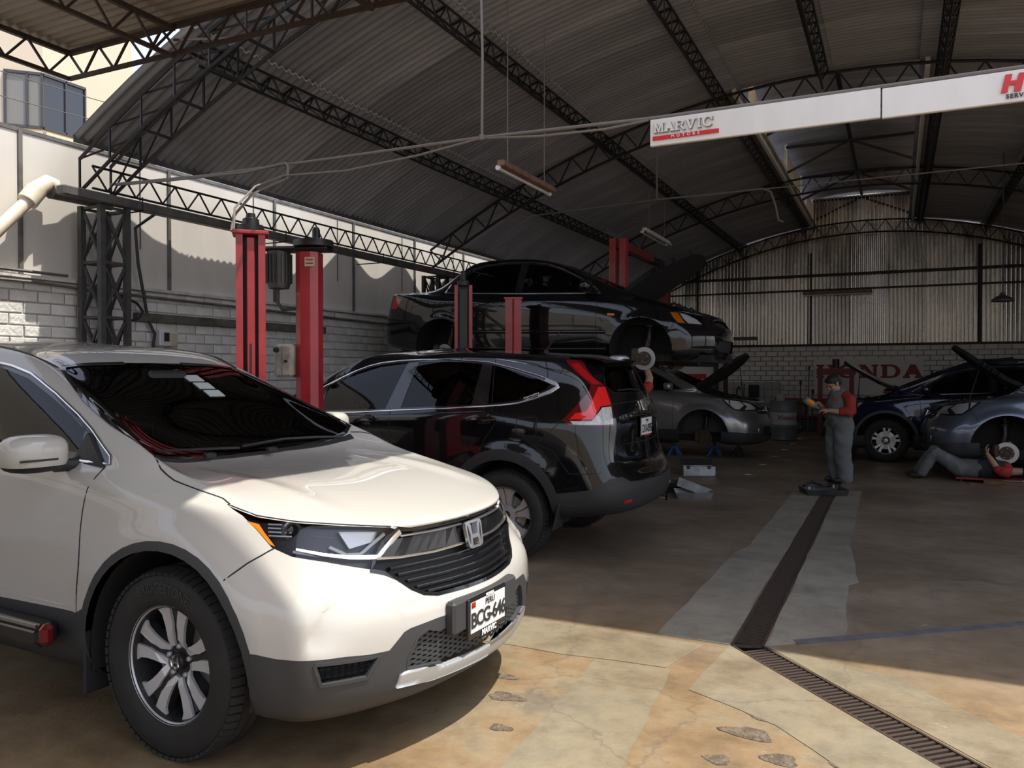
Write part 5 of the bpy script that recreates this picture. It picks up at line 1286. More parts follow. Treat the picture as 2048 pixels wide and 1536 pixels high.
MB().box((-3.541, 0, .976), (.004, .12, .012)).obj('plate_mark', 'red_bright', p1, False)
c1 = s_.hit((-4, .46, 1.14), (-1, 0, 0)); ey = V((0, 0, 1)); ex = ey.cross(c1[1]).normalized()
ctext('badge_text', 'CR-V', .062, c1[0] + c1[1] * .003, ex, c1[1].cross(ex), 'chrome', br, .003, bold=.002, spacing=1.05)
wpr = s_.drape([(.05, 1.345), (-.20, 1.36), (-.42, 1.352)], 180, .014, .02, .05, 'round', None, None, -.008).obj('rear_wiper', 'trim_black', br, False)
an = MB().lathe([(.03, 0), (.022, .02), (.008, .035), (.001, .04)], c=(-2.62, 0, 1.672), n=12).tube([(-2.62, 0, 1.70), (-2.70, 0, 1.80), (-2.76, 0, 1.87)], .006, 6).obj('antenna', 'trim_black', br, False)
# door handle, reflector, mud flaps, exhaust
for sg in (1, -1):
    for x_, z_ in ((-2.42, 1.125), (-1.30, 1.09)):
        r_ = s_.hit((x_, 2 * sg, z_), (0, sg, 0))[0]
        h0 = MB().lathe([(.001, .005), (.05, .004), (.058, -.004)], c=(0, 0, 0), axis='y', n=18); h0.v = [(x_ - .02 + x * 1.5, r_.y + sg * (y + .001), z_ + z * .85) for x, y, z in h0.v]; h0.obj('handle_cup', 'trim_gloss', br, False, fix=True)
        MB().tube([(x_ + .13, r_.y - sg * .005, z_ - .012), (x_ + .08, r_.y + sg * .028, z_ - .006), (x_ - .05, r_.y + sg * .036, z_), (x_ - .12, r_.y + sg * .02, z_ + .004), (x_ - .135, r_.y - sg * .01, z_ + .004)], .016, 8, True, [.012, .018, .019, .016, .010]).obj('door_handle', 'paint_black', br, False)
    MB().box((-3.08, sg * .82, .39), (.018, .19, .22), rot=M.Rotation(-.25, 3, 'Y'), bev=.008).obj('mud_flap', 'black_rubber', br, False)
    m_ = mirror_housing(br, (-.66, sg * 1.0, 1.20), sg, 'paint_black', sz=(.10, .23, .15))
    f = s_.patch([(-.585, .498), (-.69, .492), (-.685, .518), (-.60, .52)], 180, .005); f.v = [(x, y * sg, z) for x, y, z in f.v]; f.obj('bumper_reflector', 'red_lens', br, False, fix=True)
MB().tube([(-3.25, -.42, .40), (-3.60, -.42, .395)], .035, 14, False).obj('exhaust_tip', 'chrome', br, False)
MB().box((-1.25, 0, .33), (3.3, 1.40, .12)).obj('underbody', 'under', br, False)
for x in (0, -2.62):
    for sg in (-1, 1): wheel(br, 'wheel', (x, sg * .775, .36), sg, 'gen4', .362, .232, .225, rot=R(5))
    well(br, x, .385, .43, .50, .885)
cabin(br, -.62, -2.7, .80, 1.06, 1.6, .36)
MB().box((-1.0, 0, 1.50), (.04, .25, .075), bev=.02).obj('inner_mirror', 'trim_black', br, False)
for k, (w_, z_) in enumerate((('Importadora', 1.318), ('repuestos y accesorios', 1.300))):
    a = s_.hit((-2.83, 2, z_), (0, 1, 0)); up_ = V((-.0, -.35, 1)).normalized(); ex = V((-1, 0, .45 if 0 else .46)).normalized()
    ex = (ex - a[1] * ex.dot(a[1])).normalized()
    ctext('window_text', w_, .026 if k == 0 else .012, a[0] + a[1] * .002 - V((0, 0, 0)), ex, a[1].cross(ex), 'plate_white', br, .0005)
# ------------------------------------------------------------------ black sedan raised on the lift
def ringfill(x, lo, mid): return [(x, .74, .17 + lo), (x, .81, .22 + lo), (x, .84, .36 + mid), (x, .85, .56), (x, .848, .72)]
SEDAN = [
 [(.72, 0, .17), (.80, 0, .22), (.84, 0, .34), (.84, 0, .48), (.80, 0, .58), (.72, 0, .68), (.66, 0, .715), (.15, 0, .87), (-.42, 0, .93), (-.78, 0, 1.17), (-1.15, 0, 1.365), (-1.4, 0, 1.415), (-1.7, 0, 1.435)],
 [(.70, .28, .17), (.78, .30, .22), (.82, .31, .34), (.82, .31, .48), (.78, .31, .58), (.70, .30, .68), (.64, .29, .718), (.14, .28, .872), (-.40, .25, .935), (-.77, .23, 1.168), (-1.15, .20, 1.362), (-1.4, .20, 1.412), (-1.7, 0, 1.435)],
 [(.60, .52, .17), (.70, .55, .22), (.74, .565, .34), (.74, .565, .48), (.69, .555, .58), (.61, .535, .69), (.55, .51, .73), (.12, .47, .875), (-.36, .44, .945), (-.75, .40, 1.16), (-1.14, .35, 1.355), (-1.4, .33, 1.405), (-1.72, 0, 1.435)],
 [(.48, .68, .18), (.56, .735, .23), (.58, .76, .35), (.57, .76, .50), (.51, .745, .61), (.42, .71, .72), (.37, .68, .76), (.08, .62, .885), (-.31, .58, .955), (-.72, .51, 1.155), (-1.13, .44, 1.348), (-1.4, .41, 1.395), (-1.74, 0, 1.436)],
 [(.34, .74, .19), (.40, .81, .24), (.41, .835, .37), (.38, .84, .53), (.31, .825, .65), (.20, .785, .77), (.16, .75, .815), (.02, .69, .895), (-.27, .645, .965), (-.69, .565, 1.15), (-1.12, .49, 1.34), (-1.4, .455, 1.38), (-1.76, 0, 1.436)],
 [(0, .75, .20), (0, .82, .26), (0, .85, .40), (0, .857, .56), (-.02, .845, .70), (-.05, .81, .83), (-.08, .775, .865), (-.16, .725, .91), (-.26, .69, .975), (-.66, .615, 1.15), (-1.12, .53, 1.335), (-1.4, .48, 1.37), (-1.8, 0, 1.437)],
 ringfill(-.55, 0, 0) + [(-.53, .83, .85), (-.52, .81, .89), (-.50, .785, .92), (-.46, .755, .945), (-.78, .67, 1.16), (-1.2, .565, 1.36), (-1.45, .49, 1.395), (-1.85, 0, 1.438)],
 ringfill(-1.2, 0, 0) + [(-1.2, .835, .87), (-1.2, .82, .90), (-1.2, .80, .92), (-1.2, .78, .935), (-1.25, .70, 1.17), (-1.5, .59, 1.385), (-1.6, .49, 1.415), (-1.9, 0, 1.44)],
 ringfill(-1.8, 0, 0) + [(-1.8, .835, .88), (-1.8, .82, .91), (-1.8, .80, .93), (-1.8, .785, .945), (-1.8, .71, 1.18), (-1.85, .60, 1.39), (-1.9, .49, 1.42), (-2.0, 0, 1.44)],
 ringfill(-2.3, .02, .02) + [(-2.3, .835, .885), (-2.3, .82, .915), (-2.3, .80, .935), (-2.3, .785, .955), (-2.25, .70, 1.18), (-2.2, .595, 1.37), (-2.15, .48, 1.405), (-2.1, 0, 1.43)],
 ringfill(-2.62, .04, .04) + [(-2.62, .83, .89), (-2.62, .81, .93), (-2.62, .79, .955), (-2.60, .765, .98), (-2.5, .66, 1.18), (-2.38, .56, 1.34), (-2.28, .45, 1.385), (-2.15, 0, 1.425)],
 ringfill(-3.0, .06, .05) + [(-3.0, .81, .93), (-3.0, .78, .97), (-2.98, .73, .995), (-2.83, .66, 1.02), (-2.62, .57, 1.18), (-2.44, .48, 1.325), (-2.33, .38, 1.37), (-2.2, 0, 1.42)],
 [(-3.3, .66, .26), (-3.44, .73, .30), (-3.48, .76, .42), (-3.48, .76, .58), (-3.46, .755, .75), (-3.42, .73, .95), (-3.38, .70, 1.0), (-3.2, .62, 1.025), (-2.93, .52, 1.05), (-2.68, .45, 1.185), (-2.47, .38, 1.33), (-2.35, .3, 1.375), (-2.22, 0, 1.415)],
 [(-3.48, .42, .26), (-3.6, .44, .30), (-3.64, .46, .42), (-3.63, .46, .58), (-3.58, .46, .75), (-3.55, .45, .96), (-3.51, .43, 1.02), (-3.25, .36, 1.045), (-2.97, .30, 1.065), (-2.71, .26, 1.19), (-2.49, .22, 1.335), (-2.37, .16, 1.38), (-2.24, 0, 1.41)],
 [(-3.5, 0, .26), (-3.62, 0, .30), (-3.67, 0, .42), (-3.66, 0, .58), (-3.61, 0, .75), (-3.58, 0, .965), (-3.54, 0, 1.03), (-3.26, 0, 1.055), (-2.98, 0, 1.075), (-2.72, 0, 1.195), (-2.5, 0, 1.34), (-2.38, 0, 1.385), (-2.26, 0, 1.41)],
]
def open_hood(cb, hx, hz, ang, m, inner='under', prop=None):
    """turns the cut hood region up about its hinge and gives it an inner panel"""
    q = M.Translation((hx, 0, hz)) @ M.Rotation(-R(ang), 4, 'Y') @ M.Translation((-hx, 0, -hz))
    me = cb.sh.extract('hood', 0); me.transform(q); o = put('hood', me, m, cb.root, False)
    mi = cb.sh.extract('hood', -.05, rim=.0); mi.transform(q); mi.flip_normals(); put('hood_liner', mi, inner, o, False)
    # folded edge of the hood
    mr = cb.sh.extract('hood', .001, rim=.055); mr.transform(q); put('hood_edge', mr, inner, o, False)
    bm = bmesh.new(); bm.from_mesh(mr); n0 = len(cb.sh.bm.faces)
    bmesh.ops.delete(bm, geom=[f for f in bm.faces if f.calc_area() > 0 and all(len(e.link_faces) == 2 for e in f.edges)], context='FACES_ONLY'); bm.to_mesh(mr); bm.free()
    if prop:
        a, b = prop; b = q @ V(b); MB().tube([a, b], .008, 6).obj('hood_prop', 'dark_steel', cb.root, False)
    return o
def engine(root, x0, x1, w, z, seed=1):
    rnd = random.Random(seed)
    MB().box(((x0 + x1) / 2, 0, z - .16), (x1 - x0, w * 1.7, .10)).obj('engine_bay', 'under', root, False)
    e = MB().box(((x0 + x1) / 2 + .02, .05, z - .09), (.40, .52, .18), bev=.04); e.obj('engine_block', 'oil_tray', root, False)
    MB().box(((x0 + x1) / 2 + .05, .05, z + .005), (.26, .36, .05), bev=.02).obj('engine_cover', 'black_paint', root, False)
    MB().box(((x0 + x1) / 2 - .05, w * .62, z - .06), (.20, .17, .19), bev=.01).obj('battery', 'lamp_dark', root, False)
    MB().lathe([(.001, .05), (.05, .05), (.055, .0), (.055, -.12)], c=((x0 + x1) / 2 - .12, -w * .62, z), n=14).obj('reservoir', 'box_grey', root, False)
    h = MB()
    for k in range(5):
        y = rnd.uniform(-w * .6, w * .6); h.tube([((x0 + x1) / 2 + rnd.uniform(-.2, .2), y, z - .05), ((x0 + x1) / 2 + rnd.uniform(-.1, .25), y + rnd.uniform(-.15, .15), z + .05), (x1 - .05, y + rnd.uniform(-.2, .2), z - .06)], .016, 7)
    o = h.obj('hoses', 'black_rubber', root, False); o['kind'] = 'stuff'
def onside(sh, pts, ymin=0):
    """side points (x, z) carried onto the left flank"""
    out = []
    for x, z in pts:
        r = sh.hit((x, 3, z), (0, 1, 0)); out.append(tuple(r[0]) if r else (x, .7, z))
    return out
LIFT = 1.46
sd = CarBuild('black_sedan', 'black sedan with amber headlamp corner, raised on the red lift with its hood open', 'parked cars', (-2.63, 9.62, LIFT), 0, SEDAN,
              warp=lambda A: flare(A, [(0, .29), (-2.62, .30)], .36, .46, .014), roll=R(1.3))
s_ = sd.sh; sr = sd.root
for x_ in (0, -2.62):
    s_.region('opening', sv(circle(x_, .30, .365, n=34)), 90, ymin=.5); s_.region('opening', sv([(x_ - .36, .30), (x_ + .36, .30), (x_ + .33, .1), (x_ - .33, .1)]), 90, ymin=.5)
s_.region('windshield', [(-.01, .945), (.25, .95), (.44, .962), (.58, .985), (.63, 1.02), (.60, 1.08), (.53, 1.19), (.45, 1.30), (.41, 1.338), (.25, 1.352), (-.01, 1.358)], 0, cond=lambda c: c.x < -.15)
s_.region('rear_glass', [(-.01, 1.10), (-.28, 1.095), (-.48, 1.075), (-.50, 1.10), (-.40, 1.28), (-.33, 1.325), (-.01, 1.335)], 180, cond=lambda c: c.x < -2.2)
SDD = [(-.52, .955), (-.60, 1.03), (-.80, 1.15), (-1.05, 1.27), (-1.25, 1.335), (-1.5, 1.362), (-1.8, 1.368), (-2.1, 1.345), (-2.3, 1.29), (-2.48, 1.19), (-2.58, 1.09), (-2.62, 1.00), (-2.3, .985), (-1.5, .965)]
s_.region('window_frame', sv(SDD), 90, cond=lambda c: c.z > .9)
SW1 = [(-.66, .975), (-.70, 1.06), (-.85, 1.155), (-1.08, 1.255), (-1.27, 1.315), (-1.50, 1.338), (-1.52, .985)]; SW2 = [(-1.62, .985), (-1.60, 1.342), (-1.8, 1.346), (-2.08, 1.322), (-2.27, 1.27), (-2.34, 1.22), (-2.34, 1.005)]
for w_ in (SW1, SW2): s_.region('side_window', sv(w_), 90, cond=lambda c: c.z > .9)
s_.region('hood', [(-.36, -.01), (-.33, .42), (-.25, .62), (.02, .655), (.30, .62), (.46, .52), (.58, .33), (.62, -.01)], 0, ev=TOP, cond=lambda c: c.z > .65)
SHL = [(.30, .735), (.38, .735), (.48, .71), (.58, .66), (.65, .60), (.66, .575), (.52, .585), (.40, .60), (.345, .67)]
s_.region('headlamp', P3(50, onside(s_, SHL)), 50)
s_.region('grille', [(-.01, .655), (.36, .65), (.40, .60), (.34, .575), (-.01, .575)], 0, cond=lambda c: c.x > .4)
s_.region('lower_grille', [(-.01, .42), (.42, .42), (.46, .34), (.40, .28), (-.01, .28)], 0, cond=lambda c: c.x > .4)
s_.region('tail_lamp', P3(130, onside(s_, [(-3.25, .93), (-3.40, .97), (-3.44, .80), (-3.32, .80)])), 130, cond=lambda c: c.x < -3)
sd.part('body', 'body', 'paint_black'); sd.part('windshield', 'windshield', 'glass_mid', off=-.003); sd.part('rear_glass', 'rear_glass', 'glass_mid', off=-.003)
sd.pair('window_frame', 'window_frame', 'trim_gloss', off=-.003); sd.pair('side_window', 'side_window', 'glass_mid', off=-.005)
sd.strip('window_chrome', 'chrome', sv(SDD + SDD[:1]), 90, .014, .005, prof='round')
sd.part('grille', 'grille', 'trim_black', off=-.03); sd.part('lower_grille', 'lower_grille', 'trim_black', off=-.03)
sd.pair('tail_lamp', 'tail_lamp', 'red_lens', off=.002)
for o, sg in zip(sd.pair('headlamp', 'headlamp', 'lamp_dark', off=-.02), (1, -1)):
    put('lamp_cover', s_.extract('headlamp', 0, 'left' if sg > 0 else 'right'), 'lens_glass', o, False)
    for P, m, nm in (([(.315, .725), (.39, .725), (.44, .66), (.49, .597), (.41, .61), (.355, .67)], 'amber', 'turn_signal'), ([(.41, .722), (.48, .70), (.58, .65), (.64, .597), (.52, .60), (.46, .655)], 'lamp_bright', 'reflector')):
        f = s_.patch(P3(50, onside(s_, P)), 50, -.004); f.v = [(x, y * sg, z) for x, y, z in f.v]; f.obj(nm, m, o, False, fix=True)
sd.seams([(sv([(-.50, .955), (-.53, .85), (-.54, .60), (-.50, .25)]), 90), (sv([(-1.57, .97), (-1.57, .25)]), 90), (sv([(-2.60, 1.0), (-2.50, .85), (-2.32, .68)]), 90), (sv([(.37, .60), (.33, .5)]), 90), ([(-.02, .70), (.30, .67), (.44, .585)], 'top')])
sd.strip('side_molding', 'trim_gloss', sv([(-.42, .50), (-1.2, .50), (-2.2, .50)]), 90, .05, .010, prof='round')
sd.strip('door_trim', 'trim_gloss', sv([(-.40, .30), (-1.2, .29), (-2.2, .30)]), 90, .04, .010, prof='round')
for sg in (1, -1):
    mirror_housing(sr, (-.66, sg * .90, 1.03), sg, 'paint_black', sz=(.085, .19, .125))
    f = s_.patch(sv([(-.40, .715), (-.31, .71), (-.315, .685), (-.395, .69)]), 90, .004); f.v = [(x, y * sg, z) for x, y, z in f.v]; f.obj('side_marker', 'amber', sr, False, fix=True)
    for x_ in (-1.33, -2.25): r_ = s_.hit((x_, 2 * sg, .80), (0, sg, 0))[0]; MB().tube([(x_ + .09, r_.y, .80), (x_ + .04, r_.y + sg * .03, .803), (x_ - .05, r_.y + sg * .03, .803), (x_ - .09, r_.y, .80)], .013, 8).obj('door_handle', 'paint_black', sr, False)
MB().box((.42, 0, .16), (.35, .9, .08), bev=.03).obj('splash_guard', 'trim_black', sr, False)
open_hood(sd, -.33, .95, 47, 'paint_black')
engine(sr, -.28, .45, .70, .80, 3); cabin(sr, -.70, -2.3, .74, .86, 1.35, .33)
for sg in (1, -1):
    bare_hub(sr, (.02, sg * .745, .20), sg, .131); bare_hub(sr, (-2.62, sg * .745, .22), sg, .125)
for x in (0, -2.62): well(sr, x, .30, .372, .42, .835)
MB().box((-1.3, 0, .21), (4.1, 1.35, .08)).obj('underbody', 'under', sr, False)
MB().tube([(.3, .1, .16), (-1, .12, .15), (-2.2, .1, .16), (-3.4, .3, .2)], .03, 10).obj('exhaust_pipe', 'brake_rust', sr, False)
MB().box((-2.9, -.25, .20), (.5, .3, .14), bev=.05).obj('muffler', 'brake_rust', sr, False)

# ------------------------------------------------------------------ three older SUVs of one kind: silver, slate grey, navy
GEN3 = [[(x * 1.13 if x > 0 else x, y, z + (.045 if j in (5, 6, 7) else .02 if j == 4 else 0)) if j < 8 else (x + (.20 if j > 8 else .15), y, z + (.065 if j > 8 else .06)) for j, (x, y, z) in enumerate(c)] for c in WHITE[:7]] + \
       [[(x, y, z - (.015 if z > 1 else 0)) for x, y, z in c] for c in BLACK[7:]]
def suv3(name, label, pm, loc, rz, hood, wheels, rim='double5', clad=False, prop=None, seed=1):
    c = CarBuild(name, label, 'parked cars', loc, rz, GEN3, warp=lambda A: flare(A, [FA, (-2.62, .365)], .47, .58, .02)); s = c.sh; r = c.root
    for x_ in (0, -2.62):
        if clad: s.region('cladding', sv(circle(x_, .37, .505, n=36)), 90, ymin=.6)
        s.region('opening', sv(circle(x_, .37, .455, n=36)), 90, ymin=.6); s.region('opening', sv([(x_ - .445, .37), (x_ + .445, .37), (x_ + .42, .1), (x_ - .42, .1)]), 90, ymin=.6)
    s.region('cladding', sv([(-.42, .46), (-2.3, .46), (-2.3, .1), (-.42, .1)]), 90)
    s.region('cladding', P3(30, [(1.05, -.3, .40), (1.05, 0, .40), (.98, .33, .40), (.80, .70, .41), (.5, .9, .44), (.3, .95, .44), (.3, .95, .05), (1.05, -.3, .05)]), 30, cond=lambda q: q.x > .3)
    s.region('windshield', [(-.01, 1.145), (.23, 1.15), (.38, 1.16), (.50, 1.175), (.60, 1.20), (.66, 1.225), (.69, 1.265), (.665, 1.36), (.625, 1.46), (.58, 1.545), (.545, 1.590), (.46, 1.602), (.18, 1.612), (-.01, 1.614)], 0, cond=lambda q: q.x < -.05 and q.x > -1.6)
    D = [(-.38, 1.175), (-.48, 1.235), (-.62, 1.32), (-.78, 1.41), (-.95, 1.485), (-1.15, 1.545), (-1.4, 1.582), (-1.75, 1.595), (-2.1, 1.590), (-2.5, 1.55), (-2.8, 1.47), (-3.0, 1.36), (-2.95, 1.30), (-2.5, 1.23), (-1.6, 1.175), (-.8, 1.145)]
    s.region('window_frame', sv(D), 90, cond=lambda q: q.z > 1.08)
    for w_ in ([(-.66, 1.165), (-.68, 1.315), (-.84, 1.405), (-1.0, 1.47), (-1.2, 1.525), (-1.5, 1.555), (-1.5, 1.185)], [(-1.6, 1.19), (-1.6, 1.568), (-2.1, 1.563), (-2.35, 1.54), (-2.35, 1.23)]): s.region('side_window', sv(w_), 90, cond=lambda q: q.z > 1.08)
    s.region('hood', [(-.30, -.01), (-.29, .40), (-.24, .60), (-.10, .70), (.15, .735), (.40, .70), (.62, .58), (.74, .42), (.82, .20), (.835, -.01)], 0, ev=TOP, cond=lambda q: q.z > .8)
    HL3 = [(.30, 1.01), (.42, 1.005), (.60, .985), (.77, .94), (.86, .86), (.88, .80), (.70, .795), (.55, .81), (.44, .88)]
    s.region('headlamp', P3(50, onside(s, HL3)), 50)
    s.region('grille', [(-.01, .86), (.40, .86), (.45, .80), (.38, .74), (-.01, .72)], 0, cond=lambda q: q.x > .5)
    s.region('lower_grille', [(-.01, .52), (.40, .52), (.46, .45), (.40, .36), (-.01, .36)], 0, cond=lambda q: q.x > .5)
    c.part('body', 'body', pm); c.part('cladding', 'cladding', 'clad_grey'); c.part('windshield', 'windshield', 'glass_mid', off=-.003)
    c.pair('window_frame', 'window_frame', 'trim_gloss', off=-.003); c.pair('side_window', 'side_window', 'glass_mid', off=-.005)
    c.part('grille', 'grille', 'trim_black', off=-.03); c.part('lower_grille', 'lower_grille', 'trim_black', off=-.03)
    for o, sg in zip(c.pair('headlamp', 'headlamp', 'lamp_dark', off=-.025), (1, -1)):
        put('lamp_cover', s.extract('headlamp', 0, 'left' if sg > 0 else 'right'), 'lens_glass', o, False)
        for P in ([(.46, .985), (.60, .965), (.68, .90), (.62, .83), (.55, .835), (.47, .90)], [(.64, .955), (.76, .92), (.84, .85), (.83, .815), (.70, .82), (.72, .88)], [(.36, .995), (.43, .99), (.45, .91)]):
            f = s.patch(P3(50, onside(s, P)), 50, -.008); f.v = [(x, y * sg, z) for x, y, z in f.v]; f.obj('reflector', 'lamp_bright', o, False, fix=True)
    for k, zz in enumerate((.835, .79, .75)): s.drape([(0, zz), (.38 - .05 * (k - 1) ** 2, zz)], 0, .02, .004, .05, 'round', None, None, .02, True).obj('slat', 'chrome' if k == 1 else 'clad_grey', r, False)
    c0 = s.hit((4, 0, .80), (1, 0, 0)); h_emblem(c, c0[0] + c0[1] * .012, c0[1], .12, .10)
    c.strip('window_chrome', 'chrome', sv(D[:3] + D[3:11]), 90, .012, .005, prof='round'); c.strip('window_chrome', 'chrome', sv(D[12:]), 90, .012, .005, prof='round')
    c.seams([(sv([(-.40, 1.16), (-.50, 1.08), (-.52, .80), (-.52, .44)]), 90), (sv([(-1.55, 1.18), (-1.55, .45)]), 90), (P3(60, onside(s, [(.44, .875), (.38, .80), (.36, .72)])), 60)])
    for sg in (1, -1):
        mirror_housing(r, (-.60, sg * 1.0, 1.22), sg, pm, sz=(.10, .22, .15))
        q = s.hit((.9, .56 * sg, .46), (.8, .6 * sg, 0)); MB().lathe([(.05, 0), (.045, .015), (.001, .012)], axis='x', c=(q[0].x - .005, q[0].y, .46), n=16).obj('fog_lamp', 'reflector', r, False)
        for x_ in (-1.32, -2.2): r_ = s.hit((x_, 2 * sg, 1.02), (0, sg, 0))[0]; MB().tube([(x_ + .10, r_.y, 1.02), (x_ + .05, r_.y + sg * .03, 1.023), (x_ - .05, r_.y + sg * .03, 1.023), (x_ - .10, r_.y, 1.02)], .014, 8).obj('door_handle', pm, r, False)
        rl = MB().tube([(-1.25, sg * .60, 1.64), (-1.35, sg * .60, 1.705), (-2.6, sg * .60, 1.705), (-2.72, sg * .60, 1.63)], .016, 8)
        if clad: rl.obj('roof_rail', 'black_paint', r, False)
        for x, (kind) in zip((0, -2.62), wheels):
            if kind == 'hub': bare_hub(r, (x, sg * .76, .30), sg, .148, True, pm == 'paint_silver', 1 if pm == 'paint_grey' else -1)
            else: wheel(r, 'wheel', (x, sg * .775, .36), sg, rim, .362, .225, .225, tread=False, rot=R(4))
    MB().box((.985, 0, .56), (.012, .31, .16), bev=.004).obj('front_plate', 'plate_white', r, False)
    open_hood(c, -.27, 1.13, hood, pm, prop=prop)
    engine(r, -.22, .66, .74, 1.0, seed); cabin(r, -.45, -2.6, .80, 1.06, 1.6, .36)
    for x in (0, -2.62): well(r, x, .37, .462, .45, .885, 'grey_steel' if pm == 'paint_silver' else 'under')
    MB().box((-1.3, 0, .30), (3.9, 1.45, .10)).box((.35, 0, .34), (.8, .95, .12)).obj('underbody', 'under', r, False)
    return c
suv3('silver_suv', 'silver SUV with its hood up and front wheel off, behind the raised sedan', 'paint_silver', (-3.09, 15.0, .03), 0, 47, ('hub', 'wheel'), prop=((.45, .6, .98), (.55, .5, .98)), seed=5)
gs = suv3('slate_suv', 'slate grey SUV with hood up and bare brake disc, cut by the picture edge', 'paint_grey', (1.36, 13.62, .09), PI, 47, ('hub', 'wheel'), prop=((.45, .6, 1.0), (.40, .45, .98)), seed=8)
suv3('navy_suv', 'navy blue SUV with open hood and shiny split spoke wheels facing the mechanic', 'paint_navy', (-.17, 15.62, 0), PI, 40, ('wheel', 'wheel'), 'double6', True, prop=((.45, .6, .98), (.5, .5, .98)), seed=11)
# ------------------------------------------------------------------ neighbouring building with a bay window, wires
def wallpiece(p, q, z0, z1, th, m, name, par, out=0.0):
    p = V((*p, 0)); q = V((*q, 0)); d = (q - p).normalized(); n = V((d.y, -d.x, 0)); p = p + n * out; q = q + n * out
    return MB().add([v + V((0, 0, z)) - n * k for k in (0, th) for v, z in ((p, z0), (q, z0), (q, z1), (p, z1))], [(0, 1, 2, 3), (7, 6, 5, 4), (0, 4, 5, 1), (1, 5, 6, 2), (2, 6, 7, 3), (3, 7, 4, 0)]).obj(name, m, par)
BL = [(-20.4, 8.78), (-17.37, 11.72), (-17.37, 14.05)]
def bp(i, t): a, b = BL[i], BL[i + 1]; return (a[0] + (b[0] - a[0]) * t, a[1] + (b[1] - a[1]) * t)
for i in (0, 1): wallpiece(BL[i], BL[i + 1], 0, 13.5, .3, 'cream_paint', 'wall', nb_)
wallpiece((-17.68, 14.05), (-24, 14.05), 0, 13.5, .3, 'cream_paint', 'wall', nb_); wallpiece((-24, 8.79), (-20.41, 8.79), 0, 13.5, .3, 'cream_paint', 'wall', nb_)
MB().box((-20.5, 11.4, 13.5), (6.0, 5.2, .2)).obj('roof', 'cream_paint', nb_)
for i, t0, t1, gm in ((0, .83, .925, 'win_light'), (0, .93, .99, 'win_light'), (1, .01, .22, 'glass_dark'), (1, .235, .43, 'glass_dark')):
    w_ = wallpiece(bp(i, t0), bp(i, t1), 7.03, 8.19, .05, gm, 'window_pane', nb_, .012)
for i, t0, t1 in ((0, .82, 1.0), (1, 0, .44)):
    for z in (7.0, 8.20): wallpiece(bp(i, t0), bp(i, t1), z - .03, z + .03, .08, 'win_frame', 'window_frame', nb_, .05)
for i, t in ((0, .825), (0, .9275), (0, .997), (1, .228), (1, .437)): wallpiece(bp(i, t - .006 if i == 0 else t - .008), bp(i, t + .006 if i == 0 else t + .008), 7.0, 8.2, .08, 'win_frame', 'window_mullion', nb_, .05)
for i in (0, 1): wallpiece(BL[i], BL[i + 1], 6.55, 6.9, .1, 'cream_paint', 'sill_band', nb_, .12)
for k, (a, b, sag) in enumerate((((-16.8, 5.5, 7.2), (-13, 19, 7.0), .35), ((-16.8, 5.5, 6.6), (-13, 19, 6.2), .3), ((-16.6, 5.5, 6.3), (-13, 19, 5.95), .3), ((-16.6, 5.5, 5.5), (-13, 19, 5.3), .25), ((-16.7, 5.5, 7.7), (-13, 19, 7.2), .3))):
    a = V(a); b = V(b); o = MB().tube([a.lerp(b, t / 14) - V((0, 0, sag * 4 * (t / 14) * (1 - t / 14))) for t in range(15)], .009, 5).obj('power_line', 'rope' if k in (1, 2) else 'cable', None)
    tag(o, ('sagging overhead cable just above the bay window', 'pale overhead cable crossing the middle of the bay window', 'pale overhead cable crossing the lower half of the bay window', 'lowest overhead cable, under the bay window', 'topmost overhead cable, high on the cream building')[k], 'cable', 'overhead cables before the cream building')

# ------------------------------------------------------------------ things fixed to the left wall
dp = tag(thing('drain_pipe', loc=(-6.85, 4.4, 3)), 'cream plastic rain pipe with a fat elbow at the left roof corner', 'pipe')
MB().tube([(-6.85, 4.72, 3.17), (-6.85, 4.66, 3.19), (-6.85, 4.58, 3.13), (-6.85, 4.52, 3.05)], .075, 14).obj('elbow', 'pvc', dp)
MB().cyl((-6.85, 4.56, 3.11), (-6.85, 4.47, 2.99), .085, 14).obj('socket', 'pvc', dp)
MB().cyl((-6.85, 4.50, 3.02), (-6.86, 3.6, 2.02), .055, 14).cyl((-6.86, 3.6, 2.02), (-6.88, 3.5, 0), .055, 14).obj('pipe', 'pvc', dp)
MB().tube([(-6.82, 4.66, 3.12), (-6.85, 4.9, 3.13), (-6.7, 5.2, 3.1)], .07, 10).obj('gutter_outlet', 'gutter', dp)
sb = tag(thing('switch_box', loc=(-6.95, 6.0, 1.7)), 'small white and beige switch box on the white brick wall', 'switch box')
MB().box((-6.93, 5.95, 1.86), (.10, .13, .17), bev=.01).obj('cover', 'box_white', sb); MB().box((-6.875, 5.965, 1.87), (.012, .06, .09)).obj('switch_window', 'glass_dark', sb)
MB().box((-6.94, 6.07, 1.85), (.12, .11, .16), bev=.015).obj('housing', 'box_cream', sb)
o = MB().tube([(-6.62, 5.63, 3.08), (-6.9, 5.61, 2.95), (-6.9, 5.64, 2.6), (-6.92, 5.69, 2.44), (-6.93, 5.78, 2.04), (-6.93, 5.86, 1.90), (-6.93, 5.84, 1.76)], .016, 7).obj('power_cable', 'cable', None); tag(o, 'thick black cable hanging down to the switch box', 'cable')
o = MB().tube([(-6.94, 5.2, 2.27), (-6.93, 5.50, 2.25), (-6.92, 5.64, 2.20), (-6.92, 5.71, 2.12), (-6.92, 5.66, 2.05), (-6.93, 5.58, 2.02)], .014, 7).obj('loose_cable', 'black_rubber', None); tag(o, 'cut black cable curling over the white bricks beside the column', 'cable')
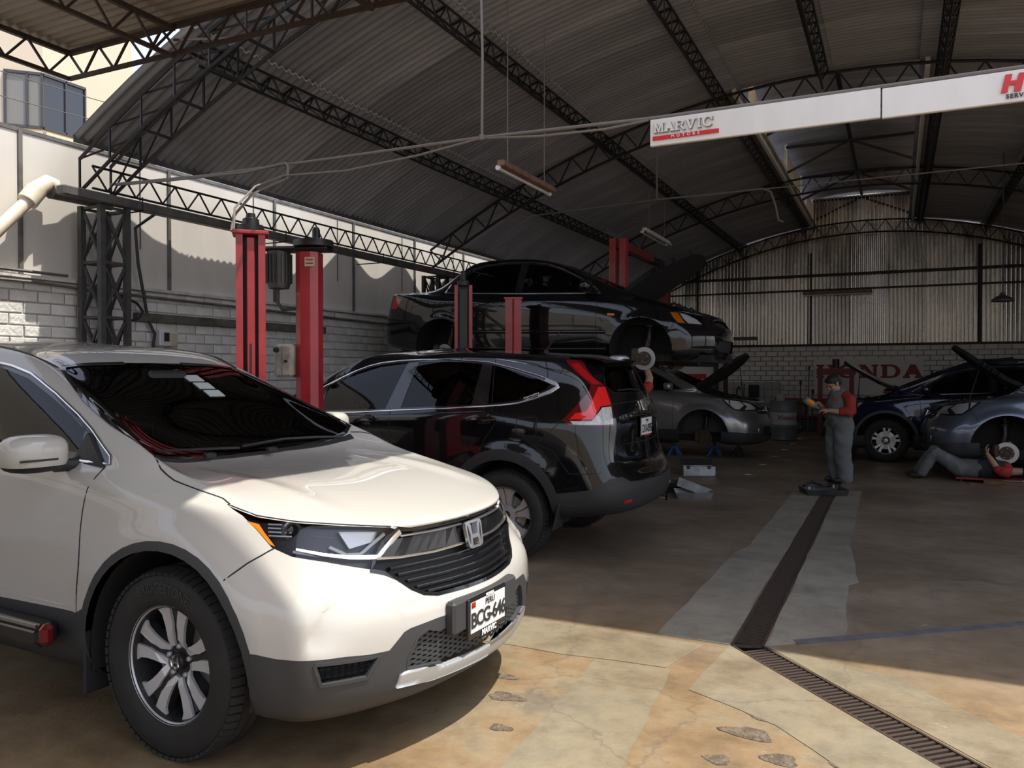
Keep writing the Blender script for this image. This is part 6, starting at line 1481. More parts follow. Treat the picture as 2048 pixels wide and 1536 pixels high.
o = MB().bar((-6.95, 5.64, 2.065), (-6.95, 8.6, 2.065), .07, .085).obj('old_beam', 'wood', None); o.data.materials[0] = mk('old_timber', (.15, .135, .115), .8, col2=(.07, .06, .05), scale=7, stretch=(1, .5, 1)); tag(o, 'grimy old timber beam fixed along the white bricks', 'beam')
o = MB().tube([(-6.93, 4.0, 2.395), (-6.93, 4.9, 2.395)], .014, 7).tube([(-6.93, 4.0, 2.30), (-6.93, 4.6, 2.305), (-6.92, 5.0, 2.29)], .014, 7).tube([(-6.93, 5.0, 2.285), (-6.93, 13, 2.20)], .016, 7).obj('wall_conduit', 'gutter', None); tag(o, 'thin conduits running along the ledge of the white brick wall', 'conduit')

# ------------------------------------------------------------------ lift posts
def post(name, lab, x, y, h, style, rz=0.0, w=.22):
    t = tag(thing(name, lab, 'lift post', (x, y, 0), rz, 'red lift posts')); B = lambda: MB()
    d = .15
    MB().box((0, 0, .012), (.32, .32, .024), bev=.006).obj('base_plate', 'red_dull', t, False)
    if style == 'open':                                        # channel with two slots, seen from the open side
        MB().box((0, d / 2 - .01, h / 2), (w, .02, h)).obj('back_plate', 'black_paint', t, False)
        for s in (-1, 1):
            MB().box((s * (w / 2 - .012), 0, h / 2), (.024, d, h)).box((s * (w / 2 - .023), -d / 2, h / 2), (.046, .014, h)).obj('flange', 'red_paint', t, False)
        MB().box((0, -d / 2 + .012, h / 2), (.056, .02, h - .04), bev=.006).obj('belt_cover', 'red_paint', t, False)
        MB().box((0, -d / 2 + .001, 1.25), (.012, .006, .9)).obj('slot', 'black_paint', t, False)
        MB().box((0, 0, h + .012), (w + .05, d + .05, .028), bev=.006).obj('top_plate', 'red_paint', t, False)
        MB().lathe([(.001, .13), (.03, .13), (.035, .10), (.055, .09), (.06, .05), (.09, .045), (.09, 0)], c=(0, 0, h + .026), n=12).obj('bearing', 'black_paint', t, False)
    elif style == 'channel':
        MB().box((0, d / 2 - .02, h / 2), (w - .06, .03, h)).obj('back_plate', 'black_paint', t, False)
        for s in (-1, 1): MB().box((s * (w / 2 - .018), 0, h / 2), (.036, d, h)).obj('flange', 'red_paint', t, False)
        MB().box((0, -.02, h / 2), (w * .42, .10, h - .1)).obj('screw_cover', 'black_paint', t, False)
        MB().lathe([(.001, .16), (.03, .16), (.035, .06), (.07, .05), (.07, 0)], c=(0, 0, h), n=12).obj('bearing', 'black_paint', t, False)
    else:
        P = [(-w / 2, -d * .25), (-w * .22, -d / 2), (w * .22, -d / 2), (w / 2, -d * .25), (w / 2, d / 2), (-w / 2, d / 2)] if style == 'facet' else [(-w / 2, -d / 2), (-w * .06, -d / 2), (0, -d * .62), (w * .06, -d / 2), (w / 2, -d / 2), (w / 2, d / 2), (-w / 2, d / 2)]
        MB().prism(P, lambda a, b, c: V((a, b, c)), 0, h).obj('column', 'red_paint', t, False, fix=True)
        if style == 'ridge': MB().box((0, 0, h + .008), (w + .03, d + .03, .018)).obj('top_plate', 'red_paint', t, False)
    return t
RZ = R(20)
post('lift_post', 'red lift post with two dark slots, nearest to the white car windshield', -4.10, 4.28, 2.46, 'open', R(42), .195)
pB = post('lift_post', 'red lift post carrying the electric motor and grey switch box', -4.04, 4.82, 2.41, 'facet', RZ, .175)
MB().box((-.08, 0, 2.435), (.50, .18, .035), bev=.015).obj('motor_plate', 'black_paint', pB, False)
MB().lathe([(.001, .05), (.145, .05), (.15, .04), (.15, 0), (.001, 0)], c=(.04, 0, 2.45), n=28).lathe([(.03, 0), (.03, .08), (.02, .10), (.001, .10)], c=(.06, 0, 2.50), n=12).obj('pulley_guard', 'black_paint', pB, False)
mo = MB().lathe([(.001, 2.42), (.088, 2.42), (.088, 2.18), (.075, 2.14), (.001, 2.13)], c=(-.235, 0, 0), n=28).obj('motor', 'grey_steel', pB, False)
for k in range(20):
    a = 2 * PI * k / 20; MB().box((-.235 + .090 * math.cos(a), .090 * math.sin(a), 2.29), (.022, .007, .22), rot=M.Rotation(a, 3, 'Z')).obj('cooling_fin', 'grey_steel', mo, False)
MB().tube([(-.235, -.02, 2.14), (-.235, -.02, 2.03), (-.20, -.02, 1.98), (-.08, -.03, 1.985)], .014, 8).obj('motor_cable', 'cable', pB, False)
MB().box((.04, -.088, 2.33), (.075, .008, .07)).obj('maker_plate', 'box_cream', pB, False)
MB().box((.04, -.091, 2.345), (.055, .003, .012)).obj('plate_print', 'sign_red', pB, False); MB().box((.04, -.091, 2.318), (.055, .003, .008)).obj('plate_print', 'sign_black', pB, False)
cx = MB().box((-.165, -.03, 1.59), (.15, .14, .25), bev=.02).obj('control_box', 'box_grey', pB, False)
MB().box((-.21, -.105, 1.59), (.004, .004, .24)).box((-.14, -.102, 1.59), (.06, .012, .22), bev=.004).obj('box_lid', 'box_grey', cx, False)
MB().lathe([(.022, 0), (.020, -.02), (.001, -.022)], c=(-.215, -.10, 1.67), axis='y', n=12).lathe([(.012, 0), (.010, -.015), (.001, -.016)], c=(-.14, -.108, 1.585), axis='y', n=10).obj('knob', 'black_rubber', cx, False)
MB().box((-.088, .02, 2.02), (.006, .03, .08)).obj('slot', 'black_paint', pB, False)
post('lift_post', 'red edged lift post with dark channel in front of the raised sedan', -4.33, 7.75, 2.46, 'channel', R(28), .195)
pD = post('lift_post', 'solid red lift post at the middle of the raised black sedan', -4.03, 8.40, 2.35, 'ridge', R(25), .185)
pD2 = post('lift_post', 'red lift post on the far side of the raised black sedan', -4.03, 10.78, 2.35, 'ridge', RZ + PI)
for (p, y0, sg) in ((pD, 8.44, 1), (pD2, 10.74, -1)):
    MB().bar((-4.03, y0, 1.52), (-2.95, y0 + sg * .55, 1.55), .10, .08).bar((-4.03, y0, 1.52), (-5.2, y0 + sg * .55, 1.55), .10, .08).obj('lift_arm', 'red_dull', p)
    for x in (-2.95, -5.2): MB().cyl((x, y0 + sg * .55, 1.55), (x, y0 + sg * .55, 1.64), .05, 12).obj('arm_pad', 'black_rubber', p)
gl_ = tag(thing('jib_post', loc=(-3.72, 11.35, 0)), 'tall red steel post with a jib arm behind the raised sedan', 'post')
for y in (11.35,):
    for s in (-1, 1): MB().box((-3.72 + s * .075, y, 1.74), (.10, .16, 3.48), bev=.01).obj('post', 'red_paint', gl_)
    MB().box((-3.72, y, .015), (.5, .4, .03)).obj('base_plate', 'red_dull', gl_)
MB().box((-3.72, 12.2, 3.40), (.10, 1.7, .12)).obj('jib_arm', 'red_dull', gl_)
fp = tag(thing('far_lift_post', loc=(-4.58, 17.0, 0)), 'distant red lift post seen under the open hood of the raised sedan', 'lift post')
MB().box((-4.58, 17.0, 1.72), (.30, .22, 3.44), bev=.01).obj('column', 'red_dull', fp); MB().box((-4.58, 16.86, 2.2), (.42, .06, .12)).obj('bracket', 'red_dull', fp); MB().box((-4.58, 17, .015), (.6, .5, .03)).obj('base_plate', 'red_dull', fp)

# ------------------------------------------------------------------ hanging sign, tie rod, cables
sg_ = tag(thing('hanging_sign', loc=(.3, 5.2, 3.1)), 'long white workshop sign strip hung across the open front', 'sign')
z0, z1 = 2.995, 3.17
MB().box(((-1.485 - .10) / 2, 5.20, (z0 + z1) / 2), (1.385, .03, z1 - z0), bev=.004).obj('panel', 'sign_white', sg_)
MB().box(((-.095 + 1.6) / 2, 5.205, (z0 + z1) / 2 - .004), (1.69, .03, z1 - z0), bev=.004).obj('panel', 'sign_white', sg_)
slab_text('sign_letters', 'MARVIC', .066, .064, .004, (-1.452, 5.182, 3.072), (1, 0, 0), (0, 0, 1), 'sign_grey', sg_, .006)
slab_text('sign_letters', 'MARVIC', .066, .064, .004, (-1.458, 5.178, 3.078), (1, 0, 0), (0, 0, 1), 'sign_white', sg_, .004)
MB().box((-1.25, 5.182, 3.042), (.43, .008, .026)).obj('sign_band', 'sign_red', sg_)
text('sign_letters', 'MOTORS', .026, (-1.25, 5.176, 3.042), (1, 0, 0), (0, 0, 1), 'sign_white', sg_, .001, spacing=2.2, bold=.0006)
slab_ = [[(0, 0), (.30, 0), (.36, .40), (.64, .40), (.58, 0), (.90, 0), (1.1, 1), (.80, 1), (.72, .62), (.44, .62), (.52, 1), (.20, 1)]]
mb = MB()
for P in slab_: mb.prism(P, lambda a, b, d: V((.505 + a * .105, 5.185 - d, 3.045 + b * .098)), 0, .006)
mb.obj('sign_letters', 'sign_red', sg_, fix=True)
text('sign_letters', 'SERVICE', .032, (.60, 5.183, 3.022), (1, 0, 0), (0, 0, 1), 'sign_black', sg_, .001, spacing=1.25, bold=.0012)
for t_, x_ in (('O', .69), ('N', .81), ('D', .93), ('A', 1.05)): text('sign_letters', t_, .13, (x_, 5.183, 3.094), (1, 0, 0), (.15, 0, 1), 'sign_red', sg_, .001, bold=.004)
tr = tag(thing('tie_rod', loc=(-2.7, 5.2, 3.2)), 'dusty tie rod strung across the front from the column to the sign', 'rod')
MB().tube([(-6.72, 5.2, 3.28), (-5.5, 5.2, 3.235), (-4.1, 5.2, 3.225), (-2.75, 5.2, 3.22), (-1.49, 5.2, 3.185), (.2, 5.2, 3.18), (5.3, 5.2, 3.17)], .012, 7).obj('rod', 'rope', tr)
MB().tube([(-2.75, 5.2, 3.22), (-2.745, 5.2, 3.8), (-2.74, 5.15, rz(-2.74) - .25)], .010, 7).obj('hanger', 'rope', tr)
MB().lathe([(.02, -.02), (.022, 0), (.02, .02)], c=(-2.75, 5.2, 3.22), n=10).obj('clamp', 'rope', tr)
lc = tag(thing('lift_cable', loc=(-4.3, 5.1, 3.2)), 'slack grey cable looping from the tie rod down to the lift posts', 'cable')
MB().tube([(-6.6, 5.18, 3.26), (-6.0, 5.18, 3.235), (-5.0, 5.16, 3.20), (-4.55, 5.15, 3.225), (-4.48, 5.1, 3.18), (-4.40, 5.0, 3.05), (-4.38, 4.6, 2.85), (-4.28, 4.3, 2.62), (-4.25, 4.25, 2.50)], .011, 7).obj('cable', 'rope', lc)
MB().tube([(-4.40, 4.95, 3.06), (-3.9, 5.1, 3.08), (-3.3, 5.19, 3.15), (-2.75, 5.2, 3.215), (-2.3, 5.2, 3.17), (-1.8, 5.2, 3.155), (-1.5, 5.2, 3.175)], .009, 7).obj('cable', 'rope', lc)
MB().tube([(-4.40, 4.95, 3.06), (-4.36, 4.6, 2.9), (-4.22, 4.25, 2.66), (-4.18, 4.2, 2.50)], .008, 7).obj('cable', 'rope', lc)
cdt = tag(thing('ceiling_conduit', loc=(-1, 11, 3.9)), 'thin conduit with a drooping hook end across the middle of the shop', 'conduit')
MB().tube([(-3.05, 11, rz(-3.05) - .05), (-3.05, 11, 3.95), (-3.02, 11, 3.92), (-2.2, 11, 3.92), (-1.62, 11, 3.93), (-1.52, 11, 3.88), (-1.46, 11, 3.70), (-1.42, 11, 3.50), (-1.36, 11, 3.47)], .014, 7).obj('conduit', 'rope', cdt)
MB().tube([(-6.6, 11, 3.80), (-3.05, 11, 3.92), (0, 11, 3.93), (5.3, 11, 3.95)], .009, 7).obj('tie_wire', 'rope', cdt)
def tube_lamp(lab, x, y0, y1, z, body, drop):
    t = tag(thing('tube_lamp', lab, 'lamp', (x, (y0 + y1) / 2, z)))
    MB().box((x, (y0 + y1) / 2, z), (.075, y1 - y0, .055), bev=.008).obj('fixture', body, t)
    for s in ((-1,) if body == 'lamp_body' else (-1, 1)):
        MB().cyl((x + s * .03 * (2 if body != 'lamp_body' else 1), y0 + .02, z - .045), (x + s * .03 * (2 if body != 'lamp_body' else 1), y1 - .02, z - .045), .016, 10).obj('tube', 'lamp_tube', t)
    for y in (y0 + .02, y1 - .02): MB().cyl((x - .03, y - .015, z - .04), (x - .03, y + .015, z - .04), .024, 10).obj('end_cap', 'poly_white', t)
    for y in drop: MB().tube([(x, y, z + .02), (x, y, rz(x) - .02)], .006, 6).obj('hanger', 'rope', t)
    return t
tube_lamp('rusty single tube lamp hung on two rods over the black SUV', -3.25, 6.5, 7.72, 3.40, 'lamp_body', (6.65, 7.5))
tube_lamp('pale twin tube lamp hung above the hood of the raised sedan', -3.88, 13.2, 14.8, 3.93, 'poly_white', (13.5, 14.5))
t = tag(thing('tube_lamp', 'long unlit tube lamp on the corrugated back wall', 'lamp', (-1.4, 22.1, 3.5)))
MB().box((-1.41, 22.08, 3.56), (1.66, .08, .07), bev=.01).obj('fixture', 'lamp_body', t); MB().cyl((-2.2, 22.06, 3.50), (-.62, 22.06, 3.50), .018, 10).obj('tube', 'lamp_tube', t)
t = tag(thing('pendant_lamp', 'dark metal pendant lamp hanging in front of the back wall', 'lamp', (1.55, 15.4, 2.7)))
MB().lathe([(.02, .10), (.035, .09), (.05, .05), (.10, .03), (.165, -.02), (.17, -.05), (.16, -.045), (.09, .01), (.001, .03)], c=(1.55, 15.4, 2.72), n=24).obj('shade', 'grey_steel', t)
MB().tube([(1.55, 15.4, 2.80), (1.55, 15.4, rz(1.55) + .03)], .008, 6).obj('cord', 'cable', t)

# ------------------------------------------------------------------ back wall: banner, tiles, press, drum, rods
bn = tag(thing('banner', loc=(-.7, 22.18, 1.4)), 'pale wall banner with big dark red slab letters', 'banner')
MB().box((-.69, 22.205, 1.40), (2.55, .02, .92)).obj('sheet', 'banner', bn)
slab_text('banner_letters', 'HONDA', .45, .34, .055, (-1.90, 22.19, 1.36), (1, 0, 0), (0, 0, 1), 'banner_red', bn, .004)
MB().box((-.15, 22.19, 1.10), (.22, .004, .16), rot=M.Rotation(.3, 3, 'Y')).box((-.24, 22.19, 1.02), (.15, .004, .12), rot=M.Rotation(.3, 3, 'Y')).obj('banner_mark', 'banner_red', bn)
ss = tag(thing('wall_sign', loc=(-5.1, 22.18, 1.4)), 'white board with a red strip low on the back wall, behind the silver SUV', 'sign')
MB().box((-5.05, 22.2, 1.42), (.95, .02, .62)).obj('board', 'poly_white', ss); MB().box((-5.12, 22.185, 1.27), (.75, .01, .38)).obj('red_field', 'sign_red', ss)
text('sign_letters', 'S', .16, (-4.84, 22.178, 1.27), (1, 0, 0), (0, 0, 1), 'sign_white', ss, .001, bold=.002)
tw = tag(thing('tiled_sink_wall', loc=(-3.6, 22.1, 0)), 'low wall of white square tiles at the washing place in the back', 'tiles')
MB().box((-3.6, 22.16, .62), (1.62, .06, 1.24)).obj('backing', 'mortar_back', tw)
TM = MB().box((0, 0, 0), (.185, .012, .185), bev=.004).mesh('tile'); TM.materials.append(MT['tile'])
for i in range(8):
    for j in range(6): o = put('tile', TM, None, None); o.parent = tw; o.matrix_parent_inverse = WM[tw.name].inverted(); o.location = (-4.3 + .2 * i, 22.125, .15 + .2 * j)
MB().box((-3.6, 21.85, .62), (1.5, .5, .10), bev=.01).box((-3.6, 21.9, .3), (1.3, .4, .58)).obj('sink', 'mortar_back', tw)
tl = tag(thing('sink_tap', loc=(-3.75, 21.95, .7)), 'dark taps and hoses standing at the tiled sink', 'tap')
MB().tube([(-3.85, 21.8, .673), (-3.85, 21.8, 1.05), (-3.80, 21.76, 1.12), (-3.75, 21.72, 1.05)], .02, 8).tube([(-3.68, 21.8, .673), (-3.66, 21.78, 1.2)], .014, 8).obj('spout', 'black_paint', tl); tag(MB().box((-3.45, 22.05, 1.0), (.26, .08, .34), bev=.02).obj('tool_bag', 'black_rubber', None), 'black tool bag hanging on the white tiles', 'bag')
dr = tag(thing('oil_drum', loc=(-2.30, 18.75, 0)), 'grey and white steel oil drum standing before the tiled wall', 'drum')
prof = [(.001, .005), (.275, .005), (.29, .02), (.285, .03)]
MB().lathe([(.001, .006), (.278, .006), (.288, .015), (.284, .03), (.284, .27), (.292, .285), (.284, .30), (.284, .34)], c=(-2.30, 18.75, 0), n=32).obj('lower_shell', 'drum_grey', dr)
MB().lathe([(.284, .34), (.284, .56), (.284, .62)], c=(-2.30, 18.75, 0), n=32).obj('middle_shell', 'drum_white', dr)
MB().lathe([(.284, .62), (.292, .635), (.284, .65), (.284, .86), (.289, .875), (.27, .87), (.001, .86)], c=(-2.30, 18.75, 0), n=32).obj('upper_shell', 'drum_grey', dr)
me = text_mesh('Vistony', .15, 0, shear=.2, bold=.003)
for v in me.vertices: a = v.co.x / .287 - PI / 2 + .45; v.co = V((-2.30 + .2875 * math.cos(a), 18.75 + .2875 * math.sin(a), .50 + v.co.y))
put('drum_text', me, 'drum_red', dr)
MB().cyl((-2.35, 18.70, .87), (-2.35, 18.70, 1.02), .09, 16).obj('can_on_drum', 'tile', None); tag(bpy.data.objects['can_on_drum'], 'small pale can standing on the oil drum lid', 'can')
wb_ = tag(thing('workbench', loc=(-1.9, 21.7, 0)), 'dark red steel workbench along the back wall beside the press', 'workbench')
MB().box((-2.1, 21.75, .80), (1.5, .6, .07)).obj('top', 'banner_red', wb_)
for x in (-2.78, -1.42):
    for y in (21.5, 22.0): MB().box((x, y, .38), (.07, .07, .77)).obj('leg', 'banner_red', wb_)
MB().box((-2.35, 21.8, .55), (.5, .45, .32), bev=.02).obj('crate', 'wood', None); tag(bpy.data.objects['crate'], 'brown wooden crate under the dark red workbench', 'crate'); MB().box((-1.9, 21.85, .165), (.6, .4, .33), bev=.02).obj('toolcase', 'black_paint', None); tag(bpy.data.objects['toolcase'], 'black tool case on the floor under the workbench', 'case')
MB().box((-2.35, 21.8, .36), (1.3, .5, .03)).obj('shelf', 'banner_red', wb_)
pz = tag(thing('hydraulic_press', loc=(-1.3, 20.6, 0)), 'red shop press frame behind the standing mechanic', 'press')
for x in (-1.68, -.98): MB().box((x, 20.6, .80), (.10, .12, 1.60)).obj('upright', 'red_dull', pz)
MB().box((-1.33, 20.6, 1.52), (.85, .14, .15)).obj('head_beam', 'red_dull', pz); MB().box((-1.33, 20.6, .72), (.75, .16, .13)).obj('bed', 'red_dull', pz)
MB().cyl((-1.33, 20.6, 1.46), (-1.33, 20.6, 1.20), .045, 12).obj('ram', 'tool_steel', pz); MB().cyl((-1.33, 20.6, 1.60), (-1.33, 20.6, 1.82), .08, 12).obj('jack', 'black_paint', pz)
for x in (-1.68, -.98): MB().box((x, 20.5, .02), (.14, .6, .04)).obj('foot', 'red_dull', pz)
for k, (x, h, m) in enumerate(((-2.02, 1.62, 'gutter'), (-2.22, 1.25, 'black_paint'), (-1.93, 1.02, 'black_paint'))):
    o = MB().tube([(x, 21.25, 0), (x + .01, 21.42, h)], .014, 7).lathe([(.001, .06), (.03, .05), (.03, -.05), (.001, -.06)], c=(x + .01, 21.42, h), n=8).obj('pry_bar', m, None)
    tag(o, ('tall pale rod', 'dark long pry bar', 'short dark pry bar')[k] + ' leaning on the red workbench', 'bar')
o = MB().tube([(.75, 22.15, 1.05), (.76, 22.12, 1.55)], .03, 8).box((.66, 22.12, 1.32), (.16, .08, .14), bev=.02).box((.86, 22.12, 1.30), (.16, .08, .12), bev=.02).obj('hanging_tools', 'black_paint', None); tag(o, 'dark tools hanging on the back wall right of the banner', 'tools')
st_ = tag(thing('steel_stand', loc=(-3.9, 20.9, 0)), 'dark steel stand against the back wall beyond the nose of the raised sedan', 'stand')
MB().box((-3.75, 20.9, 2.36), (1.1, .30, .08)).obj('shelf', 'grey_steel', st_)
for x in (-4.22, -3.98): MB().box((x, 20.9, 1.16), (.10, .10, 2.32)).obj('post', 'rust_steel', st_)
MB().box((-4.1, 20.9, .02), (.5, .5, .04)).obj('foot', 'rust_steel', st_)

# ------------------------------------------------------------------ things on the shop floor
tb = tag(thing('toolbox', loc=(-2.62, 11.71, 0), rz=R(25)), 'open silver metal toolbox on the floor before the silver SUV', 'toolbox')
MB().box((0, -.085, .07), (.46, .012, .13)).obj('front_panel', 'tin', tb, False); MB().box((0, .085, .07), (.46, .012, .13)).box((-.225, 0, .07), (.012, .17, .13)).box((.225, 0, .07), (.012, .17, .13)).box((0, 0, .008), (.46, .18, .014)).obj('tray', 'tin', tb, False)
MB().box((0, .12, .17), (.46, .012, .12), rot=M.Rotation(-.5, 3, 'X')).obj('lid', 'black_paint', tb, False)
for x in (-.16, .14): MB().box((x, -.096, .125), (.05, .012, .05), bev=.004).obj('latch', 'black_paint', tb, False)
ty = tag(thing('drip_tray', loc=(-2.21, 9.62, 0), rz=R(18)), 'shallow galvanised tray with a metal sheet leaning in it, by the black SUV', 'tray')
a, b, h = .19, .15, .075
MB().add([(-a, -b, .004), (a, -b, .004), (a, b, .004), (-a, b, .004), (-a - .03, -b - .03, h), (a + .03, -b - .03, h), (a + .03, b + .03, h), (-a - .03, b + .03, h)], [(0, 1, 2, 3), (0, 4, 5, 1), (1, 5, 6, 2), (2, 6, 7, 3), (3, 7, 4, 0)]).add([(-a, -b, .0), (a, -b, .0), (a, b, .0), (-a, b, .0), (-a - .034, -b - .034, h), (a + .034, -b - .034, h), (a + .034, b + .034, h), (-a - .034, b + .034, h)], [(3, 2, 1, 0), (1, 5, 4, 0), (2, 6, 5, 1), (3, 7, 6, 2), (0, 4, 7, 3)]).obj('pan', 'tin', ty, False)
MB().box((.02, .08, .10), (.42, .01, .12), rot=M.Rotation(.35, 3, 'Y') @ M.Rotation(-.6, 3, 'X')).obj('metal_sheet', 'tin', ty, False)
ot = tag(thing('dark_pan', loc=(-2.62, 9.95, 0), rz=R(10)), 'stack of two dark oil pans on the floor behind the black SUV bumper', 'pan')
for k in range(2): MB().lathe([(.001, .006), (.17, .006), (.20, .055), (.205, .06), (.195, .06), (.165, .012)], c=(0, 0, k * .065), n=24).obj('pan', 'oil_tray', ot, False)
bt = tag(thing('oil_drain_tray', loc=(-.82, 10.55, .004), rz=R(22)), 'black plastic drain tray lying over the floor drain near the mechanic', 'tray')
a, b, h = .23, .17, .07
MB().add([(-a, -b, .02), (a, -b, .02), (a, b, .02), (-a, b, .02), (-a - .02, -b - .02, h), (a + .02, -b - .02, h), (a + .02, b + .02, h), (-a - .02, b + .02, h)], [(0, 1, 2, 3), (0, 4, 5, 1), (1, 5, 6, 2), (2, 6, 7, 3), (3, 7, 4, 0)]).add([(-a, -b, .0), (a, -b, .0), (a, b, .0), (-a, b, .0), (-a - .024, -b - .024, h), (a + .024, -b - .024, h), (a + .024, b + .024, h), (-a - .024, b + .024, h)], [(3, 2, 1, 0), (1, 5, 4, 0), (2, 6, 5, 1), (3, 7, 6, 2), (0, 4, 7, 3)]).obj('pan', 'oil_tray', bt, False)
MB().tube([(-.2, .1, .08), (-.1, .14, .13), (.0, .08, .10), (.10, .12, .08), (.18, .05, .09)], .02, 8).obj('hose', 'black_rubber', bt, False)
for x, y in ((-.21, -.13), (.14, .05)): MB().lathe([(.001, .03), (.02, .02), (.02, -.01)], c=(x, y, .08), n=10).obj('spout', 'tin', bt, False)
def jack_stand(lab, x, y, h, m):
    t = tag(thing('jack_stand', lab, 'jack stand', (x, y, 0)))
    for i in (-1, 1):
        for j in (-1, 1): MB().bar((i * .10, j * .10, 0), (i * .03, j * .03, h * .62), .03).obj('leg', m, t, False)
    MB().box((0, 0, h * .62), (.09, .09, .05)).obj('collar', m, t, False); MB().cyl((0, 0, h * .6), (0, 0, h), .018, 10).box((0, 0, h), (.09, .05, .02)).obj('ratchet_bar', 'dark_steel', t, False)
jack_stand('blue jack stand beside the black SUV bumper, under the silver SUV sill', -3.62, 14.25, .25, 'blue_paint')
jack_stand('blue jack stand under the bare hub of the silver SUV', -2.98, 14.62, .25, 'blue_paint')
jack_stand('dark jack stand under the front of the silver SUV', -2.55, 14.60, .24, 'dark_steel')
jack_stand('dark jack stand under the slate grey SUV', 1.75, 13.2, .28, 'dark_steel')
wp_ = tag(thing('wood_plank', loc=(1.52, 12.36, 0), rz=R(-6)), 'rough brown timber plank on the floor by the slate SUV', 'plank')
MB().box((.1, 0, .035), (1.15, .16, .05), bev=.006).obj('plank', 'wood', wp_, False); MB().box((0, -.06, .008), (1.25, .12, .016)).obj('lower_board', 'wood', wp_, False)
wr_ = tag(thing('wrench', loc=(1.37, 12.34, .063), rz=R(8)), 'shiny ring wrench lying on the timber plank', 'wrench')
MB().box((0, 0, .006), (.22, .02, .010), bev=.003).obj('shank', 'tool_steel', wr_, False); MB().lathe([(.018, 0), (.032, 0), (.032, .014), (.018, .014), (.018, 0)], c=(.13, 0, 0), n=18).obj('ring', 'tool_steel', wr_, False)
o = MB().box((1.14, 12.82, .86), (.001, .001, .001)).v
rg = MB().lathe([(.001, .05), (.05, .045), (.075, .01), (.085, -.04), (.06, -.045), (.001, -.045)], c=(0, 0, 0), n=14)
rg.v = [(x * (1 + .3 * math.sin(7 * y * 20)), y * (1 + .2 * math.sin(90 * x)), z + .012 * math.sin(60 * x + 3)) for x, y, z in rg.v]
o = rg.obj('rag', 'poly_white', None, False); o.location = (1.62, 12.92, 1.245); tag(o, 'crumpled white rag on the cowl of the slate grey SUV', 'rag')

rb_ = tag(thing('rear_building', loc=(-6, 27, 0)), 'cream building behind the shop, glimpsed through the open side of the roof lantern', 'building')
MB().box((-6, 27.2, 5.5), (20, .4, 11)).obj('wall', 'cream_paint', rb_)
for k in range(6): MB().box((-12.5 + 2.6 * k, 26.98, 8.2), (1.3, .08, 1.4)).obj('window', 'glass_dark', rb_)
# ------------------------------------------------------------------ people
mk('skin', (.44, .26, .175), .55, var=.12, scale=14)
mk('hair', (.012, .010, .009), .6)
mk('overall', (.15, .16, .162), .85, var=.22, scale=5, bump=.5, bscale=16)
mk('red_cloth', (.34, .030, .022), .8, var=.2, scale=6, bump=.4, bscale=18)
mk('shirt_white', (.55, .54, .52), .8)
mk('navy_cloth', (.028, .030, .040), .85, var=.2, scale=6)
mk('boot', (.02, .018, .016), .6)
mk('bottle_grey', (.16, .18, .19), .4); mk('bottle_label', (.55, .22, .03), .45)
def tubeb(mb, pts, rs, n=14):
    """tapered limb with rounded ends"""
    mb.tube(pts, 1, n, True, rs)
    for p, r in ((pts[0], rs[0]), (pts[-1], rs[-1])): ell(mb, p, (r, r, r))
    for p, r in zip(pts[1:-1], rs[1:-1]): ell(mb, p, (r, r, r))
    return mb
def ell(mb, c, r, rot=None, n=14, k=10):
    q = rot or M.Identity(3); c = V(c)
    vs = [c + q @ V((r[0] * math.sin(PI * j / k) * math.cos(2 * PI * i / n), r[1] * math.sin(PI * j / k) * math.sin(2 * PI * i / n), r[2] * math.cos(PI * j / k))) for j in range(k + 1) for i in range(n)]
    return mb.add(vs, [(j * n + i, (j + 1) * n + i, (j + 1) * n + (i + 1) % n, j * n + (i + 1) % n) for j in range(k) for i in range(n)], True)
def flesh(name, mb, vox, sm, m, parent, wrinkle=None):
    """fuses the masses into ONE continuous smooth surface"""
    me = mb.mesh(name); o = bpy.data.objects.new(name, me)
    r = o.modifiers.new('r', 'REMESH'); r.mode = 'VOXEL'; r.voxel_size = vox
    s = o.modifiers.new('s', 'SMOOTH'); s.factor = .5; s.iterations = sm
    m2 = evaluated(o); m2.name = name
    bpy.data.objects.remove(o)
    if wrinkle:
        for v in m2.vertices: v.co += v.normal * wrinkle(v.co)
    m2.polygons.foreach_set('use_smooth', [True] * len(m2.polygons)); m2.materials.clear()
    return put(name, m2, m, parent, False)
def head(mb, c, pitch, yaw=0.0, s=1.0):
    """skull, jaw, nose, brow, lips, ears; c = centre of the head, faces +x"""
    q = M.Rotation(yaw, 3, 'Z') @ M.Rotation(pitch, 3, 'Y'); c = V(c); P = lambda x, y, z: c + q @ V((x * s, y * s, z * s))
    ell(mb, P(-.01, 0, .025), (.098 * s, .076 * s, .095 * s), q); ell(mb, P(.022, 0, -.035), (.070 * s, .060 * s, .085 * s), q); ell(mb, P(.048, 0, -.085), (.035 * s, .036 * s, .030 * s), q)
    ell(mb, P(.094, 0, -.018), (.020 * s, .014 * s, .026 * s), q); ell(mb, P(.104, 0, -.030), (.016 * s, .018 * s, .013 * s), q)
    ell(mb, P(.080, 0, .018), (.018 * s, .052 * s, .012 * s), q); ell(mb, P(.082, 0, -.060), (.015 * s, .026 * s, .010 * s), q)
    for sg in (-1, 1): ell(mb, P(-.005, sg * .074, -.015), (.022 * s, .012 * s, .033 * s), q); ell(mb, P(.062, sg * .036, -.028), (.028 * s, .022 * s, .020 * s), q)
    return P, q
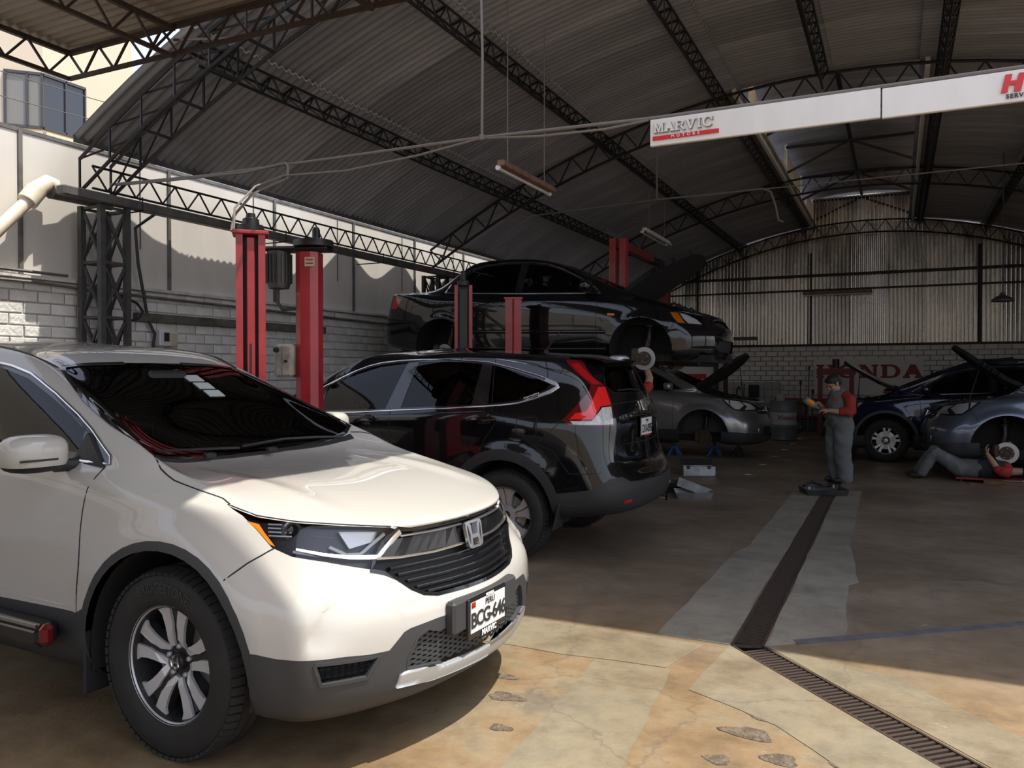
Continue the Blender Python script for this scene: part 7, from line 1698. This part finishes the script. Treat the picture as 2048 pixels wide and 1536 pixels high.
def hand(mb, w, d, up, s=1.0, curl=.9, thumb=1):
    """palm, four unequal bent fingers and a thumb off the side of the palm; w = wrist, d = direction, up = back of the hand"""
    d = V(d).normalized(); up = (V(up) - d * V(up).dot(d)).normalized(); side = d.cross(up) * thumb; w = V(w)
    Q = M((d, side, up)).transposed(); ell(mb, w + d * .045 * s, (.050 * s, .042 * s, .017 * s), Q)
    for k, (o, L) in enumerate(((.030, .072), (.010, .080), (-.010, .074), (-.029, .058))):
        a = w + d * .082 * s + side * o * s; pts = [a - d * .02 * s, a]; ang = .25; v = d
        for j, f in enumerate((.45, .32, .23)):
            ang = curl * (.55 + .45 * j); v = (d * math.cos(ang) - up * math.sin(ang)); pts.append(pts[-1] + v * L * f * s)
        tubeb(mb, pts, [.0095 * s, .0095 * s, .0088 * s, .008 * s, .007 * s], 8)
    a = w + d * .02 * s + side * .034 * s; v = (d * .75 + side * .55 - up * .35).normalized(); tubeb(mb, [a, a + v * .035 * s, a + v * .035 * s + (d * .9 - up * .5).normalized() * .032 * s], [.012 * s, .0105 * s, .0085 * s], 8)
def folds(f1, f2, amp): return lambda c: amp * (math.sin(c.z * f1 + 3 * math.sin(c.x * f2) + 2.2 * c.y * f2 * .5) * .6 + math.sin(c.z * f1 * .43 + c.y * f2 * 1.3 + 1.7) * .6)
me_ = tag(thing('person', loc=(-.70, 11.78, 0), rz=R(219)), 'standing mechanic in grey bib overalls and red sleeves, looking down at a bottle', 'person')
mb = MB()
P, q = head(mb, (.115, 0, 1.415), .62)
tubeb(mb, [(.02, 0, 1.24), (.06, 0, 1.32), (.095, 0, 1.385)], [.066, .056, .056])
tubeb(mb, [(.05, .25, 1.02), (.16, .18, 1.02), (.255, .105, 1.035)], [.048, .042, .029])
tubeb(mb, [(.10, -.24, 1.04), (.22, -.14, 1.08), (.31, -.055, 1.13)], [.046, .041, .028])
hand(mb, (.255, .105, 1.035), (.85, -.50, .12), (.25, .35, .9), 1.0, .95, -1); hand(mb, (.31, -.055, 1.13), (.9, .42, .12), (-.2, -.5, .85), 1.0, 1.0, 1)
flesh('body', mb, .0055, 3, 'skin', me_)
hb = MB(); ell(hb, P(-.018, 0, .045), (.102, .083, .088), q); ell(hb, P(-.055, 0, -.005), (.058, .074, .075), q); ell(hb, P(.045, 0, .085), (.05, .062, .03), q)
for sg in (-1, 1): ell(hb, P(.0, sg * .066, .02), (.028, .014, .045), q)
flesh('hair', hb, .006, 2, 'hair', me_)
eb = MB()
for sg in (-1, 1):
    ell(eb, P(.086, sg * .032, -.004), (.010, .014, .007), q, 8, 6); ell(eb, P(.090, sg * .034, .018), (.006, .020, .005), q, 8, 6)
eb.obj('eyes', 'hair', me_, False)
ov = MB()
tubeb(ov, [(.0, 0, .86), (.025, 0, .98), (.035, 0, 1.10), (.02, 0, 1.22)], [.165, .165, .160, .135], 18)
ell(ov, (.05, 0, .96), (.15, .165, .14))
for sg in (-1, 1): tubeb(ov, [(.0, sg * .085, .84), (.03, sg * .095, .60), (.035, sg * .10, .42), (.0, sg * .10, .22), (-.01, sg * .10, .07)], [.142, .125, .118, .112, .105], 16)
for sg in (-1, 1): tubeb(ov, [(.09, sg * .075, 1.16), (.045, sg * .085, 1.285)], [.05, .045], 10)
flesh('overall', ov, .013, 5, 'overall', me_, folds(34, 16, .0075))
rd = MB()
for sg in (-1, 1):
    y = sg; tubeb(rd, [(.0, y * .135, 1.235), (-.01, y * .20, 1.19), (.01, y * .245, 1.04), (.05, y * .25, 1.015), (.12, y * .205, 1.02)], [.075, .082, .074, .070, .060], 14)
ell(rd, (-.035, 0, 1.13), (.13, .172, .165)); ell(rd, (-.045, .05, 1.00), (.12, .15, .10))
flesh('red_shirt', rd, .010, 4, 'red_cloth', me_, folds(42, 20, .005))
cb_ = MB(); tubeb(cb_, [(.06, .055, 1.285), (.13, .05, 1.20), (.165, .02, 1.12)], [.022, .022, .018], 10); tubeb(cb_, [(.06, -.055, 1.285), (.13, -.05, 1.20), (.165, -.02, 1.12)], [.022, .022, .018], 10); flesh('collar', cb_, .007, 2, 'overall', me_)
sw_ = MB(); ell(sw_, (.09, 0, 1.245), (.06, .05, .07)); flesh('undershirt', sw_, .008, 2, 'shirt_white', me_)
MB().box((.150, .105, 1.185), (.006, .055, .035), rot=M.Rotation(.5, 3, 'Z')).obj('badge', 'red_bright', me_, False); MB().box((.156, .112, 1.145), (.006, .06, .045), rot=M.Rotation(.5, 3, 'Z')).obj('badge_pocket', 'bottle_grey', me_, False)
for sg in (-1, 1):
    bb = MB(); ell(bb, (.06, sg * .10, .045), (.125, .048, .045)); ell(bb, (.0, sg * .10, .08), (.055, .05, .08)); flesh('boot', bb, .009, 2, 'boot', me_)
me_.scale = (.965, .965, .955)
bo = tag(thing('oil_bottle', loc=(0, 0, 0)), 'grey oil bottle with an orange label held up by the standing mechanic', 'bottle')
MW_ = M.Translation((-.70, 11.78, 0)) @ M.Rotation(R(219), 4, 'Z') @ M.Diagonal((.965, .965, .955, 1)); WM[bo.name] = M.Identity(4)
a = V((.365, .02, 1.065)); b = V((.60, .03, 1.20)); u = (b - a).normalized()
pts = [a - u * .02, a + u * .03, a + u * .06, a + u * .10, a + u * .24, a + u * .26]
MB().tube([MW_ @ p for p in pts], .03, 14, True, [.014, .015, .035, .048, .048, .035]).obj('bottle_body', 'bottle_grey', bo)
MB().tube([MW_ @ (a + u * .12), MW_ @ (a + u * .225)], .0495, 14, False).obj('bottle_label', 'bottle_label', bo)
MB().tube([MW_ @ (a - u * .03), MW_ @ (a - u * .005)], .017, 12).obj('bottle_cap', 'black_rubber', bo)

ly = tag(thing('person', loc=(.80, 12.74, 0), rz=R(-8)), 'mechanic lying on his back with knees up under the slate grey SUV', 'person')
cr = tag(thing('creeper_board', loc=(1.07, 12.72, 0), rz=R(-8)), 'low dark creeper board under the lying mechanic', 'board'); MB().box((.12, 0, .05), (.95, .42, .03), bev=.01).obj('deck', 'banner_red', cr, False)
for i in (-1, 1):
    for j in (-1, 1): MB().cyl((.12 + i * .4, j * .17 - .012, .02), (.12 + i * .4, j * .17 + .012, .02), .02, 10).obj('wheel', 'black_rubber', cr, False)
mb = MB(); Z0 = .075
P, q = head(mb, (.92, .05, Z0 + .115), -1.35)
tubeb(mb, [(.66, .03, Z0 + .10), (.76, .04, Z0 + .105), (.84, .05, Z0 + .11)], [.065, .055, .055])
tubeb(mb, [(.52, -.20, Z0 + .12), (.42, -.16, Z0 + .27), (.36, -.10, Z0 + .36)], [.045, .04, .028]); tubeb(mb, [(.55, .26, Z0 + .12), (.62, .30, Z0 + .28), (.66, .28, Z0 + .40)], [.045, .04, .028])
hand(mb, (.36, -.10, Z0 + .36), (-.3, .3, .9), (-.8, -.3, 0), 1.0, .9, 1); hand(mb, (.66, .28, Z0 + .40), (.1, -.1, 1), (1, 0, .1), 1.0, .9, 1)
flesh('body', mb, .0065, 3, 'skin', ly)
hb = MB(); ell(hb, P(-.02, 0, .045), (.10, .083, .085), q); ell(hb, P(-.055, 0, 0), (.055, .074, .07), q); flesh('hair', hb, .007, 2, 'hair', ly)
ov = MB()
tubeb(ov, [(.0, 0, Z0 + .12), (.14, .0, Z0 + .12), (.26, .01, Z0 + .12)], [.145, .14, .135], 16)
tubeb(ov, [(-.02, -.09, Z0 + .12), (-.24, -.11, .36), (-.33, -.11, .415), (-.40, -.11, .33), (-.52, -.12, .10)], [.125, .10, .088, .085, .078], 14)
tubeb(ov, [(-.02, .10, Z0 + .12), (-.28, .14, .38), (-.38, .15, .43), (-.46, .16, .33), (-.60, .17, .10)], [.125, .10, .088, .085, .078], 14)
flesh('overall', ov, .012, 4, 'overall', ly, folds(30, 18, .006))
tv = MB(); tubeb(tv, [(.26, .01, Z0 + .12), (.42, .02, Z0 + .125), (.56, .03, Z0 + .125)], [.138, .145, .13], 16); flesh('vest', tv, .012, 4, 'navy_cloth', ly, folds(40, 20, .004))
rd = MB(); tubeb(rd, [(.60, -.17, Z0 + .11), (.56, -.20, Z0 + .115), (.50, -.21, Z0 + .14)], [.088, .08, .06], 14); tubeb(rd, [(.60, .19, Z0 + .12), (.56, .24, Z0 + .12), (.56, .27, Z0 + .16)], [.08, .075, .06], 14); ell(rd, (.60, .02, Z0 + .12), (.09, .17, .12)); flesh('red_shirt', rd, .010, 3, 'red_cloth', ly)
for y_, x_ in ((-.12, -.55), (.17, -.63)):
    bb = MB(); ell(bb, (x_ - .05, y_, .045), (.125, .046, .045)); ell(bb, (x_ + .01, y_, .08), (.05, .05, .075)); flesh('boot', bb, .009, 2, 'boot', ly)

ly.scale = (.90, .90, .90); cr.scale = (.9, .9, .9)
up_ = tag(thing('person', loc=(-2.78, 8.72, 0), rz=R(75)), 'mechanic in red with both arms raised to the brake of the lifted sedan', 'person')
mb = MB()
P, q = head(mb, (.05, 0, 1.47), -.25)
tubeb(mb, [(.0, 0, 1.28), (.01, 0, 1.36), (.03, 0, 1.43)], [.066, .056, .056])
for sg in (-1, 1):
    tubeb(mb, [(.10, sg * .24, 1.34), (.20, sg * .20, 1.44), (.26, sg * .12, 1.57)], [.048, .042, .029]); hand(mb, (.26, sg * .12, 1.57), (.25, -sg * .2, .9), (-.9, 0, .2), 1.0, .9, sg)
flesh('body', mb, .0065, 3, 'skin', up_)
hb = MB(); ell(hb, P(-.018, 0, .045), (.104, .084, .088), q); ell(hb, P(-.055, 0, -.005), (.058, .074, .075), q); flesh('hair', hb, .007, 2, 'hair', up_)
rd = MB(); tubeb(rd, [(0, 0, 1.0), (0, 0, 1.12), (.0, 0, 1.24)], [.15, .155, .135], 16)
for sg in (-1, 1): tubeb(rd, [(0, sg * .14, 1.27), (.05, sg * .22, 1.30), (.10, sg * .24, 1.34)], [.075, .07, .06], 14)
flesh('red_shirt', rd, .011, 4, 'red_cloth', up_, folds(42, 20, .004))
ov = MB(); tubeb(ov, [(0, 0, .86), (0, 0, 1.0)], [.155, .15], 16)
for sg in (-1, 1): tubeb(ov, [(.0, sg * .09, .84), (.02, sg * .10, .46), (-.01, sg * .11, .07)], [.125, .10, .09], 14)
flesh('overall', ov, .013, 4, 'overall', up_, folds(30, 18, .006))
for sg in (-1, 1):
    bb = MB(); ell(bb, (.05, sg * .11, .045), (.125, .048, .045)); ell(bb, (.0, sg * .11, .08), (.055, .05, .075)); flesh('boot', bb, .009, 2, 'boot', up_)
